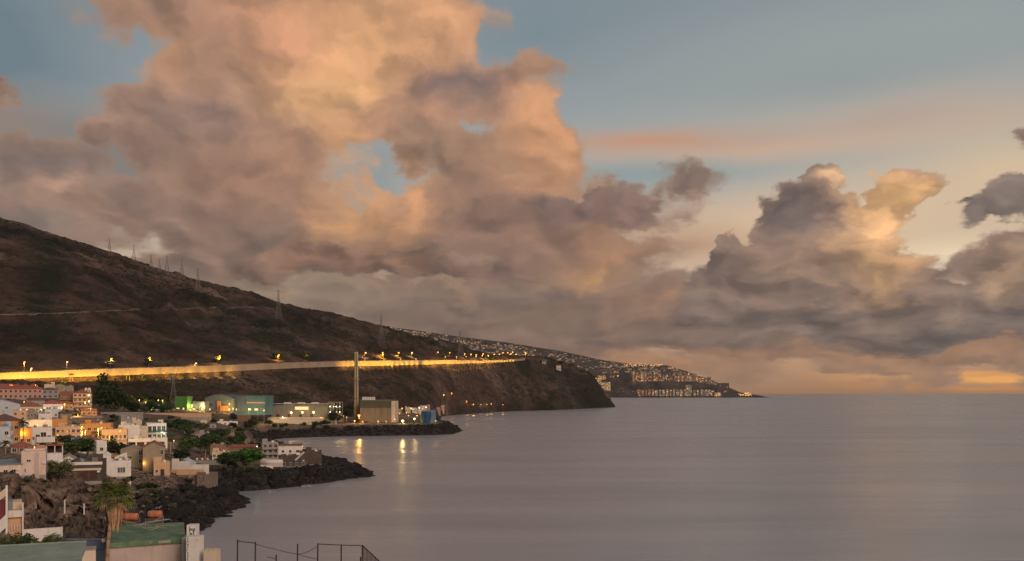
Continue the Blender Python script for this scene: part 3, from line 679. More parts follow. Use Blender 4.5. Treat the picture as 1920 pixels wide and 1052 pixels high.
MT = {}
def mat(key):
    if key in MT: return MT[key]
    P = {
        'white': lambda: M_plain('white_plaster', (0.72, 0.66, 0.60), 0.85, 0.14, 0.5, 0.25, stain=0.35),
        'cream': lambda: M_plain('cream_plaster', (0.62, 0.50, 0.38), 0.85, 0.16, 0.5, 0.25, stain=0.4),
        'peeling': lambda: mat_peeling(),
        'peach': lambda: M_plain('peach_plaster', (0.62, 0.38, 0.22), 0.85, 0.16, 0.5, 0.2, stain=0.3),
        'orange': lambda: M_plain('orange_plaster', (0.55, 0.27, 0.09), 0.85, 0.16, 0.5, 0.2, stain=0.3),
        'pink': lambda: M_plain('pink_plaster', (0.48, 0.25, 0.19), 0.85, 0.14, 0.5, 0.2, stain=0.3),
        'brown': lambda: M_plain('brown_plaster', (0.24, 0.14, 0.09), 0.88, 0.2, 0.5, 0.2, stain=0.3),
        'grey': lambda: M_plain('grey_render', (0.30, 0.27, 0.25), 0.88, 0.18, 0.5, 0.2, stain=0.35),
        'olive': lambda: M_plain('olive_render', (0.30, 0.25, 0.17), 0.88, 0.16, 0.5, 0.2, stain=0.3),
        'paleblue': lambda: M_plain('pale_blue_plaster', (0.45, 0.47, 0.50), 0.85, 0.14, 0.5, 0.2, stain=0.3),
        'bluegrey': lambda: M_plain('blue_grey_roofing', (0.22, 0.25, 0.27), 0.8, 0.2, 0.4, 0.2, stain=0.3),
        'roofgrey': lambda: M_plain('grey_roof_felt', (0.20, 0.17, 0.15), 0.9, 0.3, 0.3, 0.3, stain=0.4),
        'rooftan': lambda: M_plain('tan_roof_screed', (0.34, 0.27, 0.21), 0.9, 0.28, 0.3, 0.3, stain=0.4),
        'redtile': lambda: mat_tile('red_roof_tile', (0.26, 0.075, 0.05)),
        'browntile': lambda: mat_tile('brown_roof_tile', (0.13, 0.065, 0.045)),
        'glass': lambda: M_plain('dark_window_glass', (0.020, 0.020, 0.022), 0.12, 0.3, 0.3, spec=0.6),
        'tealglass': lambda: M_plain('teal_balcony_glass', (0.05, 0.10, 0.10), 0.15, 0.2, 0.3, spec=0.6),
        'frame': lambda: M_plain('white_window_frame', (0.66, 0.62, 0.58), 0.5, 0.06, 1),
        'darkwood': lambda: M_plain('dark_brown_wood', (0.07, 0.035, 0.022), 0.6, 0.25, 2),
        'reddoor': lambda: M_plain('dark_red_metal_door', (0.16, 0.03, 0.035), 0.5, 0.15, 1),
        'conc': lambda: M_plain('weathered_concrete', (0.36, 0.31, 0.26), 0.9, 0.25, 0.25, 0.3, stain=0.5),
        'wallconc': lambda: M_plain('retaining_wall_concrete', (0.35, 0.26, 0.17), 0.9, 0.22, 0.06, 0.3, stain=0.25),
        'darkrock': lambda: M_plain('dusty_channel_concrete', (0.135, 0.105, 0.085), 0.9, 0.35, 0.05),
        'darkconc': lambda: M_plain('dark_block_wall', (0.10, 0.075, 0.06), 0.9, 0.3, 0.6, 0.4, stain=0.4),
        'shed': lambda: mat_ribbed('grey_ribbed_cladding', (0.20, 0.175, 0.15)),
        'hall': lambda: mat_ribbed('taupe_ribbed_cladding', (0.19, 0.145, 0.11)),
        'hallband': lambda: mat_ribbed('dark_green_grey_cladding', (0.062, 0.062, 0.042)),
        'teal': lambda: mat_ribbed('teal_cladding', (0.045, 0.115, 0.145)),
        'paleteal': lambda: mat_ribbed('pale_teal_cladding', (0.115, 0.145, 0.145)),
        'bluewall': lambda: mat_ribbed('blue_grey_cladding', (0.05, 0.08, 0.11)),
        'green': lambda: mat_ribbed('bright_green_cladding', (0.03, 0.14, 0.022)),
        'tankblue': lambda: M_plain('blue_tank_paint', (0.010, 0.060, 0.14), 0.5, 0.12, 0.3, stain=0.25),
        'tankpale': lambda: M_plain('pale_blue_tank_paint', (0.10, 0.17, 0.24), 0.5, 0.12, 0.3, stain=0.25),
        'chimt': lambda: M_plain('chimney_upper_concrete', (0.42, 0.33, 0.21), 0.85, 0.12, 0.1, 0.1, stain=0.35),
        'chimb': lambda: M_plain('chimney_lower_concrete', (0.34, 0.235, 0.155), 0.88, 0.15, 0.1, 0.1, stain=0.35),
        'steel': lambda: M_plain('galvanised_steel', (0.22, 0.20, 0.18), 0.5, 0.2, 1, metal=0.3),
        'rust': lambda: M_plain('rusty_steel', (0.075, 0.042, 0.030), 0.85, 0.4, 2.0, 0.2),
        'asphalt': lambda: M_plain('asphalt', (0.055, 0.050, 0.046), 0.9, 0.2, 0.2),
        'paint': lambda: M_plain('road_paint', (0.7, 0.68, 0.62), 0.7, 0.1, 0.5),
        'trunk': lambda: M_plain('palm_trunk_bark', (0.36, 0.22, 0.14), 0.95, 0.35, 3.0, 0.5),
        'bark': lambda: M_plain('tree_bark', (0.10, 0.065, 0.045), 0.95, 0.3, 3.0, 0.5),
        'greenroof': lambda: mat_greenroof(),
        'sage': lambda: M_plain('sage_green_roof_paint', (0.31, 0.34, 0.27), 0.75, 0.22, 0.5, 0.15, stain=0.45),
        'mauvewall': lambda: M_plain('mauve_grey_plaster', (0.50, 0.40, 0.355), 0.85, 0.12, 0.6, 0.15, stain=0.3),
        'bluefence': lambda: M_plain('blue_grey_painted_block', (0.20, 0.22, 0.29), 0.7, 0.25, 1.5),
        'buoy': lambda: M_plain('faded_orange_plastic', (0.50, 0.17, 0.085), 0.6, 0.4, 3.0, 0.1),
        'rope': lambda: M_plain('pale_wire', (0.34, 0.29, 0.25), 0.7, 0.2, 3),
        'black': lambda: M_plain('black_spray_paint', (0.012, 0.012, 0.012), 0.7, 0.1, 3),
        'foam': lambda: M_plain('sea_foam', (0.62, 0.58, 0.56), 0.9, 0.3, 0.4),
        'lava': lambda: mat_lava(),
        'stone': lambda: mat_stone(),
        'carred': lambda: M_plain('red_car_paint', (0.25, 0.02, 0.02), 0.3, 0.05, 1), 'carw': lambda: M_plain('white_car_paint', (0.6, 0.6, 0.6), 0.3, 0.05, 1),
        'card': lambda: M_plain('dark_car_paint', (0.03, 0.035, 0.045), 0.3, 0.05, 1), 'rubber': lambda: M_plain('black_rubber', (0.015, 0.015, 0.015), 0.8, 0.1, 3),
        'leafdark': lambda: mat_leaf('dark_foliage', (0.022, 0.034, 0.013)), 'leaf': lambda: mat_leaf('green_foliage', (0.045, 0.072, 0.022)),
        'leafolive': lambda: mat_leaf('olive_foliage', (0.10, 0.105, 0.045)), 'leafbright': lambda: mat_leaf('bright_foliage', (0.06, 0.14, 0.025)),
        'leafbrown': lambda: mat_leaf('brown_scrub', (0.09, 0.062, 0.042)), 'palmleaf': lambda: mat_leaf('palm_frond_green', (0.105, 0.125, 0.032)),
        'palmdark': lambda: mat_leaf('palm_frond_dark', (0.03, 0.042, 0.018)), 'deadfrond': lambda: mat_leaf('dead_palm_frond', (0.44, 0.26, 0.155)),
        'mauvebush': lambda: mat_leaf('mauve_grey_scrub', (0.15, 0.105, 0.095)),
        'gsodium': lambda: M_glow('sodium_lamp', (1.0, 0.36, 0.03), 4.0), 'gwarm': lambda: M_glow('warm_lamp', (1.0, 0.47, 0.09), 4.2),
        'gwhite': lambda: M_glow('white_lamp', (1.0, 0.86, 0.60), 8), 'gflood': lambda: M_glow('floodlight_lamp', (1.0, 0.66, 0.20), 9),
        'gwin': lambda: M_glow('lit_window', (1.0, 0.66, 0.26), 1.6), 'gwinw': lambda: M_glow('lit_window_pale', (1.0, 0.82, 0.55), 1.8),
        'ggreen': lambda: M_glow('green_lamp', (0.08, 1.0, 0.18), 3), 'gblue': lambda: M_glow('blue_lamp', (0.03, 0.22, 1.0), 2),
        'gfar': lambda: M_glow('far_town_light', (1.0, 0.47, 0.10), 3.0), 'gfarw': lambda: M_glow('far_town_white_light', (1.0, 0.66, 0.32), 1.5),
        'gpanel': lambda: M_glow('lit_panel', (1.0, 0.72, 0.32), 1.3), 'gtail': lambda: M_glow('tail_light', (1.0, 0.05, 0.01), 14), 'ghead': lambda: M_glow('head_light', (1.0, 0.84, 0.58), 60),
    }
    MT[key] = P[key](); return MT[key]

def mat_tile(name, col):
    m, N, b = new_mat(name); tc = N.n.new('ShaderNodeTexCoord'); o = tc.outputs['Object']
    n = N.noise(o, 1.2, 5, 0.7); x, y, z = N.sep(o)
    rows = N.math('SINE', N.math('MULTIPLY', N.math('ADD', z, N.math('MULTIPLY', y, 0.3)), 22.0)); cols = N.math('SINE', N.math('MULTIPLY', x, 26.0))
    c = N.mix(N.smooth(n, 0.35, 0.68), (*col, 1), (col[0] * 1.5, col[1] * 1.7, col[2] * 1.7, 1))
    N.l.new(c, b.inputs['Base Color']); b.inputs['Roughness'].default_value = 0.85
    bn = N.n.new('ShaderNodeBump'); bn.inputs['Strength'].default_value = 0.6; bn.inputs['Distance'].default_value = 0.06
    N.l.new(N.math('ADD', N.math('ADD', cols, rows), n), bn.inputs['Height']); N.l.new(bn.outputs[0], b.inputs['Normal']); return m
def mat_ribbed(name, col):
    m, N, b = new_mat(name); tc = N.n.new('ShaderNodeTexCoord'); o = tc.outputs['Object']; x, y, z = N.sep(o)
    n = N.noise(N.vmath('MULTIPLY', o, (1, 1, .25)), 0.35, 5, 0.65)
    f = N.smooth(n, 0.3, 0.72, 0.72, 1.12, 'LINEAR'); N.l.new(N.mix(1.0, (*col, 1), N.comb(f, f, f), 'MULTIPLY'), b.inputs['Base Color'])
    b.inputs['Roughness'].default_value = 0.7
    bn = N.n.new('ShaderNodeBump'); bn.inputs['Strength'].default_value = 0.5; bn.inputs['Distance'].default_value = 0.1
    N.l.new(N.math('SINE', N.math('MULTIPLY', N.math('ADD', x, y), 5.0)), bn.inputs['Height']); N.l.new(bn.outputs[0], b.inputs['Normal']); return m
def mat_peeling():
    m, N, b = new_mat('peeling_whitewash'); tc = N.n.new('ShaderNodeTexCoord'); o = tc.outputs['Object']
    n = N.noise(o, 0.22, 7, 0.62); s = N.noise(N.vmath('MULTIPLY', o, (1, 1, .2)), 1.0, 5, 0.6)
    c = N.mix(N.smooth(s, 0.35, 0.7), (0.68, 0.53, 0.43, 1), (0.58, 0.42, 0.33, 1))
    c = N.mix(N.smooth(n, 0.60, 0.63), c, (0.26, 0.15, 0.11, 1))
    N.l.new(c, b.inputs['Base Color']); b.inputs['Roughness'].default_value = 0.9
    bn = N.n.new('ShaderNodeBump'); bn.inputs['Strength'].default_value = 0.4; bn.inputs['Distance'].default_value = 0.05
    N.l.new(n, bn.inputs['Height']); N.l.new(bn.outputs[0], b.inputs['Normal']); return m
def mat_greenroof():
    m, N, b = new_mat('worn_green_roof_coating'); tc = N.n.new('ShaderNodeTexCoord'); o = tc.outputs['Object']
    n = N.noise(o, 0.8, 7, 0.68); w = N.noise(o, 3.5, 5, 0.6)
    c = N.mix(N.smooth(n, 0.35, 0.66), (0.075, 0.135, 0.065, 1), (0.17, 0.24, 0.13, 1))
    c = N.mix(N.smooth(N.math('ADD', n, N.math('MULTIPLY', w, 0.5)), 0.84, 0.92, 0, 0.8), c, (0.22, 0.19, 0.14, 1))
    N.l.new(c, b.inputs['Base Color']); b.inputs['Roughness'].default_value = 0.75
    bn = N.n.new('ShaderNodeBump'); bn.inputs['Strength'].default_value = 0.4; bn.inputs['Distance'].default_value = 0.05
    N.l.new(w, bn.inputs['Height']); N.l.new(bn.outputs[0], b.inputs['Normal']); return m
def mat_lava():
    m, N, b = new_mat('black_lava_rock'); g = N.n.new('ShaderNodeNewGeometry'); p = g.outputs['Position']
    n = N.noise(p, 0.8, 7, 0.65); n2 = N.noise(p, 0.12, 3, 0.5)
    c = N.ramp(N.math('ADD', N.math('MULTIPLY', n, .7), N.math('MULTIPLY', n2, .3)), [(0.35, (0.007, 0.006, 0.006, 1)), (0.55, (0.022, 0.018, 0.017, 1)), (0.70, (0.10, 0.078, 0.066, 1))])
    N.l.new(c, b.inputs['Base Color']); b.inputs['Roughness'].default_value = 0.88; b.inputs['Specular IOR Level'].default_value = 0.2
    bn = N.n.new('ShaderNodeBump'); bn.inputs['Strength'].default_value = 0.9; bn.inputs['Distance'].default_value = 0.3
    N.l.new(n, bn.inputs['Height']); N.l.new(bn.outputs[0], b.inputs['Normal']); return m
def mat_stone():
    m, N, b = new_mat('rough_stone_masonry'); tc = N.n.new('ShaderNodeTexCoord'); o = tc.outputs['Object']
    v = N.vor(o, 1.6, 'F1', out='Color'); e = N.vor(o, 1.6, 'DISTANCE_TO_EDGE'); n = N.noise(o, 0.4, 5, .6)
    c = N.mix(N.sep(v)[0], (0.12, 0.08, 0.062, 1), (0.30, 0.215, 0.17, 1)); c = N.mix(N.smooth(n, .35, .65, 0, .5), c, (0.22, 0.15, 0.115, 1))
    c = N.mix(N.smooth(e, 0.0, 0.06, 0.8, 0.0), c, (0.05, 0.035, 0.028, 1))
    N.l.new(c, b.inputs['Base Color']); b.inputs['Roughness'].default_value = 0.92
    bn = N.n.new('ShaderNodeBump'); bn.inputs['Strength'].default_value = 0.8; bn.inputs['Distance'].default_value = 0.15
    N.l.new(e, bn.inputs['Height']); N.l.new(bn.outputs[0], b.inputs['Normal']); return m
def mat_leaf(name, col):
    m, N, b = new_mat(name); g = N.n.new('ShaderNodeNewGeometry'); p = g.outputs['Position']
    n = N.noise(p, 0.9, 4, 0.6); oi = N.n.new('ShaderNodeObjectInfo')
    f = N.math('ADD', N.smooth(n, 0.3, 0.7, 0.6, 1.45, 'LINEAR'), N.smooth(oi.outputs['Random'], 0, 1, -0.15, 0.2, 'LINEAR'))
    c = N.mix(1.0, (*col, 1), N.comb(f, f, N.math('MULTIPLY', f, 0.9)), 'MULTIPLY'); N.l.new(c, b.inputs['Base Color'])
    b.inputs['Roughness'].default_value = 0.7; b.inputs['Specular IOR Level'].default_value = 0.25
    return m

# ------------------------------------------------------------------ windows
_win = {}
def window_meshes(w, h, lit):
    k = (round(w, 1), round(h, 1), lit)
    if k not in _win:
        w, h = k[0], k[1]; f = MB(); t = 0.09
        f.box(-w / 2 - t, -w / 2, -0.12, 0.02, 0, h); f.box(w / 2, w / 2 + t, -0.12, 0.02, 0, h)
        f.box(-w / 2 - t, w / 2 + t, -0.14, 0.02, h, h + t); f.box(-w / 2 - t - .05, w / 2 + t + .05, -0.2, 0.02, -t, 0)
        f.box(-0.03, 0.03, -0.09, 0.0, 0, h)
        fm = f.mesh('window'); fm.materials.append(mat('frame'))
        p = MB(); p.box(-w / 2, w / 2, -0.05, 0.0, 0, h); pm = p.mesh('pane'); pm.materials.append(mat({0: 'glass', 1: 'gwin', 2: 'gwinw', 3: 'tealglass'}[lit]))
        _win[k] = (fm, pm)
    return _win[k]
def window(parent, x, z, w, h, lit=0, y=0.0, rz=0.0):
    fm, pm = window_meshes(w, h, lit)
    o = bpy.data.objects.new('window', fm); COL.objects.link(o); o.parent = parent; o.location = (x, y, z); o.rotation_euler = (0, 0, rz)
    q = bpy.data.objects.new('pane', pm); COL.objects.link(q); q.parent = o; return o
_door = {}
def door(parent, x, w=1.0, h=2.1, m='darkwood', y=0.0, z=0.0):
    k = (round(w, 1), round(h, 1), m)
    if k not in _door:
        b = MB(); b.box(-w / 2, w / 2, -0.06, 0.02, 0, h); b.box(-w / 2 - .1, -w / 2, -0.12, .02, 0, h + .1); b.box(w / 2, w / 2 + .1, -0.12, .02, 0, h + .1); b.box(-w / 2, w / 2, -0.12, .02, h, h + .1)
        me = b.mesh('door'); me.materials.append(mat(m)); _door[k] = me
    o = bpy.data.objects.new('door', _door[k]); COL.objects.link(o); o.parent = parent; o.location = (x, y, z); return o

def point_light(parent, loc, watts, col, r=0.4):
    d = bpy.data.lights.new('lamp_light', 'POINT'); d.energy = watts; d.color = col; d.shadow_soft_size = r
    o = bpy.data.objects.new('lamp_light', d); COL.objects.link(o); o.parent = parent; o.location = loc
    return o
def spot_light(parent, loc, aim, watts, col, cone=150, r=0.4, blend=.5):
    d = bpy.data.lights.new('lamp_light', 'SPOT'); d.energy = watts; d.color = col; d.shadow_soft_size = r; d.spot_size = R(cone); d.spot_blend = blend
    o = bpy.data.objects.new('lamp_light', d); COL.objects.link(o); o.parent = parent; o.location = loc; o.rotation_euler = Vector(aim).to_track_quat('-Z', 'Y').to_euler()
    return o
SOD = (1.0, 0.48, 0.08); WARM = (1.0, 0.62, 0.25); YEL = (1.0, 0.72, 0.22); WHT = (1.0, 0.86, 0.62)

# ------------------------------------------------------------------ houses
def house(label, x0, x1, top, base, Y=None, depth=9.0, yaw=None, wall='white', roof='flat', roofm='rooftan', floors=None, wins=0, lit=0, name='house', cat='house',
          rise=2.0, cols=None, doorat=None, balcony=False, winh=1.2, winw=1.1, side=True, skip=(), over=0.35, found=5.0):
    """box seen between photo columns x0..x1, eaves at row top, foot at row base"""
    if Y is None:
        h = ray((x0 + x1) / 2, base); Y = h[0].y
    av = math.atan((960 - (x0 + x1) / 2) / FPX)
    if yaw is None: yaw = math.degrees(av) * (1 + .25 * math.sin(x0 * 1.7 + base))
    w = (x1 - x0) * Y / FPX * math.cos(av); H = (base - top) * Y / FPX; p = W((x0 + x1) / 2, base, Y)
    t = thing(name, label, cat, p, R(yaw))
    if floors is None: floors = max(1, int(H / 2.9))
    b = MB(); b.box(-w / 2, w / 2, 0, depth, -found, H)
    if roof == 'flat':
        k = 0.25; ph = 0.7
        b.box(-w / 2, w / 2, 0, k, H, H + ph); b.box(-w / 2, w / 2, depth - k, depth, H, H + ph)
        b.box(-w / 2, -w / 2 + k, k, depth - k, H, H + ph); b.box(w / 2 - k, w / 2, k, depth - k, H, H + ph)
    b.build('wall', mat(wall), t)
    r = MB()
    if roof == 'flat':
        r.box(-w / 2 + .25, w / 2 - .25, .25, depth - .25, H + .01, H + .12)
        if w > 6: r.box(w * .12, w * .12 + 1.6, depth * .5, depth * .5 + 1.6, H + .12, H + 1.5); r.lathe([(.5, 0), (.5, 1.1), (.1, 1.2)], 8, 0, (-w * .25, depth * .6, H + .12))
    elif roof == 'hip':
        o = over; m_ = min(w, depth) / 2 + o; r.box(-w / 2 - o, w / 2 + o, -o, depth + o, H, H + rise, top=(m_ * .98, m_ * .98, m_ * .98, m_ * .98) if w != depth else (m_ * .9,) * 4)
        r.box(-w / 2 - o, w / 2 + o, -o, depth + o, H - .15, H - .002)
    elif roof == 'gable':      # ridge runs across the view
        o = over; 
        r.add([(-w / 2 - o, -o, H - .1), (w / 2 + o, -o, H - .1), (w / 2 + o, depth / 2, H + rise), (-w / 2 - o, depth / 2, H + rise), (-w / 2 - o, depth + o, H - .1), (w / 2 + o, depth + o, H - .1),
               (-w / 2 - o, -o, H - .3), (w / 2 + o, -o, H - .3), (w / 2 + o, depth + o, H - .3), (-w / 2 - o, depth + o, H - .3)],
              [(0, 1, 2, 3), (3, 2, 5, 4), (6, 7, 1, 0), (9, 4, 5, 8), (0, 3, 4, 9, 6), (1, 7, 8, 5, 2), (6, 9, 8, 7)])
    elif roof == 'front':      # gable faces the viewer
        o = over
        r.prism([(-w / 2 - o, H - .15), (0, H + rise), (w / 2 + o, H - .15), (w / 2 + o, H - .32), (0, H + rise - .25), (-w / 2 - o, H - .32)], -o, depth + o)
        MB().prism([(-w / 2, H - .001), (w / 2, H - .001), (0, H + rise - .28)], 0.004, depth).build('gable', mat(wall), t)
    elif roof == 'shed':
        r.prism([(-w / 2 - .3, H), (w / 2 + .3, H), (w / 2 + .3, H + .2), (-w / 2 - .3, H + .2)], -.3, depth + .3)
    r.build('roof', mat(roofm), t)
    hs = int(x0 * 7 + base * 3); zr_ = H + (.12 if roof == 'flat' else rise * .6)
    if name == 'house' and w > 5:
        a_ = MB(); ax, ay = w * (.3 - .6 * ((hs % 7) / 7)), depth * .45; a_.bar((ax, ay, zr_ - .6), (ax, ay, zr_ + 2.2), .04, 0, 4)
        for q_ in (1.4, 1.8, 2.1): a_.bar((ax - .5, ay, zr_ + q_), (ax + .5, ay, zr_ + q_), .025, 0, 3)
        a_.build('aerial', mat('steel'), t)
        if roof == 'flat' and hs % 3 != 1:
            bx = w * (.28 if hs % 2 else -.3); MB().box(bx - 1.3, bx + 1.3, depth * .55, depth * .55 + 2.6, H + .121, H + 2.3).build('stair_hut', mat(wall), t)
            MB().lathe([(.55, 0), (.6, .3), (.6, 1.0), (.2, 1.25)], 9, 0, (-bx * .5, depth * .3, H + .121)).build('water_tank', mat('bluegrey' if hs % 2 else 'white'), t, True)
        if hs % 2: MB().box(w * .36, w * .36 + .8, -.36, -.003, H * .55, H * .55 + .55).build('air_conditioner', mat('frame'), t)
        MB().box(-w / 2 - .02, w / 2 + .02, -.05, -.002, -.6, .35).build('plinth', mat('grey'), t)
        if hs % 4 == 0: MB().box(w * -.47, w * -.47 + .12, -.14, -.003, 0, H).build('drainpipe', mat('frame'), t)
    if wins:
        n = cols or max(1, int(w / 3.0)); fh = H / floors
        for f in range(floors):
            for i in range(n):
                if (f, i) in skip: continue
                x = -w / 2 + (i + .5) * w / n; z = f * fh + min(1.0, fh * .34)
                l = 0
                if lit and RNG.random() < lit: l = RNG.choice([1, 1, 2])
                window(t, x, z, min(winw, w / n * .55), min(winh, fh * .55), l, 0.0)
            if side:
                for sx, rz in ((w / 2, R(90)), (-w / 2, R(-90))):
                    for j in range(max(1, int(depth / 4.5))):
                        yq = (j + .5) * depth / max(1, int(depth / 4.5)); window(t, sx, f * fh + min(1.0, fh * .34), 1.0, min(winh, fh * .5), 0, yq, rz)
    if doorat is not None: door(t, doorat * w)
    if balcony:
        fh = H / floors
        for f in range(1, floors):
            c = MB(); c.box(-w / 2 + .1, w / 2 - .1, -1.5, -0.002, f * fh - .1, f * fh + .1); c.box(-w / 2 + .1, w / 2 - .1, -1.5, -1.38, f * fh + .1, f * fh + 1.0); c.build('balcony', mat(wall), t)
    return t, w, H, Y

# ------------------------------------------------------------------ vegetation
def leaf_cloud(n, rad, clumps, size, seed, flat=1.0, squash=0.8, low=0.15):
    """leaf-sized quads gathered in clumps through a rough crown volume; returns arrays"""
    r = np.random.RandomState(seed)
    cc = r.normal(size=(clumps, 3)); cc /= np.linalg.norm(cc, axis=1)[:, None]; cc *= (r.rand(clumps, 1) ** 0.45) * 0.78; cc[:, 2] *= squash
    cr = 0.20 + 0.26 * r.rand(clumps)
    k = r.randint(0, clumps, n); d = r.normal(size=(n, 3)); d /= np.linalg.norm(d, axis=1)[:, None]
    p = (cc[k] + d * (cr[k] * (0.55 + 0.5 * r.rand(n)))[:, None]) * rad
    p[:, 2] = np.maximum(p[:, 2], -rad * squash * (0.75))
    a = r.normal(size=(n, 3)); a /= np.linalg.norm(a, axis=1)[:, None]; b = np.cross(a, d); b /= np.linalg.norm(b, axis=1)[:, None] + 1e-6
    s = size * (0.6 + 0.8 * r.rand(n, 1))
    V = np.stack([p - a * s, p - b * s * .55, p + a * s, p + b * s * .55], 1).reshape(-1, 3); F = np.arange(n * 4).reshape(-1, 4)
    return V, F

def make_tree(label, cat, n, rad, h, leafm, seed, clumps=26, size=0.3, squash=0.85, trunk_r=0.18, name='tree', barkm='bark'):
    t = thing(name, label, cat)
    V, F = leaf_cloud(n, rad, clumps, size, seed, squash=squash); V[:, 2] += h
    link('crown', raw_mesh('crown', V, F), t, mat(leafm))
    r = random.Random(seed); tr = MB(); top = Vector((r.uniform(-.2, .2) * rad, r.uniform(-.2, .2) * rad, h * .75)); tr.bar((0, 0, -1.2), top * 0.5, trunk_r, 0, 7, trunk_r * .8); tr.bar(top * 0.5, top, trunk_r * .8, 0, 7, trunk_r * .55)
    for i in range(6):
        a = i * 1.05 + r.random(); q = Vector((math.cos(a) * rad * .6, math.sin(a) * rad * .6, h + r.uniform(-.2, .35) * rad)); tr.bar(top * r.uniform(.6, 1), q, trunk_r * .45, 0, 5, trunk_r * .12)
    tr.build('trunk', mat(barkm), t, True)
    return t

def frond_strip(mb, L, droop, width, seg=6, rise=0.5, mi=0, az=0.0, z0=0.0, twist=0.0):
    """pinnate frond: midrib with two drooping leaflet planes"""
    pts = []
    ang = rise; x = 0; z = z0
    for i in range(seg + 1):
        pts.append((x, z)); x += L / seg * math.cos(ang); z += L / seg * math.sin(ang); ang -= droop / seg
    ca, sa = math.cos(az), math.sin(az)
    vs = []; 
    for i, (px_, pz) in enumerate(pts):
        t = i / seg; w = width * math.sin(math.pi * min(1, 0.12 + t * .88)) ** .6 * (1 - .25 * t)
        for s, dz in ((-1, -0.45), (0, 0), (1, -0.45)):
            lx, ly = px_, s * w; vs.append((lx * ca - ly * sa, lx * sa + ly * ca, pz + dz * w))
    fs = []
    for i in range(seg):
        a = i * 3; fs += [(a, a + 1, a + 4, a + 3), (a + 1, a + 2, a + 5, a + 4)]
    mb.add(vs, fs, mi)

def comb_frond(mb, L, droop, width, n=16, rise=0.5, az=0.0, z0=0.0, mi=0):
    """frond drawn leaflet by leaflet"""
    ang = rise; x = 0; z = z0; ca, sa = math.cos(az), math.sin(az); T = lambda a, b, c: (a * ca - b * sa, a * sa + b * ca, c)
    prev = (x, z)
    for i in range(n):
        x += L / n * math.cos(ang); z += L / n * math.sin(ang); ang -= droop / n; t = (i + 1) / n
        w = width * math.sin(math.pi * (0.15 + .8 * t)) ** .7
        mb.add([T(prev[0], -.03, prev[1]), T(prev[0], .03, prev[1]), T(x, .02, z), T(x, -.02, z)], [(0, 1, 2, 3)], mi)
        if i > 1:
            for s in (-1, 1):
                mb.add([T(prev[0], 0, prev[1]), T(x, 0, z), T(x + w * .55, s * w * .85, z - w * .45)], [(0, 1, 2)], mi)
        prev = (x, z)

def make_palm(label, h, L, seed, leafm='palmdark', n=18, skirt=0, trunk_r=0.22, name='palm_tree', detail=False, lean=0.3):
    t = thing(name, label, 'palm tree'); r = random.Random(seed)
    tr = MB(); segs = 6; lean_a = r.uniform(0, 6.28); pts = []
    for i in range(segs + 1):
        u = i / segs; pts.append((math.cos(lean_a) * lean * u * u, math.sin(lean_a) * lean * u * u, -1.0 + (h + 1.0) * u))
    for i in range(segs): tr.bar(pts[i], pts[i + 1], trunk_r * (1.25 - .4 * i / segs), 0, 8, trunk_r * (1.25 - .4 * (i + 1) / segs))
    tr.build('trunk', mat('trunk'), t, True)
    cr = MB(); top = pts[-1]
    for i in range(n):
        az = i * 2.399 + r.uniform(-.2, .2); ris = r.uniform(-.35, 1.15); dr = r.uniform(1.2, 2.0)
        k = MB()
        (comb_frond(k, L * r.uniform(.8, 1.1), dr, L * .28, 14, ris, az) if detail else frond_strip(k, L * r.uniform(.8, 1.1), dr, L * .13, 5, ris, az=az))
        cr.add([(v[0] + top[0], v[1] + top[1], v[2] + top[2]) for v in k.v], k.f)
    cr.build('crown', mat(leafm), t)
    if skirt:
        sk = MB()
        for i in range(skirt):
            az = r.uniform(0, 6.28); k = MB(); frond_strip(k, L * r.uniform(.5, .8), .5, L * .09, 3, -1.1, az=az); sk.add([(v[0] + top[0], v[1] + top[1], v[2] + top[2] - .2) for v in k.v], k.f)
        sk.build('dead_fronds', mat('leafbrown'), t)
    return t
def build_haze():
    b = MB(); b.box(-14000, 14000, -400, 13500, -1.0, 1060); o = b.build('haze', [])
    m = bpy.data.materials.new('haze_air'); m.use_nodes = True; m.node_tree.nodes.clear(); N = NT(m.node_tree)
    out = N.n.new('ShaderNodeOutputMaterial'); v = N.n.new('ShaderNodeVolumePrincipled'); N.l.new(v.outputs[0], out.inputs['Volume'])
    v.inputs['Color'].default_value = (0.86, 0.84, 0.82, 1); v.inputs['Density'].default_value = 1.8e-5; v.inputs['Anisotropy'].default_value = 0.3
    o.data.materials.append(m); tag(o, kind='stuff'); o['label'] = 'thin evening haze over the bay'; m.cycles.volume_sampling = 'EQUIANGULAR'
build_haze()
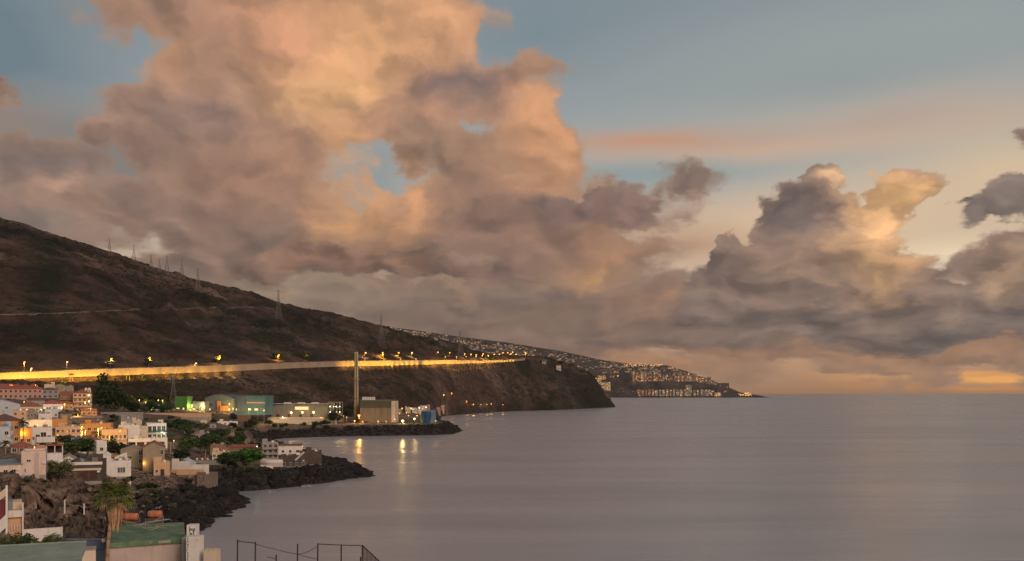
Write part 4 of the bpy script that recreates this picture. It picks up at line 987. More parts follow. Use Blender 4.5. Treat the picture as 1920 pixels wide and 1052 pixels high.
# ------------------------------------------------------------------ highway on its retaining wall
def build_highway():
    px = np.arange(-1500, 986, 5.0); x, Y, zt, zb = road(px)
    th = 0.7
    P = np.stack([x, Y], 1); d = np.gradient(P, axis=0); d /= np.linalg.norm(d, axis=1)[:, None]; nrm = np.stack([-d[:, 1], d[:, 0]], 1)   # away from viewer
    def ribbon(offs, mname):
        """offs: list of (offset away, z array); closed section"""
        n = len(px); k = len(offs); V = np.zeros((n, k, 3))
        for j, (o, z) in enumerate(offs): V[:, j, :2] = P + nrm * o; V[:, j, 2] = z
        V = V.reshape(-1, 3); F = []
        for i in range(n - 1):
            for j in range(k): F.append((i * k + j, i * k + (j + 1) % k, (i + 1) * k + (j + 1) % k, (i + 1) * k + j))
        return raw_mesh(mname, V, F)
    t = thing('retaining_wall', 'long pale concrete retaining wall under the highway across the foot of the hill', 'retaining wall', (x[296], Y[296], zb[296]))
    loc = np.array(t.location)
    def part(offs, name, m):
        me = ribbon(offs, name); me.transform(Matrix.Translation(-Vector(loc))); return link(name, me, t, mat(m))
    part([(0, zb - 5), (0, zt), (th, zt), (th, zb - 5)], 'wall', 'wallconc')
    part([(-.25, zt + .001), (-.25, zt + .5), (th + .2, zt + .5), (th + .2, zt + .001)], 'coping', 'conc')
    b = MB()
    for i in range(0, len(px), 2):
        a = (x[i] - loc[0] + nrm[i, 0] * .3, Y[i] - loc[1] + nrm[i, 1] * .3, zt[i] + .5 - loc[2]); b.bar(a, (a[0], a[1], a[2] + .8), .07)
        if i + 2 < len(px):
            q = (x[i + 2] - loc[0] + nrm[i + 2, 0] * .3, Y[i + 2] - loc[1] + nrm[i + 2, 1] * .3, zt[i + 2] + 1.2 - loc[2]); b.bar((a[0], a[1], a[2] + .7), q, .09)
    b.build('guard_rail', mat('steel'), t)
    # vertical construction joints as slim ribs
    rb = MB()
    for i in range(0, len(px), 3):
        a = Vector((x[i] - loc[0] - nrm[i, 0] * .05, Y[i] - loc[1] - nrm[i, 1] * .05, zb[i] - loc[2])); rb.bar(a, (a.x, a.y, zt[i] - loc[2]), .13)
    rb.build('buttress', mat('conc'), t)
    for nm, o0, o1, dz, m in (('highway', 0.72, 25.0, -0.62, 'asphalt'), ('lane_marking', 4.0, 4.2, -0.60, 'paint'), ('lane_marking', 8.0, 8.2, -0.60, 'paint'), ('lane_marking', 15.8, 16.0, -0.60, 'paint'), ('lane_marking', 20.4, 20.6, -0.60, 'paint')):
        V = np.zeros((len(px), 2, 3))
        for j, o in enumerate((o0, o1)): V[:, j, :2] = P + nrm * o; V[:, j, 2] = zt + dz
        V = V.reshape(-1, 3); F = [(2 * i, 2 * i + 2, 2 * i + 3, 2 * i + 1) for i in range(len(px) - 1)]
        tag(link(nm, raw_mesh(nm, V, F), mats=mat(m)), kind='structure')
    # median barrier
    mbz = MB()
    V = []
    me = None
    tb = thing('crash_barrier', 'low grey concrete barrier down the middle of the highway', 'barrier', (0, 0, 0))
    me = ribbon([(11.7, zt - .6), (11.85, zt + .3), (12.15, zt + .3), (12.3, zt - .6)], 'barrier'); link('barrier', me, tb, mat('conc'))
    return nrm
build_highway()
def road_pt(px, off, dz=0.0):
    x, Y, zt, zb = road(px); x2, Y2, _, _ = road(px + 2); d = Vector((float(x2 - x), float(Y2 - Y))).normalized()
    return Vector((float(x) - d.y * off, float(Y) + d.x * off, float(zt) - .6 + dz)), math.atan2(d.y, d.x)

def road_px(px, off, dz=0.0):
    q = px
    for _ in range(12):
        p, a = road_pt(q, off, dz); q += px - (p.x * FPX / p.y + 960)
    return p, a

def lamp_proto(h, arm, headm, r=0.45, name='street_lamp', base='steel'):
    t = thing(name, 'lamp', 'street lamp')
    MB().bar((0, 0, -.5), (0, 0, h), .16, 0, 6, .09).build('pole', mat(base), t)
    a = MB()
    if arm: a.bar((0, 0, h), (0, -arm * .6, h + .5), .07).bar((0, -arm * .6, h + .5), (0, -arm, h + .5), .06); a.build('arm', mat(base), t)
    hz_ = h + (.45 if arm else .3)
    g = MB(); g.lathe([(r * .5, -r * .8), (r, -r * .1), (r * .75, r * .6), (r * .2, r * .8)], 8, 0, (0, -arm, hz_)); g.build('lamp_head', mat(headm), t)
    c = MB(); c.lathe([(r * 1.1, r * .55), (r * .9, r * .95), (r * .2, r * 1.1)], 8, 0, (0, -arm, hz_)); c.build('hood', mat(base), t)
    return t, Vector((0, -arm, hz_ - r - .25))

UP = [(45, 678, 's', 'far left'), (58, 690, 'w', ''), (125, 678, 'w', ''), (207, 672, 'w', ''), (279, 670, 's', ''), (366, 682, 'w', ''), (410, 667, 's', ''), (521, 665, 's', ''), (573, 663, 's', ''), (684, 661, 'w', ''),
      (716, 661, 's', ''), (746, 661, 's', ''), (771, 661, 'w', ''), (820, 660, 's', ''), (842, 661, 's', ''), (870, 663, 's', ''), (882, 664, 'w', ''), (892, 665, 's', ''), (905, 663, 's', ''),
      (914, 666, 's', ''), (926, 664, 's', ''), (935, 664, 's', ''), (942, 661, 's', ''), (951, 661, 's', ''), (957, 663, 's', ''), (960, 660, 's', ''), (967, 664, 's', ''), (977, 662, 's', ''), (985, 661, 's', '')]
DN = [(684, 675.0), (720, 674.4), (751, 673.8), (780, 672.8), (835, 669), (856, 669), (874, 668.5), (893, 668.5), (904, 667), (916, 667)]
def highway_lamps():
    for k, (px, py, c, _) in enumerate(UP):
        off = 23.0 if px < 800 else 13.0
        p, a = road_px(px, off)
        zh = CAMZ - (py - HZ) * p.y / FPX; h = max(4.0, zh - p.z - .9)
        r = 0.85 * p.y / 900 * (1 if px < 800 else .72)
        ordn = ['first', 'second', 'third', 'fourth', 'fifth', 'sixth', 'seventh', 'eighth', 'ninth', 'tenth', 'eleventh', 'twelfth', 'thirteenth', 'fourteenth', 'fifteenth', 'sixteenth', 'seventeenth', 'eighteenth',
                'nineteenth', 'twentieth', 'twenty-first', 'twenty-second', 'twenty-third', 'twenty-fourth', 'twenty-fifth', 'twenty-sixth', 'twenty-seventh', 'twenty-eighth', 'last'][k]
        t, lp = lamp_proto(h, 1.6, 'gsodium' if c == 's' else 'gwarm', r)
        t.location = p; t.rotation_euler = (0, 0, a)
        t['label'] = '%s tall %s lamp along the back of the highway, counted from the left edge' % (ordn, 'orange' if c == 's' else 'pale yellow'); t['group'] = 'lamps along the highway'
        spot_light(t, lp, (0, .55, -1), 4.0 * (9000 if c == 's' else 4000) * (min(1.5, (p.y / 1000)) if px < 820 else .55), SOD if c == 's' else WARM, 158, .8)
    for k, (px, py) in enumerate(DN):
        p, a = road_px(px, 1.2); zh = CAMZ - (py - HZ) * p.y / FPX; h = max(1.2, zh - p.z - .4)
        t, lp = lamp_proto(h, 0, 'gwarm', 0.42 * p.y / 900, 'bollard_lamp'); t.location = p
        t['category'] = 'road lamp'; t['group'] = 'low lamps on the wall edge'
        t['label'] = '%s low round lamp on the outer wall edge of the highway from the chimney rightwards' % ['first', 'second', 'third', 'fourth', 'fifth', 'sixth', 'seventh', 'eighth', 'ninth', 'tenth'][k]
        spot_light(t, lp + Vector((0, -1.2, -.3)), (0, .5, -1), 6000, SOD, 150, .5)
highway_lamps()

def added_wall_floods():  # added fixtures without glowing heads, put in to turn the highway wall orange
    src = None; k = 0
    spots = list(np.arange(-340, 430, 24))
    for px in spots:
        x, Y, zt, zb = [float(v) for v in road(px)]; x2, Y2, _, _ = road(px + 2); d = Vector((float(x2) - x, float(Y2) - Y)).normalized()
        px_, py_ = x + d.y * 9.0, Y - d.x * 9.0; g = ground(px_, py_)
        if src is None:
            src = thing('floodlight', 'small floodlight on a post, added to light the highway wall', 'floodlight', (0, 0, 0), 0, 'added floodlights below the highway wall')
            MB().bar((0, 0, -1), (0, 0, 2.2), .08, 0, 6).build('post', mat('steel'), src)
            MB().box(-.35, .35, -.2, .15, 2.2, 2.7).build('housing', mat('steel'), src)
            t = src; t.location = (px_, py_, g)
        else: t = copy_tree(src, (px_, py_, g))
        fade = min(1, max(.35, (430 - px) / 160)) if px < 500 else min(1, max(.3, (px - 640) / 70))
        spot_light(t, (0, .5, 2.9), (-d.y, d.x, .45), 7600 * fade, (1.0, 0.56, 0.05), 150, .4, .8)
        KIDS.pop(t.name, None)
    src = None
    for k, px in enumerate(list(np.arange(648, 800, 9.0)) + list(np.arange(805, 975, 5.5))):  # masts added on the slope as a source for the right wall's glow
        x, Y, zt, zb = [float(v) for v in road(px)]; p, a = road_px(px, -11.0); g = min(ground(p.x, p.y), zb)
        if src is None:
            src = thing('added_wall_mast', 'slim floodlight mast added on the slope to light the highway wall', 'floodlight', (0, 0, 0), 0, 'added floodlight masts right of the chimney')
            MB().bar((0, 0, -1), (0, 0, 1), .10, 0, 5).build('post', mat('steel'), src); MB().box(-.35, .35, -.35, .1, -.2, .3).build('housing', mat('steel'), src); t = src
        else: t = copy_tree(src, p, a)
        t.location = (p.x, p.y, g); t.rotation_euler = (0, 0, a); hh = max(2.0, zb + 1.5 - g)
        for c in t.children:
            if c.name.startswith('post'): c.scale = (1, 1, hh)
            elif c.name.startswith('housing'): c.location = (0, 0, hh + .2)
        spot_light(t, (0, .5, hh + .3), (0, 1, .5), 19000 * min(1, max(.25, (px - 630) / 70)) * (1 if px < 800 else .8), (1.0, 0.56, 0.05), 135, .4, .9); KIDS.pop(t.name, None)
added_wall_floods()

def make_car(m):
    t = thing('car', 'car', 'car')
    b = MB(); b.box(-2.1, 2.1, -.85, .85, .35, .85, top=(.05, .1, .04, .04)); b.build('body', mat(m), t)
    c = MB(); c.box(-1.5, 1.0, -.76, .76, .852, 1.42, top=(.35, .6, .12, .12)); c.build('cabin', mat('glass'), t)
    for wx in (-1.3, 1.3):
        for wy in (-.82, .82): MB().bar((wx, wy - .1, .33), (wx, wy + .1, .33), .33, 0, 10).build('wheel', mat('rubber'), t)
    for wy in (-.6, .6):
        MB().box(2.101, 2.16, wy - .16, wy + .16, .58, .74).build('headlight', mat('ghead'), t); MB().box(-2.15, -2.101, wy - .16, wy + .16, .62, .76).build('tail_light', mat('gtail'), t)
    return t
cars = [make_car(m) for m in ('carw', 'card', 'carred')]; used_car = [False] * 3
for k, (px, lane) in enumerate([(250, 1), (392, 0), (560, 1), (640, 0), (700, 0), (742, 1), (790, 0), (815, 0), (846, 1), (868, 0), (888, 0), (905, 1), (921, 0), (937, 0), (950, 1), (962, 0), (972, 3), (978, 2)]):
    p, a = road_pt(px, [2.2, 6.1, 17.8, 22.2][lane], 0.01); ci = k % 3
    lab = '%s car on the highway above the retaining wall, number %s from the left' % (['white', 'dark', 'red'][ci], ['one', 'two', 'three', 'four', 'five', 'six', 'seven', 'eight', 'nine', 'ten', 'eleven', 'twelve', 'thirteen', 'fourteen', 'fifteen', 'sixteen', 'seventeen', 'eighteen'][k])
    rz = a + (math.pi if lane < 2 else 0)
    if used_car[ci]: copy_tree(cars[ci], p, rz, 1.0, lab, 'cars on the highway')
    else:
        t = cars[ci]; t.location = p; t.rotation_euler = (0, 0, rz); t['label'] = lab; t['group'] = 'cars on the highway'; used_car[ci] = True

# ------------------------------------------------------------------ pylons on the hill
def pylon(h, w, r, label, loc, rz=0.0, arms=3):
    t = thing('pylon', label, 'pylon', loc, rz, 'pylons on the hillside')
    nlev = 7; lev = [h * (i / nlev) ** .92 for i in range(nlev + 1)]; hw = lambda z: w * (1 - .86 * min(1, max(0, z) / (h * .72)) ** .8) * .5 + (.25)
    leg = MB(); br = MB()
    c = lambda z: [(-hw(z), -hw(z), z), (hw(z), -hw(z), z), (hw(z), hw(z), z), (-hw(z), hw(z), z)]
    for a, b in zip(lev[:-1], lev[1:]):
        A, B = c(a - (2 if a == 0 else 0)), c(b)
        for i in range(4):
            leg.bar(A[i], B[i], r, 0, 4); j = (i + 1) % 4; br.bar(A[i], B[j], r * .55, 0, 3); br.bar(A[j], B[i], r * .55, 0, 3); br.bar(B[i], B[j], r * .5, 0, 3)
    leg.build('leg', mat('steel'), t); br.build('bracing', mat('steel'), t)
    for k in range(arms):
        z = h * (.72 + .11 * k); L = w * (.95 - .12 * k) * .8 + 2
        a = MB(); a.bar((-L, 0, z), (L, 0, z), r * .8).bar((-L, 0, z), (-hw(z), 0, z + h * .04), r * .5).bar((L, 0, z), (hw(z), 0, z + h * .04), r * .5)
        for s in (-L, L): a.bar((s, 0, z), (s, 0, z - 1.8), r * .6)
        a.build('crossarm', mat('steel'), t)
    return t
def on(px, py, bvs=(0, 1)):
    h = ray(px, py, bvs); return None if h is None else h[0]
for (px, top, base, lab) in [(205, 447, 474, 'lattice pylon highest on the ridge, at the far left of the row'), (251, 459, 491, 'lattice pylon second down the ridge from the left'),
        (283, 477, 501, 'small faint pylon just behind the ridge, third from the left'), (299, 485, 511, 'lattice pylon on the ridge with wide arms, fourth from the left'),
        (313, 479, 515, 'tall double-armed pylon in the close group on the ridge'), (341, 486, 522, 'lattice pylon standing right of the close group on the ridge'),
        (371, 501, 548, 'pylon at the lower end of the ridge row, its feet below the crest'), (522, 543, 600, 'tall pylon on the slope crossing the skyline near the hill middle'),
        (715, 590, 652, 'pylon standing where the far town first shows above the hill'), (863, 620, 668, 'rightmost pylon on the hill, against the far town'),
        (325, 703, 752, 'lattice pylon in front of the highway wall above the green shed')]:
    p = on(px, base)
    if p is None: continue
    h = (base - top) * p.y / FPX
    pylon(h, h * .2 + 1.5, max(.10, min(.26, p.y * .00013)), lab, p, 0.5, 3)
for px in (237, 243):
    p = on(px, 712); t = thing('pole', '%s of two slim poles in front of the highway wall' % ('left' if px == 237 else 'right'), 'pole', p)
    MB().bar((0, 0, -1), (0, 0, 11), .18, 0, 6, .12).build('shaft', mat('steel'), t); MB().box(-.8, .8, -.05, .05, 9.9, 10.1).build('crossarm', mat('steel'), t)

# ------------------------------------------------------------------ track cut across the hillside
def hill_track():
    pts = []
    for px in np.arange(-120, 524, 7):
        py = np.interp(px, [-120, 0, 60, 110, 200, 300, 400, 470, 524], [592, 590.5, 589, 587.5, 583.5, 580.5, 577.5, 577, 580])
        p = on(float(px), float(py), (1,))
        if p is not None: pts.append(p)
    z = np.array([p.z for p in pts]); zs = np.convolve(np.pad(z, 3, 'edge'), np.ones(7) / 7, 'valid')
    V = []; 
    for p, q in zip(pts, zs): V += [(p.x, p.y - 2.2, q - 3), (p.x, p.y - 1.3, q + .7), (p.x, p.y + 1.3, q + .8), (p.x, p.y + 2.5, q - 3)]
    F = []
    for i in range(len(pts) - 1):
        for j in range(3): F.append((4 * i + j, 4 * i + 4 + j, 4 * i + 5 + j, 4 * i + 1 + j))
    tag(link('water_channel', raw_mesh('water_channel', V, F), mats=mat('darkrock')), 'thin pale concrete water channel running level across the dark hillside', 'water channel')
hill_track()

# ------------------------------------------------------------------ scrub on the hill (uncountable)
def scatter_blobs(name, X, Y, Z, size, m, seed, squash=.6):
    r = np.random.RandomState(seed); n = len(X)
    base = np.array([(1, 0, 0), (0, 1, 0), (-1, 0, 0), (0, -1, 0), (0, 0, 1), (.7, .7, .55), (-.7, .7, .55), (-.7, -.7, .55), (.7, -.7, .55)], float)
    F = np.array([(0, 5, 4), (5, 1, 4), (1, 6, 4), (6, 2, 4), (2, 7, 4), (7, 3, 4), (3, 8, 4), (8, 0, 4)])
    V = base[None] * (0.75 + .5 * r.rand(n, len(base), 1)) * size[:, None, None]; V[:, :, 2] *= squash
    V += np.stack([X, Y, Z], 1)[:, None]
    Fa = (F[None] + np.arange(n)[:, None, None] * len(base)).reshape(-1, 3)
    return tag(link(name, raw_mesh(name, V.reshape(-1, 3), Fa), mats=mat(m)), kind='stuff')
def hill_scrub():
    X, Y, Z = mtn_arr; h, w = X.shape; r = np.random.RandomState(5)
    for (n, m, s0, s1, nm, lab) in ((9000, 'leafdark', 1.2, 3.2, 'scrub', 'dark low scrub scattered over the volcanic hillside'), (5000, 'leafbrown', 1.0, 2.6, 'dry_scrub', 'dry brown scrub scattered over the volcanic hillside')):
        ii = r.randint(2, h - 26, n * 3); jj = r.randint(0, w - 1, n * 3)
        gx = fbm(X[ii, jj] / 120, Y[ii, jj] / 160, oc=3, seed=77)
        ok = (gx > -0.1 + .35 * r.rand(n * 3)) & ~((ii > 68) & (ii < 82) & (jj < 825)) & (Z[ii, jj] > 6); ii, jj = ii[ok][:n], jj[ok][:n]
        sc = (Y[ii, jj] / 1500).clip(.6, 1.6)
        o = scatter_blobs(nm, X[ii, jj], Y[ii, jj], Z[ii, jj] - .2, (s0 + (s1 - s0) * r.rand(len(ii)) ** 2) * sc, m, 3 + n); o['label'] = lab; o['category'] = 'scrub'
hill_scrub()

# ------------------------------------------------------------------ far town
def far_house_mesh(w, d, h, wallm, litm, seed):
    r = random.Random(seed); b = MB(); b.box(-w / 2, w / 2, 0, d, -12, h, 0); b.box(-w / 2 - .3, w / 2 + .3, -.3, d + .3, h, h + .5, 1)
    fl = max(1, int(h / 3.2))
    for f in range(fl):
        for i in range(int(w / 4)):
            x = -w / 2 + 2 + i * 4; lit = r.random() < .14
            b.box(x - .9, x + .9, -.12, -.002, f * 3.2 + 1.0, f * 3.2 + 2.4, 3 if lit else 2)
    me = b.mesh('far_house')
    for m in (wallm, 'roofgrey', 'glass', litm): me.materials.append(mat(m))
    return me
def far_town():
    r = random.Random(21); metas = []
    walls = ['conc', 'cream', 'grey', 'peach', 'brown', 'conc', 'olive', 'pink']
    meshes = [far_house_mesh(r.uniform(13, 30), 12, r.uniform(6, 15), walls[i % 8], 'gfar' if i % 3 else 'gfarw', i) for i in range(14)]
    fr = np.array(FR, float); pts = []
    tries = 0
    def lowlim(px): return np.interp(px, [715, 760, 800, 860, 940, 1000, 1050, 1100, 1180, 1185, 1300, 1340, 1370], [614, 628, 640, 655, 668, 676, 690, 702, 700, 714, 716, 722, 732])
    while len(pts) < 720 and tries < 9000:
        tries += 1; px = r.uniform(716, 1362); top = float(np.interp(px, fr[:, 0], fr[:, 1])) + .6; lo = float(lowlim(px))
        if lo <= top: continue
        py = top + (lo - top) * r.random() ** .8
        if 1060 < px < 1190 and py > 690 and r.random() < .6: continue
        if mnoise.noise(Vector((px * .03, py * .09, 0))) < -.22: continue
        h1 = ray(px, py, (0, 1)); h2 = ray(px, py, (2,))
        if h2 is None or (h1 and h1[1] < h2[1]): continue
        pts.append((h2[0], px, py))
    pts.sort(key=lambda q: -q[0].y); pts = pts[::-1]
    V = []; 
    for k, (p, px, py) in enumerate(pts):
        me = meshes[r.randrange(14)]
        if k < 290:
            o = bpy.data.objects.new('hillside_house', me); COL.objects.link(o); o.location = p; o.rotation_euler = (0, 0, r.uniform(-.6, .6)); s = r.uniform(.75, 1.25); o.scale = (s, s, s)
            tag(o, 'one of the small houses packed on the far hillside above the coast', 'house', 'houses of the far hillside town')
        else: V.append((p, me, r.uniform(-.6, .6)))
    bm = bmesh.new(); allm = {}
    for p, me, a in V:
        n0 = len(bm.faces); bm.from_mesh(me); bm.faces.ensure_lookup_table()
        M = Matrix.Translation(p) @ Matrix.Rotation(a, 4, 'Z'); vs = set()
        base = [allm.setdefault(mm.name, len(allm)) for mm in me.materials]
        for f in bm.faces[n0:]:
            f.material_index = base[f.material_index]; vs.update(f.verts)
        bmesh.ops.transform(bm, matrix=M, verts=list(vs))
    me = bpy.data.meshes.new('far_houses'); bm.to_mesh(me); bm.free()
    for nm in allm: me.materials.append(bpy.data.materials[nm])
    tag(link('far_houses', me), 'mass of tiny houses farther up the distant hillside', 'houses', kind='stuff')
    # street lights of the far town
    L = {'gfar': [], 'gfarw': []}
    def dot(px, py, key, s=1.0, up=6):
        h = ray(px, py, (2,)); h1 = ray(px, py, (0, 1))
        if h is None or (h1 and h1[1] < h[1]): return
        L[key].append((h[0].x, h[0].y - 6, h[0].z + up, s))
    for k in range(380):
        px = r.uniform(720, 1345); top = float(np.interp(px, fr[:, 0], fr[:, 1])) + .8; lo = float(lowlim(px)); lo = max(lo, top + 1)
        if mnoise.noise(Vector((px * .03, 7, 0))) < -.25: continue
        dot(px, top + (lo - top) * r.random(), 'gfar' if r.random() < .62 else 'gfarw', r.uniform(.5, 1.15))
    for k in range(60): dot(r.uniform(1170, 1242), r.uniform(683.5, 687.5), 'gfar', r.uniform(1.6, 2.6), 8)
    for cx, cyy, n in ((1258, 691, 10), (1291, 701, 9), (1310, 706, 9), (1075, 690, 14), (1395, 739.5, 0), (730, 615, 10), (748, 619, 8), (865, 640, 6), (1150, 706, 8)):
        for i in range(n): dot(r.gauss(cx, 4), r.gauss(cyy, 1.2), 'gfar' if cx != 1075 else 'gfarw', r.uniform(1.2, 2.0))
    for k in range(26): dot(r.uniform(1383, 1410), r.uniform(739.0, 742.6), 'gfar', r.uniform(1.4, 2.3), 4)
    for k in range(24): dot(r.uniform(1115, 1340), r.uniform(733, 741), 'gfar', r.uniform(.6, 1.3), 4)
    for key, pts2 in L.items():
        a = np.array(pts2); n = len(a); base = np.array([(1, 0, 0), (-1, 0, 0), (0, 1, 0), (0, -1, 0), (0, 0, 1), (0, 0, -1)], float) * 1.9
        F = np.array([(0, 2, 4), (2, 1, 4), (1, 3, 4), (3, 0, 4), (2, 0, 5), (1, 2, 5), (3, 1, 5), (0, 3, 5)])
        Vv = base[None] * a[:, 3][:, None, None] + a[:, :3][:, None]; Fa = (F[None] + np.arange(n)[:, None, None] * 6).reshape(-1, 3)
        tag(link('town_lights', raw_mesh('town_lights', Vv.reshape(-1, 3), Fa), mats=mat(key)), ('warm yellow' if key == 'gfar' else 'pale white') + ' street and window lights of the far hillside town', 'lights', kind='stuff')
far_town()

def apartment(px0, px1, top, base, m, label, group, seed, dY=0, round_=False, lit=.10):
    h = ray((px0 + px1) / 2, base, (2,))
    Y = (h[0].y if h else 8700) + dY; w = (px1 - px0) * Y / FPX; H = (base - top) * Y / FPX; p = W((px0 + px1) / 2, base, Y)
    t = thing('apartment_block', label, 'apartment block', p, 0, group); r = random.Random(seed)
    b = MB(); b.box(-w / 2, w / 2, 0, 26, -30, H); b.build('wall', mat(m), t)
    MB().box(-w / 2 - .5, w / 2 + .5, -.5, 26.5, H, H + 1.5).build('roof', mat('roofgrey'), t)
    if w > 20: MB().box(-3, 3, 8, 15, H + 1.5, H + 6).build('lift_housing', mat(m), t)
    nf = max(2, int(H / 7)); nc = max(2, int(w / 7)); bands = MB(); lits = MB()
    for f in range(nf):
        for c in range(nc):
            x0 = -w / 2 + (c + .18) * w / nc; x1 = x0 + w / nc * .62; z0 = (f + .3) * H / nf
            (lits if r.random() < lit else bands).box(x0, x1, -.5, -.01, z0, z0 + H / nf * .5)
    tag(bands.build('window', mat('glass'), t), kind='stuff')
    if lits.v: tag(lits.build('lit_window', mat('gfar'), t), kind='stuff')
    return t
ra = random.Random(4)
x = 1186.0; k = 0
while x < 1328:
    w_ = ra.uniform(4.2, 6.6); top = 699 + (x - 1186) * .07 + ra.uniform(-2.5, 2.5)
    apartment(x, x + w_ - .8, max(top, 697), 715.5, ra.choice(['brown', 'pink', 'grey', 'peach', 'cream', 'conc', 'brown']), 'one of the apartment blocks standing shoulder to shoulder above the dark coastal band', 'upper row of apartment blocks on the far coast', k)
    x += w_; k += 1
x = 1196.0
while x < 1318:
    w_ = ra.uniform(5.0, 6.5); lab = 'one of the apartment towers in the row along the water on the far coast'
    if 1284 < x < 1296: x += w_; continue
    apartment(x, x + w_ - 1.4, 731 + ra.uniform(-1, .8), 742.5, 'pink' if x < 1222 else ra.choice(['cream', 'grey', 'conc', 'cream']), lab, 'waterfront apartment towers on the far coast', 100 + int(x))
    x += w_ + .9
apartment(1286, 1297, 722, 742.5, 'conc', 'tall pale slab block rising above the waterfront towers on the far coast', None, 300)
apartment(1345, 1367, 718.5, 737, 'darkconc', 'dark square tower block at the low right end of the far coast', None, 301, lit=.02)
apartment(1318, 1340, 731, 742, 'grey', 'low grey block at the water right of the waterfront towers', None, 302)
apartment(1340, 1352, 736, 743, 'cream', 'small pale block by the water left of the dark square tower', None, 303, lit=.3)
apartment(1127, 1145, 716.5, 733, 'grey', 'wide grey block by the sea just right of the black headland', None, 304, lit=.2)
apartment(1113, 1128, 709, 722, 'conc', 'stepped pale block half hidden behind the black headland', None, 305, lit=.3)
apartment(1120, 1136, 704, 712, 'brown', 'long low brown block above the stepped pale block', None, 306, lit=.2)
apartment(1396, 1405, 736, 742.5, 'cream', 'small lit building near the tip of the far coast', None, 307, lit=.5)
# ------------------------------------------------------------------ power station on its platform
def flat_at(px, py, Y): return W(px, py, Y)
def chimney():
    Y = 930.0; u = Y / FPX; zb = ground((668 - 960) * u, Y); top = CAMZ + (HZ - 659) * u
    t = thing('chimney', 'tall tapering power station chimney with a paler upper half', 'chimney', ((668 - 960) * u, Y, zb)); H = top - zb; zc = CAMZ + (HZ - 711) * u - zb
    MB().lathe([(5.6 * u, -3), (4.8 * u, H * .12), (3.9 * u, zc)], 20).build('lower_shaft', mat('chimb'), t, True)
    MB().lathe([(4.1 * u, zc + .01), (3.9 * u, zc + 2.5), (3.5 * u, H - .5)], 20).build('upper_shaft', mat('chimt'), t, True)
    MB().lathe([(5.3 * u, zc - .8), (5.6 * u, zc - .1), (5.6 * u, zc + .35), (4.6 * u, zc + .4)], 20).build('gallery', mat('conc'), t)
    MB().lathe([(3.6 * u, H - .5), (4.1 * u, H - .3), (4.1 * u, H + .6), (3.3 * u, H + .6)], 20).build('rim', mat('darkconc'), t)
    b = MB(); b.bar((2.2 * u, -5.2 * u, 0), (2.2 * u * .7, -4.4 * u, H - 2), .22, 0, 5); b.build('ladder', mat('rust'), t)
    for i, z in enumerate((zc * .55, zc + (H - zc) * .5)):
        MB().lathe([(4.5 * u, z - .2), (4.55 * u, z), (4.4 * u, z + .3)] if z < zc else [(3.85 * u, z - .2), (3.9 * u, z), (3.8 * u, z + .3)], 20, cap=False).build('band', mat('darkconc'), t)
chimney()

def box_thing(name, label, cat, px0, px1, top, base, Y, depth, m, rz=0.0, under=4.0):
    w = (px1 - px0) * Y / FPX; H = (base - top) * Y / FPX; t = thing(name, label, cat, W((px0 + px1) / 2, base, Y), R(rz))
    return t, w, H
def power_hall():
    Y = 905; t, w, H = box_thing('power_hall', 'big windowless taupe power hall with a dark band round its top', 'power hall', 675, 733, 751, 798, Y, 30, 'hall')
    MB().box(-w / 2, w / 2, 0, 32, -2, H * .70).build('wall', mat('hall'), t)
    MB().box(-w / 2 + .3, w / 2 - .3, .2, 31.6, H * .70 + .001, H).build('upper_cladding', mat('hallband'), t)
    MB().box(-w / 2, w / 2, 0, 32, H + .002, H + .6).build('roof', mat('roofgrey'), t)
    for i in range(5): MB().box(-w / 2 + (i + .5) * w / 5 - .35, -w / 2 + (i + .5) * w / 5 + .35, -.35, -.002, -1, H * .69).build('pilaster', mat('hall'), t)
    door(t, -w * .3, 4, 4.5, 'darkwood'); door(t, w * .25, 3, 3.5, 'darkwood')
    for i in range(7):      # vents on the roof
        MB().lathe([(.9, 0), (.9, 2.6), (1.2, 2.7), (.2, 3.3)], 8, 0, (-w / 2 + 2.2 + i * 2.0, 6, H + .6)).build('vent', mat('white'), t)
    MB().box(w / 2 + .002, w / 2 + 4.6, 3, 24, -2, H * .98).build('side_tower', mat('cream'), t)
    for k in range(4): MB().box(w / 2 + 4.6, w / 2 + 5.0, 3, 3.4, -1, H * .95 - k).build('duct', mat('steel'), t)
power_hall()
def shed():
    Y = 900; t, w, H = box_thing('turbine_shed', 'long low grey shed lit by three floodlights', 'shed', 509, 613, 757.5, 783, Y, 40, 'shed')
    w1 = w * .42
    MB().prism([(-w / 2, -5), (-w / 2, H * .88), (-w / 2 + w1, H), (-w / 2 + w1, -5)], 0, 30).build('wall', mat('shed'), t)
    MB().box(-w / 2 + w1 + .003, w / 2, 1.5, 32, -5, H).build('wall', mat('shed'), t)
    MB().box(-w / 2 - .3, w / 2 + .3, -.3, 32, H + .01, H + .35).build('roof', mat('paleblue'), t)
    p = MB(); p.box(-w * .13, w * .16, .9, 1.45, H * .58, H * .80); p.build('lit_panel', mat('gpanel'), t)
    for i in range(3): MB().box(-w / 2 + w * (.2 + .25 * i), -w / 2 + w * (.32 + .25 * i), 5, 9, H + .36, H + 1.6).build('skylight', mat('white'), t)
    for i in range(4): door(t, -w * .38 + i * w * .2, 3, 3.4, 'darkwood', y=0 if i < 2 else 1.5)
    MB().box(-w * .5, w * .5, -14, -13.6, -4, .9).build('yard_wall', mat('cream'), t)
shed()
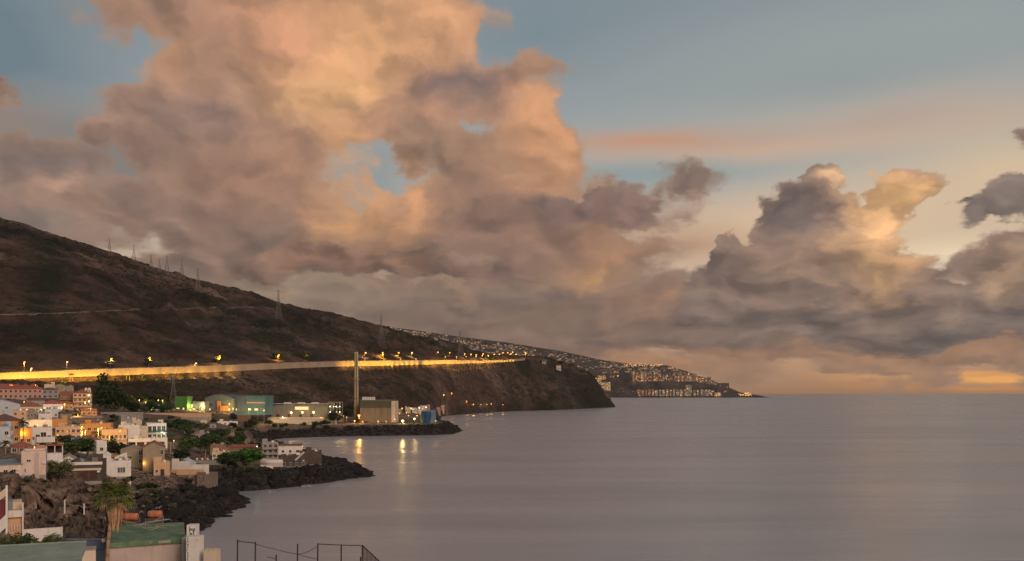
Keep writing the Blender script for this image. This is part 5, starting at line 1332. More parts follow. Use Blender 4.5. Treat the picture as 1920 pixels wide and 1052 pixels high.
def flood_mast(px, py, Y, label, grp, key='gflood', watts=16000, col=YEL, h=None, r=.75, cat='floodlight', nm='flood_mast'):
    p = W(px, py, Y); g = ground(p.x, p.y); h = max(2.0, p.z - g - .3)
    t, lp = lamp_proto(h, 0, key, r * Y / 900, nm); t.location = (p.x, p.y, g); t['label'] = label; t['category'] = cat
    if grp: t['group'] = grp
    if watts: point_light(t, lp + Vector((0, -.6, .2)), watts, col, .6)
    return t
for k, (px, py) in enumerate([(546, 773.5), (567, 773), (588, 773)]):
    flood_mast(px, py, 888, '%s of the three dazzling floodlights before the long grey shed' % ['left', 'middle', 'right'][k], 'three floodlights at the grey shed', 'gflood', 3500, YEL, r=1.0)
def frame_bld():
    Y = 893; t, w, H = box_thing('steel_frame', 'open steel frame with greenish lit bays at the end of the grey shed', 'steel frame', 615, 638, 754.5, 786, Y, 14, 'steel')
    for i in range(5):
        for y in (0, 12): MB().box(-w / 2 + i * w / 4 - .2, -w / 2 + i * w / 4 + .2, y, y + .4, -3, H).build('column', mat('steel'), t)
    for z in (H * .35, H * .68, H): MB().box(-w / 2 - .2, w / 2 + .2, -.2, 12.6, z, z + .35).build('floor', mat('conc'), t)
    MB().box(-w / 2, w / 2, .5, 12, -3, H * .34).build('wall', mat('shed'), t)
    for i in range(4):
        for z in (H * .40, H * .73):
            g = MB(); g.lathe([(.25, 0), (.5, .3), (.25, .7)], 6, 0, (-w / 2 + (i + .5) * w / 4, 3 + 3 * (i % 2), z)); g.build('lamp_head', mat('gwhite'), t)
    point_light(t, (-w * .2, 4, H * .6), 1600, (.75, 1.0, .35), .4); point_light(t, (w * .2, 4, H * .9), 1600, (.8, 1.0, .35), .4)
frame_bld()
def tank(px0, px1, top, base, Y, m, label):
    w = (px1 - px0) * Y / FPX; H = (base - top) * Y / FPX; t = thing('storage_tank', label, 'storage tank', W((px0 + px1) / 2, base, Y))
    MB().lathe([(w / 2, -3), (w / 2, H)], 32, cap=False).build('shell', mat(m), t, True)
    MB().lathe([(w / 2 + .2, H - .3), (w / 2 + .15, H), (w * .44, H + w * .06), (w * .30, H + w * .11), (.1, H + w * .13)], 32).build('roof', mat('tankpale'), t, True)
    for k in (1, 2): MB().lathe([(w / 2 + .02, H * k / 3 - .15), (w / 2 + .18, H * k / 3), (w / 2 + .02, H * k / 3 + .15)], 32, cap=False).build('hoop', mat(m), t)
    s = MB(); n = 18
    for i in range(n):
        a = -2.6 + 1.9 * i / n; s.box(0, 0, 0, 0, 0, 0) if False else s.bar(((w / 2) * math.cos(a), (w / 2) * math.sin(a), H * i / n), ((w / 2 + 1) * math.cos(a), (w / 2 + 1) * math.sin(a), H * i / n), .12)
    s.build('stair', mat('steel'), t)
tank(789.5, 808.5, 771.5, 796, 872, 'tankblue', 'dark blue cylindrical storage tank nearest the water')
tank(803, 817.5, 770, 793, 890, 'tankpale', 'paler blue storage tank half hidden behind the dark blue one')
# plant lamps
for k, (px, py, Y, key, wt, col, r, lab) in enumerate([
        (673, 779, 880, 'gsodium', 14000, SOD, 1.15, 'large orange lamp in front of the left corner of the power hall'), (665, 789, 870, 'gwarm', 6000, WARM, .65, 'small amber lamp below the large orange lamp'),
        (680, 792, 865, 'gsodium', 3500, YEL, .5, 'small yellow lamp by the water below the power hall'), (709, 791.5, 868, 'gwarm', 3500, WARM, .5, 'single amber lamp at the foot of the power hall'),
        (755, 789, 860, 'gflood', 14000, YEL, 1.15, 'brightest yellow floodlight left of the blue tanks'), (777, 785, 880, 'gflood', 8000, YEL, .8, 'second yellow floodlight close left of the blue tanks'),
        (782, 779, 900, 'gwarm', 2500, WARM, .45, 'small amber lamp just above the second yellow floodlight'), (817, 789, 876, 'gwarm', 2500, WARM, .42, 'small amber lamp at the right foot of the blue tanks'),
        (771, 765.5, 1150, 'gsodium', 9000, SOD, .75, 'orange lamp among the houses behind the power station'), (754, 765.5, 1150, 'gwarm', 5000, WARM, .5, 'amber lamp left of the orange lamp behind the power station'),
        (786, 765, 1160, 'gwhite', 2000, WHT, .36, 'small white lamp behind the power station'), (799, 763.5, 1200, 'gwhite', 1500, WHT, .36, 'smallest white lamp behind the blue tanks'),
        (640, 779, 880, 'gwarm', 2500, WARM, .42, 'left of the paired small lamps between the shed and the power hall'), (644, 780, 878, 'gwarm', 2500, WARM, .42, 'right of the paired small lamps between the shed and the power hall'),
        (530, 781.5, 884, 'gwhite', 2500, WHT, .38, 'small pale lamp at the left end of the grey shed yard')]):
    flood_mast(px, py, Y, lab, 'lamps of the power station', key, wt * (1.0 if px == 673 else .75 if wt > 10000 else .3), col, r=r * 1.15, cat='lamp', nm='yard_lamp')
# shore lamps below the headland
for k, (px, py, c) in enumerate([(847, 760.5, 's'), (875, 758.5, 's'), (888, 758.5, 's'), (902, 758.5, 'w'), (913, 758.5, 'w'), (921, 757.5, 's'), (943, 759, 'w')]):
    Y = 1640 + (px - 847) * 2.2; p = W(px, py, Y); g = max(ground(p.x, p.y), 1.0); h = max(3, p.z - g)
    t, lp = lamp_proto(h, 0, 'gsodium' if c == 's' else 'gwarm', (.9 if c == 's' else .6), 'shore_lamp'); t.location = (p.x, p.y, g)
    tag(t, '%s lamp in the row on the shore under the headland, from the left' % ['first', 'second', 'third', 'fourth', 'fifth', 'sixth', 'seventh'][k], 'lamp', 'lamps on the shore under the headland')
    point_light(t, lp + Vector((0, -1, 0)), 2200 if c == 's' else 800, SOD if c == 's' else WARM, .8)

# ------------------------------------------------------------------ industrial row under the hill
def hall(px0, px1, top, base, Y, depth, m, label, arch=False, roofm='paleteal', name='hall', wins=0):
    w = (px1 - px0) * Y / FPX; H = (base - top) * Y / FPX; t = thing(name, label, 'hall', W((px0 + px1) / 2, base, Y))
    if arch:
        n = 14; poly = [(-w / 2, -4)] + [(-w / 2 + w * i / n, H * (.78 + .22 * math.sin(math.pi * i / n))) for i in range(n + 1)] + [(w / 2, -4)]
        MB().prism(poly, 0, depth).build('wall', mat(m), t)
        rp = [(-w / 2 * 1.01 + w * 1.01 * i / n, H * (.78 + .22 * math.sin(math.pi * i / n)) + .02) for i in range(n + 1)]; MB().prism(rp + [(a, b + .4) for a, b in rp[::-1]], -.4, depth + .4).build('roof', mat(roofm), t)
    else:
        MB().box(-w / 2, w / 2, 0, depth, -4, H).build('wall', mat(m), t); MB().box(-w / 2 - .2, w / 2 + .2, -.2, depth + .2, H + .003, H + .5).build('roof', mat(roofm), t)
    for i in range(wins): window(t, -w / 2 + (i + .5) * w / wins, 1.0, 2.4, 1.6, 1 if RNG.random() < .5 else 0)
    return t, w, H
t, w, H = hall(328, 351, 744, 770, 800, 14, 'green', 'bright green shed left of the arched hall', roofm='green', wins=2)
MB().box(w / 2 - 2.6, w / 2 + .1, -.5, -.003, -1, H - .2).build('panel', mat('green'), t)
t, w, H = hall(351, 384, 754, 771, 812, 12, 'paleteal', 'low pale green building lit by a lamp beside the bright green shed', wins=4)
t, w, H = hall(384, 438, 740, 771, 850, 34, 'paleteal', 'hall with a shallow arched roof and a lit orange entrance', arch=True, roofm='teal', wins=3)
MB().box(-w * .06, w * .06, -1.2, -.003, 0, H * .62).build('entrance', mat('orange'), t); MB().box(w * .06 + .01, w * .32, -3.0, -.003, 0, H * .32).build('porch', mat('orange'), t)
t, w, H = hall(440, 497, 742.5, 771, 856, 30, 'teal', 'flat-roofed teal hall with a pink stripe', roofm='teal', wins=5)
MB().box(-w * .10, w * .49, -.12, -.003, H * .52, H * .60).build('stripe', mat('pink'), t); MB().box(-w / 2 - .15, -w * .12, -.1, -.003, -1, H - .1).build('blue_panel', mat('bluewall'), t)
for k, (px, py, Y, key, wt, col, r, lab) in enumerate([
        (360, 760, 806, 'gflood', 5000, YEL, .8, 'bright pale yellow lamp in front of the low pale green building'), (380, 758.5, 812, 'gwarm', 3500, WARM, .5, 'upper lamp of a pair left of the arched hall'),
        (384, 762, 808, 'gwarm', 3500, YEL, .5, 'lower lamp of a pair left of the arched hall'), (430, 757, 842, 'gsodium', 6000, SOD, .75, 'orange lamp at the right end of the arched hall'),
        (437, 765.5, 840, 'gwarm', 4000, WARM, .5, 'amber lamp between the arched hall and the teal hall'), (443, 767, 838, 'gwarm', 3000, YEL, .4, 'small yellow lamp right beside the amber lamp at the halls'),
        (466, 766.5, 842, 'gwarm', 5500, YEL, .6, 'lamp at the foot of the teal hall, left one'), (483, 767, 842, 'gwarm', 5500, YEL, .6, 'lamp at the foot of the teal hall, middle one'),
        (495, 769, 842, 'gwarm', 4000, WARM, .45, 'lamp at the foot of the teal hall, right one'), (242, 746.5, 770, 'gwarm', 3500, YEL, .5, 'lamp farther left above the play park'),
        (217, 744, 775, 'gwarm', 3000, YEL, .5, 'yellow lamp just right of the tall dark trees'), (261, 749.5, 770, 'gwarm', 3500, YEL, .45, 'small lamp in the middle above the play park'),
        (297, 750, 775, 'gsodium', 4500, SOD, .65, 'larger orange lamp at the right of the play park'), (305, 750, 778, 'gwarm', 3000, WARM, .42, 'pale lamp right next to the larger orange lamp'),
        (255, 757, 762, 'gsodium', 3500, SOD, .4, 'low orange lamp in the play park'), (240, 768, 740, 'gwhite', 3000, WHT, .4, 'low white lamp at the left of the play park'),
        (270, 767, 742, 'gwarm', 3500, YEL, .42, 'low yellow lamp in the middle of the play park')]):
    flood_mast(px, py, Y, lab, 'lamps of the industrial row and park', key, wt * 1.2, col, r=r * .75, cat='lamp', nm='park_lamp')
for (px, py, key, col, lab, m) in ((287, 768.5, 'ggreen', (.1, 1, .2), 'green glowing lamp on the park fence', 'green'), (297, 760, 'gblue', (.05, .3, 1), 'blue lit lamp above the green glowing lamp', 'tankblue')):
    flood_mast(px, py, 745, lab, None, key, 4500, col, r=.7, cat='lamp', nm='coloured_lamp')
t = thing('light_column', 'slim yellow-lit column in the play park', 'light column', W(273, 771, 755)); MB().box(-.45, .45, -.3, .3, -1, 8.5).build('shaft', mat('gpanel'), t); MB().box(-.6, .6, -.4, .4, 8.51, 8.9).build('cap', mat('steel'), t)

# small lit buildings on the headland top and at its foot
for (a, b_, tp, bs, m_, lab, lt) in ((1016, 1025, 675, 681, 'paleteal', 'small greenish building glowing on top of the headland', .8), (1043, 1052, 686, 692, 'cream', 'small pale hut on the headland slope below the green building', 0)):
    h = ray((a + b_) / 2, bs, (0, 1, 2))
    if h: t, w, hh, Y = house(lab, a, b_, tp, bs, Y=h[0].y - 15, found=14, depth=20, wall=m_, roof='flat', floors=1, wins=1, cols=3, lit=lt, side=False)

for k, (px, py, Y, key, wt, col, r, lab) in enumerate([
        (744, 771, 1120, 'gwarm', 900, WARM, .5, 'low amber lamp among the little houses, left end'), (749, 775, 1080, 'gsodium', 900, SOD, .5, 'low orange lamp among the little houses, next to the left end'), (762, 774, 1080, 'gwarm', 700, YEL, .45, 'low yellow lamp between the little houses'),
        (766, 779, 1000, 'gsodium', 900, SOD, .5, 'orange lamp before the little houses, beside the second yellow floodlight'), (792, 766, 1180, 'gsodium', 700, SOD, .45, 'orange lamp just above the blue tanks'), (724, 790, 866, 'gwarm', 700, WARM, .4, 'amber lamp by the quay right of the power hall door'),
        (740, 786, 900, 'gwarm', 900, YEL, .45, 'yellow lamp between the power hall and the brightest floodlight'), (832, 762, 1560, 'gwarm', 700, WARM, .6, 'pale lamp at the left start of the shore under the headland'), (602, 783, 880, 'gwarm', 700, YEL, .4, 'yellow lamp at the right foot of the grey shed'),
        (650, 782, 872, 'gsodium', 900, SOD, .45, 'orange lamp under the dark trees by the chimney')]):
    flood_mast(px, py, Y, lab, 'lamps of the power station', key, wt, col, r=r, cat='lamp', nm='yard_lamp')
# ------------------------------------------------------------------ the town on the left, from the back to the front
G_T = 'houses of the seaside town'
def H(label, *a, **k):
    t, w, h, Y = house(label, *a, **k); t['group'] = G_T; return t, w, h, Y
def area_lamp(x, y, Y, label, watts, col=SOD, key='gsodium', r=.35, grp='street lamps in the town'):
    return flood_mast(x, y, Y, label, grp, key, watts, col, r=r * 900 / Y * (Y / 500) ** .5, cat='street lamp', nm='street_lamp')

# back rows
H('long pink terrace with two rows of dark windows at the back left of the town', -30, 80, 729, 748, depth=10, wall='pink', roof='hip', roofm='redtile', rise=2.6, floors=2, wins=1, cols=12, winw=1.4, winh=1.7)
H('pink terrace end with its own small red gable, behind the long pink terrace', -60, 22, 724, 736, depth=9, wall='pink', roof='gable', roofm='redtile', rise=2.0, floors=1, wins=1, cols=5)
for k, (a, b) in enumerate([(18, 26), (31, 37), (45, 51), (58, 66)]):
    H('%s small dormer box peeping over the roof of the long pink terrace' % ['first', 'second', 'third', 'fourth'][k], a, b, 721.5, 729, Y=655, depth=4, wall='peach', roof='hip', roofm='redtile', rise=1.0, floors=1, wins=1, cols=2, name='dormer_house')
H('grey house with two dark window bays right of the pink terrace', 79, 110, 731, 747, depth=9, wall='grey', roof='hip', roofm='browntile', rise=1.8, floors=2, wins=1, cols=3, winw=2.0)
H('pale cream house with a flat top among the back row', 83, 103, 722, 732, Y=690, depth=8, wall='cream', roof='flat', floors=1, wins=1, cols=3)
H('olive house with a gable beside the cream house of the back row', 103, 122, 722, 740, Y=680, depth=8, wall='olive', roof='front', roofm='browntile', rise=1.5, floors=2, wins=1, cols=2)
H('low olive house at the back just left of the tall dark trees', 121, 138, 725, 738, Y=690, depth=8, wall='olive', roof='flat', floors=1, wins=1, cols=2)
t, w, h, Y = H('brown four-storey apartment house with red roof and stacked dark balconies', 137, 171, 737, 772, depth=13, wall='peach', roof='hip', roofm='redtile', rise=2.8, floors=4, wins=1, cols=4, winw=1.8, winh=1.4, balcony=True, lit=.06)
H('brown wing with a long dark balcony on the left of the apartment house', 112, 138, 740, 770, Y=Y + 6, depth=10, wall='brown', roof='gable', roofm='redtile', rise=2.2, floors=3, wins=1, cols=3, balcony=True)
for k, (a, b) in enumerate([(159, 164), (165, 170)]):
    H('%s pale roof turret on the apartment house with stacked balconies' % ['left', 'right'][k], a, b, 728, 737, Y=Y + 3, depth=3, wall='white', roof='front', roofm='redtile', rise=.8, floors=1, wins=1, cols=1, name='roof_turret')
H('large white gabled house end with a small mural at the left edge', -30, 38, 757, 783, depth=16, wall='paleblue', roof='front', roofm='bluegrey', rise=2.6, floors=2, wins=1, cols=4, skip=((0, 0), (0, 1), (1, 3)))
H('red-roofed house with a white-lit terrace, left one of a pair', 34, 80, 762, 774, depth=12, wall='cream', roof='hip', roofm='redtile', rise=3.0, floors=1, wins=1, cols=7, lit=.5, winw=1.4)
H('red-roofed house with glowing windows, right one of a pair', 81, 117, 757, 770, depth=12, wall='white', roof='hip', roofm='redtile', rise=2.8, floors=1, wins=1, cols=7, lit=.7, winw=1.4)
H('little brown-roofed house behind the glowing red-roofed pair', 50, 84, 750, 762, depth=9, wall='grey', roof='gable', roofm='browntile', rise=1.6, floors=1, wins=1, cols=4)
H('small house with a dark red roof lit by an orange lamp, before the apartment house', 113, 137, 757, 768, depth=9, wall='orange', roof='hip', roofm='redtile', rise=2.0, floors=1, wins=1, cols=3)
H('warmly lit peach house front below the left red roof', 22, 50, 772, 790, depth=8, wall='peach', roof='flat', floors=2, wins=1, cols=2)
H('shadowy house front with awnings right of the lit peach front', 50, 82, 774, 792, depth=8, wall='olive', roof='flat', floors=2, wins=1, cols=5, winw=1.6)
H('grey box house under the glowing windows', 84, 112, 769, 783, depth=9, wall='paleblue', roof='flat', floors=1, wins=1, cols=2)
H('dark glazed house between the grey box and the long retaining wall', 112, 135, 775, 797, depth=8, wall='darkconc', roof='flat', floors=2, wins=1, cols=5, winw=1.6, winh=2.0)
H('small orange-lit house below the apartment house', 152, 182, 769, 780, depth=7, wall='orange', roof='gable', roofm='redtile', rise=1.0, floors=1, wins=1, cols=3)
H('long low house with a faded roof behind the orange house', 134, 190, 783, 795, depth=8, wall='brown', roof='gable', roofm='rooftan', rise=.9, floors=1, wins=1, cols=5)
# middle rows
H('stepped white terraces climbing behind the white house with three windows', 46, 98, 790, 808, depth=10, wall='white', roof='flat', floors=1, wins=1, cols=5)
H('upper white block of the stepped terraces', 72, 98, 778, 795, depth=9, wall='white', roof='flat', floors=1, wins=1, cols=1)
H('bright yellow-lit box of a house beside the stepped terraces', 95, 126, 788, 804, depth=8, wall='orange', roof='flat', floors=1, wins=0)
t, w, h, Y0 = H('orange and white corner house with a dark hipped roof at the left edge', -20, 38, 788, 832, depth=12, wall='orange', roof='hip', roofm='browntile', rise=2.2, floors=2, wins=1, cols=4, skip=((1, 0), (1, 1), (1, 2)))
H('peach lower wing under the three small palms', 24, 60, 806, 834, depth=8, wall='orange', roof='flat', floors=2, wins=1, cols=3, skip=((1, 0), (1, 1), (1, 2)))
H('pale blue-white house at the very left edge below the orange corner house', -25, 20, 804, 838, depth=10, wall='paleblue', roof='flat', roofm='bluegrey', floors=2, wins=1, cols=3, skip=((1, 0), (1, 1)))
t, w, h, Y = H('white house with three tall dark windows and a long balcony', 58, 98, 805, 838, depth=14, wall='white', roof='flat', roofm='rooftan', floors=1, wins=0)
for x_, ww, hh in ((-.38, .6, 1.1), (-.18, 1.3, 1.9), (.09, 1.7, 2.7), (.36, 1.1, 1.5)): window(t, x_ * w, h * .42, ww, hh)
b = MB(); b.box(-w * .25, w * .62, -1.6, -.004, h * .26, h * .40); b.box(-w * .25, w * .62, -1.6, -1.45, h * .40, h * .58); b.build('balcony', mat('white'), t)
r_ = MB()
for i in range(18): r_.bar((-w * .25 + i * w * .87 / 17, -1.52, h * .58), (-w * .25 + i * w * .87 / 17, -1.52, h * .58 + .45), .035)
r_.bar((-w * .25, -1.52, h * .58 + .45), (w * .62, -1.52, h * .58 + .45), .04); r_.build('railing', mat('steel'), t)
H('beige and orange house with roof terrace left of the brilliant orange lamp', 104, 152, 803, 826, depth=10, wall='peach', roof='flat', floors=2, wins=1, cols=5, winw=1.6, skip=((0, 0), (0, 1)))
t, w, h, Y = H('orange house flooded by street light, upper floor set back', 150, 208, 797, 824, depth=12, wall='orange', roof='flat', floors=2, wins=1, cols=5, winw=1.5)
b = MB(); b.box(-w * .10, w * .40, -2.6, -.004, h * .52, h * .58); b.build('awning', mat('redtile'), t)
H('low yellow-lit wing with dark windows at the right of the flooded orange house', 190, 238, 808, 826, Y=Y - 10, depth=8, wall='peach', roof='flat', floors=1, wins=1, cols=6, winw=1.4, winh=1.6)
H('white parapet house right of the low yellow-lit wing', 222, 262, 800, 828, depth=9, wall='white', roof='flat', floors=2, wins=1, cols=2, skip=((1, 0), (1, 1)))
H('grey concrete cube on the roofs left of the modern house', 227, 247, 786, 805, depth=8, wall='grey', roof='flat', floors=1, wins=1, cols=1)
H('small cream cube with one window beside the grey concrete cube', 248, 266, 790, 804, depth=6, wall='cream', roof='flat', floors=1, wins=1, cols=1)
H('beige side block of the modern house', 234, 277, 802, 828, depth=9, wall='cream', roof='flat', floors=2, wins=1, cols=3, skip=((0, 0), (1, 0), (1, 1), (1, 2)))
t, w, h, Y = H('modern white house with two storeys of green glass balconies', 276, 312, 796, 827, depth=12, wall='white', roof='flat', floors=2, wins=0)
for f in range(2):
    z = f * h / 2
    for i in range(4): window(t, -w / 2 + w * (.14 + .24 * i), z + .5, w * .18, h * .34, 0 if i < 2 else 3)
    b = MB(); b.box(-w / 2, w / 2, -1.8, -.004, z - .15, z + .1); b.build('balcony', mat('white'), t)
    g = MB(); g.box(-w / 2 + .1, w / 2 - .1, -1.75, -1.68, z + .101, z + 1.1); g.build('balustrade', mat('tealglass'), t)
area_lamp(308, 812, Y - 3, 'cold white lamp at the corner of the glass-balcony house', 900, WHT, 'gwhite', .18)
t, w, h, Y = H('white terrace house with dark red garage doors under the modern house', 240, 314, 825, 842, depth=9, wall='white', roof='flat', floors=1, wins=0)
for i, (x_, m_) in enumerate(((-.40, 'glass'), (-.18, 'darkwood'), (.06, 'reddoor'), (.34, 'tealglass'))): door(t, x_ * w, w * .17, h * .72, m_, z=.2)
t, w, h, Y = H('low villa with a broad red roof carrying solar panels', 127, 200, 831, 852, depth=13, wall='white', roof='hip', roofm='redtile', rise=2.8, floors=1, wins=1, cols=7)
b = MB(); b.add([(-w * .42, 1.0, h + .75), (-w * .02, 1.0, h + .75), (-w * .02, 4.2, h + 2.1), (-w * .42, 4.2, h + 2.1), (-w * .42, 1.0, h + .6), (-w * .02, 1.0, h + .6), (-w * .02, 4.2, h + 1.95), (-w * .42, 4.2, h + 1.95)],
        [(0, 1, 2, 3), (7, 6, 5, 4), (0, 4, 5, 1), (1, 5, 6, 2), (2, 6, 7, 3), (3, 7, 4, 0)]); b.build('solar_panel', mat('bluegrey'), t)
H('plain white side house with a tall blank wall right of the red-roofed villa', 181, 200, 830, 850, Y=Y - 5, depth=7, wall='white', roof='flat', floors=1, wins=1, cols=1)
H('little red pitched-roof hut among palms at the left', 20, 62, 838, 852, depth=8, wall='brown', roof='hip', roofm='redtile', rise=1.6, floors=1, wins=1, cols=3)
H('tiny pink cube house with one window above the cliff-edge wall', 68, 86, 840, 856, depth=5, wall='pink', roof='flat', floors=1, wins=1, cols=1)
# white pergola house
t, w, h, Y = H('white terrace house whose red canopy shades a dark porch', 86, 118, 854, 868, depth=10, wall='white', roof='flat', floors=1, wins=0)
b = MB(); b.box(-w * .55, w * .55, -.6, 6, h + 2.9, h + 3.15, top=(.1, .1, 0, 0)); b.build('canopy', mat('redtile'), t)
for x_ in (-.46, .02, .48): MB().box(x_ * w - .12, x_ * w + .12, -.3, -.06, h + .72, h + 2.89).build('post', mat('white'), t)
MB().box(-w * .45, w * .45, 3.5, 3.9, h + .72, h + 2.88).build('porch_wall', mat('darkwood'), t)
H('white lean-to roof sloping to the right beside the red canopy', 116, 143, 860, 874, depth=9, wall='white', roof='front', roofm='rooftan', rise=1.2, floors=1, wins=0)
t, w, h, Y = H('long low dark-fronted building with a white roof edge on the cliff', 128, 191, 871, 905, depth=16, wall='darkconc', roof='flat', roofm='roofgrey', floors=1, wins=0)
MB().box(-w / 2 - .2, w / 2 + .2, -.35, -.004, h - .1, h + .72).build('fascia', mat('white'), t); MB().box(-w / 2 + .3, w / 2 - .1, -.2, -.003, h - 1.7, h - 1.1).build('beam', mat('cream'), t)
for i in range(3): door(t, w * (-.3 + i * .28), 1.6, 2.6, 'darkwood', z=h - 4.4)
# white cube with triple window
t, w, h, Y = H('plain white cube house with one triple window on the black cliff', 188, 246, 868, 896, depth=10, wall='white', roof='flat', roofm='rooftan', floors=1, wins=0)
for i in range(3): window(t, w * (.10 + i * .085), h * .35, .62, 1.55)
MB().box(-w * .42, -w * .14, 2.0, 6.0, h + .12, h + 2.6).build('roof_hut', mat('white'), t); MB().prism([(-w * .44, h + 2.6), (-w * .28, h + 3.4), (-w * .12, h + 2.6)], 1.8, 6.2).build('roof_hut_gable', mat('white'), t)
MB().prism([(-w * .02, h + .75), (w * .40, h + .75), (w * .40, h + 2.7), (w * .34, h + 2.6), (-w * .02, h + 1.3)], 8.6, 8.9).build('parapet', mat('white'), t)
# cliff-edge whitewashed wall
t, w, h, Y = H('long flaking whitewashed wall house right on the edge of the brown cliff', 40, 86, 851, 893, Y=221, depth=12, found=2.2, wall='peeling', roof='flat', roofm='rooftan', floors=1, wins=0)
MB().box(w * .05, w * .22, -.15, -.003, -2, h + .2).build('pilaster', mat('mauvewall'), t)
window(t, -w * .2, h * .66, .9, .5); window(t, -w * .34, h * .2, .35, .9)
t, w, h, Y = H('low whitewashed house with a smooth blue-grey roof at the left end of the cliff', -35, 41, 872, 896, Y=217, depth=20, found=2.2, wall='peeling', roof='shed', roofm='bluegrey', floors=1, wins=0)
for x_ in (.1, .3): window(t, w * x_, h * .3, .9, 1.0)
# gabled house
t, w, h, Y = H('tall olive house with two gables, right gable', 268, 309, 838, 886, depth=11, wall='olive', roof='front', roofm='redtile', rise=2.0, floors=3, wins=0, over=.25)
window(t, w * .36, h * .70, .9, 1.6); window(t, w * .30, h * .30, .7, 1.2)
t, w, h, Y = H('lower olive wing with its own shallow gable, left of the tall gable', 226, 270, 843, 872, Y=Y + 5, depth=10, wall='olive', roof='front', roofm='rooftan', rise=1.3, floors=2, wins=0, over=.25)
window(t, w * .34, h * .62, 1.0, 1.8); window(t, w * .34, h * .12, 1.0, 1.5); window(t, -w * .1, h * .40, 1.2, 1.0)
t, w, h, Y = H('small peach terrace block with a brown door in front of the tall gable', 288, 318, 870, 892, depth=6, wall='peach', roof='flat', floors=1, wins=0)
door(t, w * .05, 1.0, 2.2, 'rust'); window(t, -w * .3, 1.2, .8, .9)
# terrace with parapet, stone wall and stair
Yt = 318
t = thing('sea_wall', 'stepped terrace of rough stone with a white parapet and an outside stair', 'sea wall', W(340, 925, Yt), 0)
u = Yt / FPX; xx = lambda px: (px - 340) * u; zz = lambda py: (925 - py) * u
MB().box(xx(296), xx(384), 0, 14, -4, zz(891)).build('stone_wall', mat('stone'), t)
MB().box(xx(372), xx(386), -1.6, -.004, -4, zz(885)).build('stone_buttress', mat('stone'), t)
MB().prism([(xx(312), zz(891) + .002), (xx(382), zz(891) + .002), (xx(382), zz(873)), (xx(345), zz(873)), (xx(345), zz(867)), (xx(325), zz(867)), (xx(325), zz(862)), (xx(312), zz(862))], 5, 5.5).build('parapet', mat('white'), t)
MB().box(xx(318), xx(380), 1.5, 1.9, zz(891) + .003, zz(881)).build('parapet', mat('peach'), t)
ns = 16
for i in range(ns):
    a0 = xx(362) + (xx(332) - xx(362)) * i / ns; a1 = xx(362) + (xx(332) - xx(362)) * (i + 1) / ns; z1 = zz(889) + (zz(922) - zz(889)) * i / ns
    MB().box(min(a0, a1), max(a0, a1), -2.2, -.005, z1 - .9, z1).build('step', mat('conc'), t)
MB().bar((xx(331), -.6, -2), (xx(331), -.6, zz(883)), .16, 0, 6, .1).build('pole', mat('rust'), t)
# middle shore: bungalow, sheds, garden walls
t, w, h, Y = H('low bungalow with a long faded red roof among trees', 425, 482, 838, 852, depth=9, wall='brown', roof='gable', roofm='redtile', rise=1.1, floors=1, wins=1, cols=6)
H('small shadowy house left of the bungalow, half hidden by trees', 394, 428, 836, 852, depth=8, wall='brown', roof='flat', floors=1, wins=1, cols=4)
H('pale shack with slatted front under the trees', 398, 430, 850, 860, depth=5, wall='cream', roof='flat', floors=1, wins=1, cols=4)
H('three-storey skeleton of a house with dark open balconies', 492, 522, 832, 862, depth=9, wall='grey', roof='flat', floors=3, wins=1, cols=3, winw=2.4, winh=1.8, balcony=True)
t, w, h, Y = H('white seaside house with three small dark windows', 517, 566, 835, 853, depth=9, wall='white', roof='gable', roofm='browntile', rise=.7, floors=1, wins=0)
for x_, ww in ((-.22, 1.2), (.06, 1.2), (.34, 1.5)): window(t, w * x_, h * .25, ww, 1.3)
t, w, h, Y = H('dark block-built bunker wall house at the root of the rocky point', 572, 603, 849, 872, depth=9, wall='darkconc', roof='flat', roofm='roofgrey', floors=1, wins=0)
H('dark lower bunker building with a white top edge beside the bunker', 527, 574, 856, 876, depth=8, wall='darkconc', roof='flat', roofm='white', floors=1, wins=1, cols=4)
Yc = 395; u = Yc / FPX
t = thing('stair', 'white outside stair climbing to the dark bunker', 'stair', W(563, 862, Yc - 3)); 
for i in range(10): MB().box((-8 + i * 1.6) * u, (-6.4 + i * 1.6) * u, -1.5, 0, (i * 1.5 - 1.2) * u, (i * 1.5 + 1.5) * u).build('step', mat('white'), t)
t = thing('terrace', 'curved white terrace wall with railing at the water among black rocks', 'terrace', W(508, 880, Yc))
p = [( (px - 508) * u, 2.5 * math.sin((px - 488) / 40 * math.pi) * -1) for px in range(488, 531, 3)]
for (z0, z1, off, nm, m_) in ((-3, zz(0) * 0 + 4.0, 0, 'wall', 'mauvewall'), (3.2, 4.4, .15, 'coping', 'white')):
    b = MB()
    for q, q2 in zip(p[:-1], p[1:]): b.add([(q[0], q[1] - off, z0), (q2[0], q2[1] - off, z0), (q2[0], q2[1] + 5, z0), (q[0], q[1] + 5, z0), (q[0], q[1] - off, z1), (q2[0], q2[1] - off, z1), (q2[0], q2[1] + 5, z1), (q[0], q[1] + 5, z1)], [(0, 1, 5, 4), (4, 5, 6, 7), (2, 3, 7, 6)])
    b.build(nm, mat(m_), t)
for (a, b_, tp, bs, lab, m_) in ((488, 496, 876, 884, 'small white hut on the rocks under the curved terrace', 'white'), (498, 512, 877, 884, 'low white changing hut right of the small white hut', 'white')):
    H(lab, a, b_, tp, bs, Y=385, depth=3, wall=m_, roof='flat', floors=1, wins=0)
t = thing('garden_wall', 'low garden wall topped with round white balls', 'garden wall', W(395, 868, 385)); u2 = 385 / FPX
MB().box(-32 * u2, 30 * u2, 0, .4, -2.5, 1.2).build('wall', mat('grey'), t)
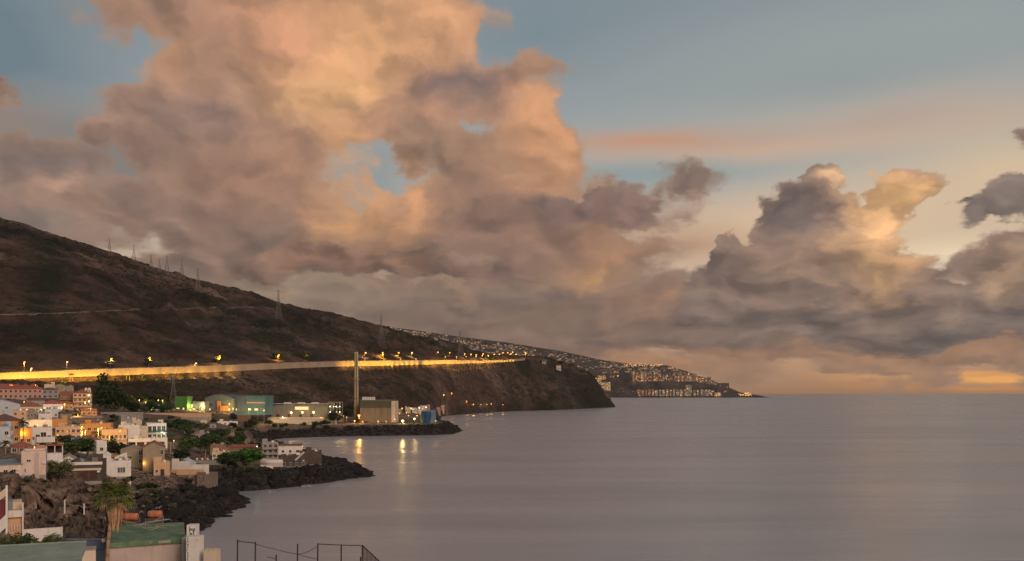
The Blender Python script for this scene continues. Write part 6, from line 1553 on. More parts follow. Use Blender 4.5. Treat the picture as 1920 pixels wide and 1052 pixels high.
for i in range(6):
    MB().lathe([(.1, 0), (.42, .25), (.5, .55), (.3, .95), (.05, 1.05)], 8, 0, ((-26 + i * 10) * u2, .2, 1.2)).build('ball', mat('white'), t, True)
t = thing('sail_roof', 'pale triangular awning sloping between trees', 'awning', W(345, 872, 360)); u3 = 360 / FPX
MB().prism([(-22 * u3, 24 * u3), (12 * u3, 2 * u3), (12 * u3, -1 * u3), (-22 * u3, 21 * u3)], 0, 7).build('awning', mat('paleblue'), t); MB().bar((11 * u3, 1, -3), (11 * u3, 1, 1 * u3), .12).build('post', mat('white'), t)
# long retaining walls behind the town
def town_wall(a, b, top, base, label, m, Yq=None):
    Y = Yq or ray((a + b) / 2, base)[0].y; w = (b - a) * Y / FPX; h = (base - top) * Y / FPX; t = thing('boundary_wall', label, 'wall', W((a + b) / 2, base, Y))
    MB().box(-w / 2, w / 2, 0, .6, -4, h).build('wall', mat(m), t); MB().box(-w / 2 - .1, w / 2 + .1, -.1, .7, h + .002, h + .25).build('coping', mat('conc'), t)
    n = max(3, int(w / 9))
    for i in range(n + 1): MB().box(-w / 2 + w * i / n - .2, -w / 2 + w * i / n + .2, -.22, -.003, -4, h).build('pier', mat(m), t)
town_wall(190, 268, 773.5, 780, 'long pinkish boundary wall left half, behind the modern house', 'grey')
town_wall(268, 396, 774.5, 780.5, 'paler boundary wall right half, running towards the halls', 'peach')
town_wall(340, 392, 783, 789, 'short block wall standing in front of the paler boundary wall', 'conc')
town_wall(396, 470, 778, 783, 'dark boundary wall right of the paler wall', 'brown')
town_wall(508, 632, 786, 790, 'low lit wall at the foot of the grey shed by the sea', 'cream', 862)
for (a, b, tp, bs, lab, m_) in ((333, 345, 791, 798, 'white hut in the waste ground below the boundary wall', 'white'), (352, 362, 795, 800, 'smallest white hut in the waste ground', 'cream'), (376, 388, 790, 797, 'cream hut right of the smallest white hut', 'cream'),
                                (408, 446, 792, 798, 'long pale sheds in a row on the waste ground', 'white'), (388, 404, 797, 803, 'half ruined grey hut before the pale sheds', 'grey'), (345, 372, 806, 815, 'dark red sheds among shrubs', 'brown'),
                                (400, 440, 806, 814, 'low roofless brown ruin below the pale sheds', 'brown'), (372, 398, 814, 824, 'grey farm shed among the bushes', 'grey'), (440, 470, 820, 830, 'low brown house hidden above the bungalow', 'brown'), (345, 366, 828, 838, 'green-grey shed under dark trees', 'olive')):
    H(lab, a, b, tp, bs, depth=6, wall=m_, roof='flat' if m_ != 'brown' else 'gable', roofm='rooftan' if m_ != 'brown' else 'browntile', rise=.8, floors=1, wins=1, cols=max(1, (b - a) // 8))
rs = random.Random(12)
for k in range(26):      # little houses behind the plant (730-830) and far left fill
    px = rs.uniform(738, 835) if k < 18 else rs.uniform(690, 738); py = rs.uniform(764, 778)
    h = ray(px, py)
    if h is None or h[0].y > 1750 or h[0].y < 950: continue
    tq, w_, hh, Yq = house('one of the little houses huddled between the power station and the headland', px - rs.uniform(3, 6), px + rs.uniform(3, 6), py - rs.uniform(3, 6), py, Y=h[0].y - 12, found=10, depth=14, wall=rs.choice(['white', 'cream', 'pink', 'conc', 'peach']), roof='flat', floors=1, wins=1, cols=2, side=False, lit=.3)
    tq['group'] = 'little houses behind the power station'
# street lamps of the town
area_lamp(121, 757.5, 545, 'bright orange-yellow street lamp before the small red-roofed house', 2600, SOD, 'gsodium', .5)
area_lamp(159.5, 754, 548, 'yellow street lamp in front of the balconied apartment house', 1500, YEL, 'gwarm', .4)
area_lamp(167, 752, 560, 'small white lamp just right of the yellow lamp at the apartment house', 900, WHT, 'gwhite', .28)
area_lamp(170, 766, 545, 'low orange lamp lighting the house below the apartment house', 1500, SOD, 'gsodium', .25)
area_lamp(108, 816, 345, 'orange street lamp between the white balcony house and the orange house', 1000, SOD, 'gsodium', .35)
area_lamp(184.5, 804.5, 378, 'brilliant yellow-orange lamp flooding the orange house', 11000, (1.0, .60, .10), 'gsodium', .38)
area_lamp(160, 808, 380, 'smaller yellow lamp at the left of the flooded orange house', 4500, (1.0, .60, .10), 'gwarm', .22)
area_lamp(205, 818, 372, 'low lamp behind palms at the flooded orange house', 2200, SOD, 'gsodium', .2)
area_lamp(108, 789, 428, 'lamp washing the yellow box house', 3600, (1.0, .62, .14), 'gwarm', .2)
area_lamp(35, 770, 490, 'lamp washing the peach house front', 1500, WARM, 'gwarm', .2)
area_lamp(61, 771, 492, 'white lamp on the terrace of the left red-roofed house', 900, WHT, 'gwhite', .35)
area_lamp(116, 763.5, 520, 'white lamp at the right end of the glowing windows', 700, WHT, 'gwhite', .3)
area_lamp(12, 792, 330, 'lamp lighting the orange corner house', 1300, SOD, 'gsodium', .16)
area_lamp(45, 812, 312, 'lamp washing the peach wing below the small palms', 700, SOD, 'gsodium', .15)
area_lamp(326, 826, 390, 'greenish yellow lamp behind trees right of the modern house', 500, YEL, 'gwarm', .25)
area_lamp(426, 831, 420, 'orange lamp at the corner of the bungalow', 900, SOD, 'gsodium', .3)
area_lamp(482, 837, 410, 'white lamp at the right end of the bungalow roof', 90, WHT, 'gwhite', .22)
area_lamp(225, 806, 385, 'lamp lighting the white parapet house', 900, WARM, 'gwarm', .12)
area_lamp(25, 724, 655, 'lamp glowing behind the roofs of the pink terrace', 1800, SOD, 'gsodium', .2)
area_lamp(70, 724, 660, 'second lamp glowing behind the roofs of the pink terrace', 1800, SOD, 'gsodium', .2)

for k, (x_, y_, wt, lab) in enumerate([(20, 781, 1600, 'added lamp glowing between the mural house and the orange corner house'), (70, 795, 1500, 'added lamp on the stepped white terraces'), (134, 806, 1600, 'added lamp at the left part of the beige and orange house'), (243, 812, 1300, 'added lamp on the side block of the modern house'),
        (212, 838, 900, 'added lamp by the drive left of the garages'), (166, 826, 1300, 'added lamp behind the red-roofed villa'), (64, 836, 900, 'added lamp under the long balcony of the white house'), (96, 846, 500, 'added lamp behind the red canopy house'), (146, 776, 1800, 'added lamp before the long low faded roof'),
        (100, 752, 1600, 'added lamp in the lane behind the glowing red-roofed house'), (45, 752, 1700, 'added lamp in the lane below the pink terrace'), (190, 790, 1300, 'added lamp near the end of the long boundary wall'), (286, 822, 700, 'added lamp over the garage terrace'), (270, 868, 260, 'small added lamp at the steps of the olive houses')]):
    h = ray(x_, y_ + 14)
    if h: area_lamp(x_, y_, h[0].y - 4, lab, wt, SOD if k % 3 else WARM, 'gsodium' if k % 3 else 'gwarm', .16)  # lamps added between the houses to warm the town
# ------------------------------------------------------------------ black rocks along the shore
def rock_mesh(seed, n=2):
    r = random.Random(seed); bm = bmesh.new(); bmesh.ops.create_icosphere(bm, subdivisions=n, radius=1)
    o = Vector((r.random() * 50, r.random() * 50, 0))
    for v in bm.verts:
        d = v.co.normalized(); k = 1 + .45 * mnoise.noise(d * 1.2 + o) + .25 * mnoise.noise(d * 3 + o); v.co = d * k
        v.co.z *= .72; v.co = Vector((round(v.co.x * 3.2) / 3.2 * .45 + v.co.x * .55, round(v.co.y * 3.2) / 3.2 * .45 + v.co.y * .55, v.co.z))
    me = bpy.data.meshes.new('rock'); bm.to_mesh(me); bm.free(); me.materials.append(mat('lava')); return me
ROCKS = [rock_mesh(i) for i in range(8)]; ROCKS_LO = [rock_mesh(20 + i, 1) for i in range(6)]
def coast_rocks():
    r = random.Random(99); cands = []
    seg = [seaP(*p) for p in pixs[0:24]]
    tries = 0
    while len(cands) < 2600 and tries < 60000:
        tries += 1; i = r.randrange(len(seg) - 1); a, b = seg[i], seg[i + 1]; f = r.random()
        if r.random() > math.hypot(b[0] - a[0], b[1] - a[1]) / 25: continue
        inl = abs(r.gauss(0, 1)) * 9 - 2.0; x = a[0] + (b[0] - a[0]) * f; y = a[1] + (b[1] - a[1]) * f
        dx, dy = b[0] - a[0], b[1] - a[1]; L = math.hypot(dx, dy) + 1e-6; x += -dy / L * inl; y += dx / L * inl
        cands.append((x, y))
    c = np.array(cands); d = coast_dist(c[:, 0], c[:, 1]); keep = (d > -2.0) & (d < 26); c = c[keep]; d = d[keep]
    items = []
    for (x, y), dd in zip(c, d):
        z = ground(x, y) if dd > 0 else -.4
        if z > 9 or z < -1.5: continue
        s = (.5 + 2.2 * r.random() ** 2.2) * (1.15 if dd < 6 else .8); items.append((x, y, max(z, -.5), s))
    items.sort(key=lambda t: -t[3] / t[1])
    for k, (x, y, z, s) in enumerate(items[:280]):
        o = bpy.data.objects.new('rock', ROCKS[k % 8]); COL.objects.link(o); o.location = (x, y, z); o.rotation_euler = (r.uniform(-.3, .3), r.uniform(-.3, .3), r.uniform(0, 6.28)); o.scale = (s, s * r.uniform(.7, 1.2), s * r.uniform(.7, 1.1))
        tag(o, 'one of the jagged black lava rocks heaped along the shore', 'rock', 'black lava rocks along the shore')
    Vs, Fs, n0 = [], [], 0; lo = []
    for me in ROCKS_LO:
        co = np.empty(len(me.vertices) * 3, np.float32); me.vertices.foreach_get('co', co); lo.append((co.reshape(-1, 3), np.array([p.vertices[:] for p in me.polygons])))
    for k, (x, y, z, s) in enumerate(items[280:]):
        co, f = lo[k % 6]; a = r.uniform(0, 6.28); R_ = np.array([[math.cos(a), -math.sin(a), 0], [math.sin(a), math.cos(a), 0], [0, 0, 1]]); Vs.append(co @ R_.T * s + [x, y, z]); Fs.append(f + n0); n0 += len(co)
    tag(link('lava_rubble', raw_mesh('lava_rubble', np.concatenate(Vs), np.concatenate(Fs)), mats=mat('lava')), 'countless smaller black lava stones between the big rocks', 'rubble', kind='stuff')
    # armour stone of the breakwater
    Vs, Fs, n0 = [], [], 0; seg = [seaP(*p) for p in pixs[23:34]]
    for k in range(1500):
        i = r.randrange(len(seg) - 1); a, b = seg[i], seg[i + 1]; f = r.random(); dx, dy = b[0] - a[0], b[1] - a[1]; L = math.hypot(dx, dy) + 1e-6
        if r.random() > L / 90: continue
        inl = r.uniform(-1, 17); x = a[0] + dx * f - dy / L * inl; y = a[1] + dy * f + dx / L * inl; z = max(-.3, ground(x, y)); s = r.uniform(1.0, 2.4)
        co, f_ = lo[k % 6]; Vs.append(co * s + [x, y, z]); Fs.append(f_ + n0); n0 += len(co)
    tag(link('armour_stone', raw_mesh('armour_stone', np.concatenate(Vs), np.concatenate(Fs)), mats=mat('lava')), 'dark armour stones piled on the breakwater of the power station', 'breakwater stones', kind='stuff')
coast_rocks()
for k, (px, py, sx, sy, lab) in enumerate([(424, 968, 2.4, 1.0, 'flat black rock awash on its own off the shore'), (372, 983, 1.6, .8, 'small black rock in the water beside the painted pillars'), (436, 950, 3.4, 1.8, 'dark pointed rock at the waterline left of the rock awash')]):
    X, Y = seaP(px, py); o = bpy.data.objects.new('rock', ROCKS[k]); COL.objects.link(o); o.location = (X, Y, -.15); o.scale = (sx, sx * .9, sy); tag(o, lab, 'rock')
# foam
def foam():
    r = random.Random(3)
    for (a, b, py, lab) in ((556, 592, 912.3, 'thin white line of foam below the rocky point'), (500, 520, 922.5, 'faint foam patch left of the white foam line'), (375, 395, 984, 'faint foam in the cove below the cliff'), (520, 640, 822.4, 'thin pale line of surf under the breakwater')):
        V, F = [], []; n = 26
        for i in range(n + 1):
            px = a + (b - a) * i / n; q = py + 1.0 * math.sin(i * .7) * (1 if py > 850 else .3) - (px - a) * (.03 if py > 850 else .018); w = (.8 + .9 * r.random()) * math.sin(math.pi * (i + .3) / (n + .6)) * (1 if py > 850 else 1.6)
            X, Y = seaP(px, q); V += [(X, Y - w, .012), (X, Y + w, .012)]
        F = [(2 * i, 2 * i + 2, 2 * i + 3, 2 * i + 1) for i in range(n)]
        tag(link('foam', raw_mesh('foam', V, F), mats=mat('foam')), lab, 'foam', kind='stuff')
    V, F = [], []
    for i in range(2, 16):
        a, b = Vector(seaP(*pixs[i])), Vector(seaP(*pixs[i + 1])); L_ = (b - a).length; d = (b - a).normalized(); o = Vector((d.y, -d.x)); n = int(L_ / 1.3)
        for k in range(n):
            if mnoise.noise(Vector((i * 3.1 + k * .18, 0, 0))) < -.05: continue
            c = a + d * (k * 1.3) + o * r.uniform(.2, 2.6); w1 = r.uniform(.5, 1.6); w2 = r.uniform(.12, .45); k0 = len(V)
            V += [(c.x - d.x * w1, c.y - d.y * w1, .01), (c.x + o.x * w2, c.y + o.y * w2, .01), (c.x + d.x * w1, c.y + d.y * w1, .01), (c.x - o.x * w2, c.y - o.y * w2, .01)]; F.append((k0, k0 + 1, k0 + 2, k0 + 3))
    tag(link('foam', raw_mesh('foam', V, F), mats=mat('foam')), 'broken flecks of foam washing along the black rocks', 'foam', kind='stuff')
foam()

# ------------------------------------------------------------------ trees, palms, bushes
TREES = {k: make_tree('t', 'tree', n, 3.0, 4.2, m, s, clumps=c, size=sz, squash=sq) for k, (n, m, s, c, sz, sq) in {
    'dark': (1500, 'leafdark', 1, 26, .34, .8), 'mid': (1500, 'leaf', 2, 24, .32, .75), 'olive': (1700, 'leafolive', 3, 22, .26, .85), 'bright': (1700, 'leafbright', 4, 22, .30, .7), 'pine': (1400, 'leafdark', 5, 30, .34, 1.5)}.items()}
_tu = {k: False for k in TREES}
def tree(kind, px, base, hpx, wpx, label, group=None, Y=None, cat='tree'):
    """tree seen hpx tall and wpx wide, foot at (px, base)"""
    p = on(px, base) if Y is None else W(px, base, Y)
    if p is None: return
    h = hpx * p.y / FPX; w = wpx * p.y / FPX; s = w / 5.4; sz = h / 6.6
    o = TREES[kind]
    if _tu[kind]: o = copy_tree(o, p, RNG.uniform(0, 6.28), (s, s, sz), label, group)
    else: KIDS.setdefault(o.name, [(ch, list(ch.children)) for ch in o.children]); o.location = p; o.scale = (s, s, sz); o['label'] = label; _tu[kind] = True; 
    if group: o['group'] = group
    o['category'] = cat
for a in [('pine', 195, 772, 58, 42, 'tallest dark cypress-like tree behind the town'), ('pine', 215, 772, 48, 38, 'dark tree right of the tallest one, same height at its shoulder'), ('dark', 234, 774, 34, 36, 'dark round tree at the right end of the tall dark group'),
          ('dark', 178, 770, 36, 24, 'dark tree at the left end of the tall dark group'), ('mid', 159, 862, 44, 62, 'broad dense green tree above the long low building'), ('mid', 138, 858, 32, 40, 'rounded tree filling the gap left of the broad dense tree'),
          ('olive', 114, 905, 46, 48, 'pale olive tamarisk-like tree on the cliff edge'), ('bright', 460, 882, 44, 66, 'bright green bushy tree lit from the bungalow'), ('dark', 428, 884, 36, 40, 'darker tree left of the bright green bushy tree'),
          ('mid', 122, 838, 24, 34, 'green tree under the orange street lamp'), ('dark', 222, 860, 30, 36, 'dark tree behind the white cube house'), ('dark', 208, 850, 26, 26, 'dark bushy tree between the red-roofed villa and the garages'),
          ('mid', 350, 852, 36, 44, 'round green tree right of the modern house'), ('dark', 375, 850, 34, 40, 'dark tree next to the round green tree'), ('dark', 338, 870, 30, 36, 'dark tree behind the pale awning'), ('mid', 395, 838, 28, 36, 'green tree above the shadowy house'),
          ('dark', 82, 856, 16, 22, 'dark bush by the tiny pink cube house'), ('mid', 268, 850, 14, 22, 'small tree by the garages'), ('dark', 470, 770, 20, 16, 'dark tree before the teal hall'), ('dark', 500, 778, 22, 30, 'dark tree between the teal hall and the grey shed'),
          ('dark', 627, 797, 26, 26, 'dark tree at the end of the steel frame'), ('dark', 660, 782, 28, 30, 'dark tree at the foot of the chimney, left one'), ('dark', 650, 786, 20, 22, 'dark tree at the foot of the chimney, right of the paired lamps'), ('mid', 320, 772, 18, 22, 'green-lit tree left of the bright green shed'),
          ('dark', 250, 775, 22, 26, 'dark tree in the play park, left'), ('dark', 282, 774, 20, 24, 'dark tree in the play park, middle'), ('mid', 312, 776, 20, 26, 'green tree in the play park, right'), ('dark', 405, 830, 26, 32, 'dark tree on the waste ground, left'), ('mid', 440, 838, 22, 30, 'green tree above the bungalow roof')]:
    tree(*a)
# scattered trees and shrubs between the houses: many alike
r = random.Random(31)
def many(n, x0, x1, y0, y1, kinds, h0, h1, label, group, cat='tree', cond=None, sc=lambda Y: 1):
    k = 0; tr = 0
    while k < n and tr < n * 20:
        tr += 1; px, py = r.uniform(x0, x1), r.uniform(y0, y1); h = ray(px, py)
        if h is None or (cond and not cond(px, py, h[0])): continue
        if h[0].z < 1.0: continue
        hp = r.uniform(h0, h1) * sc(h[0].y); tree(r.choice(kinds), px, py, hp, hp * r.uniform(1.0, 1.6), label, group, cat=cat); k += 1
many(34, 318, 500, 800, 850, ['dark', 'mid', 'dark', 'olive'], 9, 20, 'one of the dark trees scattered on the ground between the sheds and the shore', 'trees between the sheds and the shore')
many(26, 380, 640, 785, 806, ['dark', 'dark', 'mid'], 7, 13, 'one of the dark bushes lining the bank below the halls', 'bushes on the bank below the halls', 'bush', cond=lambda a, b, p: p.z > 3)
many(24, 0, 330, 776, 850, ['dark', 'mid'], 7, 14, 'one of the small trees tucked between the houses of the town', 'small trees between the town houses')
many(22, 190, 380, 905, 960, ['dark', 'olive', 'dark'], 8, 16, 'one of the scrubby bushes growing on the black rock slope', 'bushes on the black rock slope', 'bush')
many(12, 380, 480, 870, 892, ['olive', 'dark'], 6, 12, 'one of the low bushes on the grassy shore shelf', 'bushes on the shore shelf', 'bush')
many(26, 20, 190, 905, 990, ['olive', 'dark'], 5, 9, 'one of the small dry bushes on the brown cliff', 'bushes on the brown cliff', 'bush')
many(40, 236, 318, 748, 776, ['dark', 'mid'], 7, 14, 'one of the small trees round the play park', 'trees round the play park')
# lit trees beside the highway lamps
for k, (px, w_) in enumerate([(521, 26), (573, 26), (716, 16), (743, 12), (770, 8), (835, 14), (410, 20), (279, 22), (207, 18)]):
    p, a = road_px(px, 25.5); o = copy_tree(TREES['olive'], p + Vector((0, 0, 2.5)), k, (w_ * p.y / FPX / 5.4, w_ * p.y / FPX / 5.4, w_ * .75 * p.y / FPX / 6.6), '%s loose shrub lit up under a highway lamp, counted along the road' % ['third', 'fourth', 'sixth', 'seventh', 'eighth', 'ninth', 'fifth', 'second', 'first'][k], 'lit shrubs under the highway lamps'); o['category'] = 'shrub'
# palms
PALM = {'s': make_palm('p', 7.0, 2.6, 1), 't': make_palm('p', 9.5, 2.8, 2, skirt=14), 'f': make_palm('p', 4.0, 3.0, 3, leafm='palmleaf', n=22)}
_pu = {k: False for k in PALM}
def palm(kind, px, base, hpx, label, group=None, Y=None):
    p = on(px, base) if Y is None else W(px, base, Y)
    if p is None: return
    H0 = {'s': 8.6, 't': 11.2, 'f': 6.0}[kind]; s = hpx * p.y / FPX / H0; o = PALM[kind]
    if _pu[kind]: o = copy_tree(o, p, RNG.uniform(0, 6.28), s, label, group)
    else: KIDS.setdefault(o.name, [(ch, list(ch.children)) for ch in o.children]); o.location = p; o.scale = (s,) * 3; o['label'] = label; _pu[kind] = True
    if group: o['group'] = group
for a in [('t', 43, 838, 56, 'tall slim palm in front of the peach wing'), ('s', 30, 815, 26, 'left of the three small palms before the white panel', None, 318), ('s', 37, 815, 25, 'middle of the three small palms before the white panel', None, 318), ('s', 50, 815, 27, 'right of the three small palms before the white panel', None, 318),
          ('f', 10, 852, 30, 'spreading low palm at the left edge above the blue-grey roof'), ('s', 66, 852, 20, 'small palm by the red pitched-roof hut'), ('t', 309, 893, 46, 'palm with drooping dead fronds by the peach terrace block', None, 316), ('s', 210, 846, 30, 'dark palm right of the flooded orange house'),
          ('s', 176, 830, 22, 'palm silhouetted against the brilliant lamp, left'), ('s', 188, 832, 20, 'palm silhouetted against the brilliant lamp, right'), ('s', 131, 714, 14, 'left of the pair of dark palms before the highway wall'), ('s', 136, 714, 14, 'right of the pair of dark palms before the highway wall'),
          ('s', 187, 712, 8, 'small palm before the highway wall right of the pair'), ('s', 267, 708, 8, 'small palm before the highway wall farther right'), ('s', 250, 710, 7, 'tiny palm before the highway wall between two others'), ('s', 157, 770, 22, 'palm in front of the balconied apartment house'),
          ('s', 395, 772, 16, 'palm before the arched hall, left'), ('s', 419, 772, 16, 'palm before the arched hall, right'), ('s', 446, 773, 20, 'palm before the teal hall, first from left'), ('s', 467, 775, 18, 'palm before the teal hall, second from left'), ('s', 481, 776, 20, 'palm before the teal hall, third from left'),
          ('t', 497, 852, 40, 'tall palm at the skeleton house with balconies'), ('s', 530, 838, 12, 'small palm above the white seaside house', None, 425), ('s', 428, 862, 36, 'palm left of the bungalow'), ('s', 458, 836, 24, 'palm above the bungalow roof'), ('s', 478, 842, 26, 'slim palm at the right end of the bungalow'),
          ('s', 336, 862, 30, 'palm by the pale awning'), ('s', 320, 850, 30, 'palm right of the garages'), ('s', 385, 862, 26, 'palm by the garden wall'), ('s', 300, 770, 18, 'palm in the play park')]:
    palm(*a)
# ground scrub of the lowland
def low_scrub():
    X, Y, Z = low_arr; h, w = X.shape; rr = np.random.RandomState(8); n = 30000
    ii = rr.randint(0, h, n); jj = rr.randint(70, 670, n); x, y, z = X[ii, jj], Y[ii, jj], Z[ii, jj]
    pxx = 960 + x * FPX / y; g = fbm(x / 22, y / 22, oc=3, seed=88)
    ok = (y > 185) & (z > 4.0) & (pxx > -100) & (pxx < 860) & (g > .0) & ~((y > 800) & (pxx > 520)); x, y, z = x[ok][:7000], y[ok][:7000], z[ok][:7000]
    o = scatter_blobs('ground_scrub', x, y, z - .1, (.25 + .9 * rr.rand(len(x)) ** 2) * np.clip(y / 400, .6, 1.5), 'leafdark', 5); o['label'] = 'low dark scrub and weeds on the open ground of the town'; o['category'] = 'scrub'
    ok = (Y[ii, jj] > 195) & (Y[ii, jj] < 330) & (Z[ii, jj] > 5) & (960 + X[ii, jj] * FPX / Y[ii, jj] > 190) & (960 + X[ii, jj] * FPX / Y[ii, jj] < 330)
    x, y, z = X[ii, jj][ok], Y[ii, jj][ok], Z[ii, jj][ok]
    o = scatter_blobs('mauve_scrub', x[:900], y[:900], z[:900], .25 + .7 * rr.rand(len(x[:900])), 'mauvebush', 6, .9); o['label'] = 'mauve-grey spiny scrub covering the slope under the white cube house'; o['category'] = 'scrub'
low_scrub()
# ------------------------------------------------------------------ cliff details
t = thing('cave_mouth', 'white post and rope rail by the dark cave in the cliff', 'railing', W(121, 955, 196))
for dx, dy_, h in ((0, 0, 2.2), (5.2, -1.5, 1.5)): MB().box(dx - .11, dx + .11, dy_, dy_ + .2, -1, h).build('post', mat('white'), t)
MB().bar((0, .15, 1.2), (5.2, -1.35, .9), .05).build('rail', mat('rope'), t)

# ------------------------------------------------------------------ foreground building with the green roof
Yf = 86.0; u = Yf / FPX
def Pf(px, py, Y=Yf): return W(px, py, Y)
t = thing('flat_roofed_house', 'nearest house, mauve-grey wall under a worn green roof edge', 'house', Pf(275, 1052, Yf)); O = t.location
def L(px, py, Y=Yf): p = W(px, py, Y) - O; return (p.x, p.y, p.z)
def Lz(px, Y, z): p = Vector(((px - 960) * Y / FPX, Y, z)) - O; return (p.x, p.y, p.z)
def quad_solid(b, pts, thick):
    lo = [(p[0], p[1], p[2] - thick) for p in pts]; n = len(pts); b.add(list(pts) + lo, [tuple(range(n)), tuple(range(n, 2 * n))[::-1]] + [(i, i + n, (i + 1) % n + n, (i + 1) % n) for i in range(n)])
    return b
# eave line from (200,1018) to (348,1008); back line (205,985) to (345,980)
fl, fr_ = L(200, 1019, 84), L(347, 1008, 86.5)
zf1, zf2 = fl[2], fr_[2]
bl, br_ = L(207, 986, 93.5), L(345, 979, 97)
zb_ = (fl[2] + fr_[2]) / 2
roofb = MB(); quad_solid(roofb, [fl, fr_, br_, bl], .18); roofb.build('roof', mat('greenroof'), t)
eb = MB(); quad_solid(eb, [(fl[0], fl[1] - .12, fl[2] + .02), (fr_[0], fr_[1] - .12, fr_[2] + .02), (fr_[0], fr_[1] - .003, fr_[2] + .02), (fl[0], fl[1] - .003, fl[2] + .02)], .52); eb.build('roof_edge', mat('greenroof'), t)
for a, b_ in ((.55, .57), (.66, .82)):
    q = lambda f, dz: (fl[0] + (fr_[0] - fl[0]) * f, fl[1] + (fr_[1] - fl[1]) * f - .14, fl[2] + (fr_[2] - fl[2]) * f + dz)
    MB().add([q(a, -.12), q(b_, -.12), q(b_, -.36), q(a, -.36)], [(0, 3, 2, 1)]).build('bare_patch', mat('conc'), t)
wb = MB(); quad_solid(wb, [(fl[0] + .2, fl[1] + .1, fl[2] - .5), (fr_[0] - .1, fr_[1] + .1, fr_[2] - .5), (br_[0] - .1, br_[1], fr_[2] - .5), (bl[0] + .2, bl[1], fl[2] - .5)], 9.0); wb.build('wall', mat('mauvewall'), t)
# rusty posts with rails and loose wire standing on the back edge of the roof
roof_n = MB()
t2 = thing('wire_fence', 'bent posts and loose pale wire straggling over the green roof', 'wire fence', Pf(280, 985, 95)); O2 = t2.location
def L2(px, py, Y): p = W(px, py, Y) - O2; return (p.x, p.y, p.z)
for (px, y0, y1) in ((228, 987, 975), (262, 985, 971), (273, 985, 972), (306, 982, 966)):
    MB().bar(L2(px, y0, 93), L2(px, y1, 93), .045, 0, 5).build('post', mat('steel'), t2)
rr = random.Random(2)
for pts in ([(228, 975.5), (234, 980), (243, 985), (252, 986), (262, 983), (273, 979), (288, 977), (306, 968)], [(232, 976), (246, 979), (262, 984), (280, 980), (300, 976), (317, 974)], [(236, 978), (250, 983), (268, 990), (290, 988), (310, 985), (330, 986)],
            [(262, 984), (270, 990), (284, 994), (299, 988), (313, 990)], [(288, 977), (302, 975), (317, 973), (322, 976)], [(270, 987), (276, 983), (288, 990), (296, 984)]):
    MB().tube([L2(a + rr.uniform(-.5, .5), b_, 91.5 + (986 - b_) * .12) for a, b_ in pts], .035, 0, 4).build('wire', mat('rope'), t2)
# painted pillars at the right of the house
Yp = 84.0
def pillar(a, b_, tp, Y, d, label, m='white', crum=False, bot=1075):
    w = (b_ - a) * Y / FPX; p = W((a + b_) / 2, bot, Y); h = (bot - tp) * Y / FPX; q = thing('pillar', label, 'pillar', p); bb = MB(); bb.box(-w / 2, w / 2, 0, d, -3, h); bb.build('shaft', mat(m), q)
    if crum:
        r4 = random.Random(int(a)); 
        for i in range(9): s = r4.uniform(.03, .07); x_ = -w / 2 + w * (i + .5) / 9; MB().box(x_ - s, x_ + s, r4.uniform(0, d * .3), d * .9, h + .001, h + s * 1.6).build('rubble_edge', mat('cream'), q)
    return q, w, h
q, w, h = pillar(350, 367, 984.5, 85.5, 1.0, 'rear white pillar marked with black painted strokes')
# the black strokes: two letters side by side, each with a bowl on a stem
def stroke(pts, wd=.045):
    b = MB(); pts = [(p[0] * w, -.006, h + p[1]) for p in pts]
    for a_, c_ in zip(pts[:-1], pts[1:]): b.bar(a_, c_, wd, 0, 4)
    return b.v, b.f
g = MB()
for s_ in ([(-.22, -.42), (-.12, -.36), (.02, -.40), (.02, -.50), (-.18, -.52)], [(-.05, -.78), (-.12, -.95), (-.02, -1.1), (.05, -.95), (-.02, -.78)], [(.16, -.42), (.30, -.34), (.42, -.42), (.40, -.52), (.26, -.58), (.16, -.50), (.16, -.42)], [(.26, -.58), (.27, -.9), (.26, -1.12)], [(.27, -.62), (.36, -.58)]):
    v, f = stroke(s_); g.add(v, f)
g.build('graffiti', mat('black'), q)
MB().box(-w * .18, -w * .13, -.02, -.001, h - .75, h - .1).build('red_line', mat('rust'), q)
q, w, h = pillar(349, 374, 1006.5, 83.5, 1.2, 'front grey-white pillar with a faint black scrawl', 'white')
g = MB()
for s_ in ([(-.05, -.18), (.02, -.30), (.12, -.22)], [(.14, -.12), (.20, -.34), (.34, -.24), (.30, -.42), (.22, -.52)], [(.36, -.16), (.38, -.34), (.30, -.5)]):
    v, f = stroke(s_, .018); g.add(v, f)
g.build('graffiti', mat('mauvewall'), q)
rr = random.Random(9); g = MB()
for i in range(10):
    x_, z_ = -w * .40 + rr.uniform(-.05, .10), h - .2 - i * .28; g.add([(x_ + .09 * math.cos(a) * rr.uniform(.5, 1.3), -.008, z_ + .16 * math.sin(a) * rr.uniform(.6, 1.2)) for a in [k * 1.047 for k in range(6)]], [(5, 4, 3, 2, 1, 0)])
g.build('bare_plaster', mat('grey'), q)
pillar(341, 350, 1008, 84.5, 1.0, 'dirty grey pillar strip between the green-roofed house and the front pillar', 'grey')
pillar(381.5, 405.5, 1033, 83.0, 1.2, 'short cream pillar with a crumbling top at the water side', 'cream', True)
pillar(374, 381, 1041, 84.5, .5, 'small stub of broken wall between two pillars', 'conc')
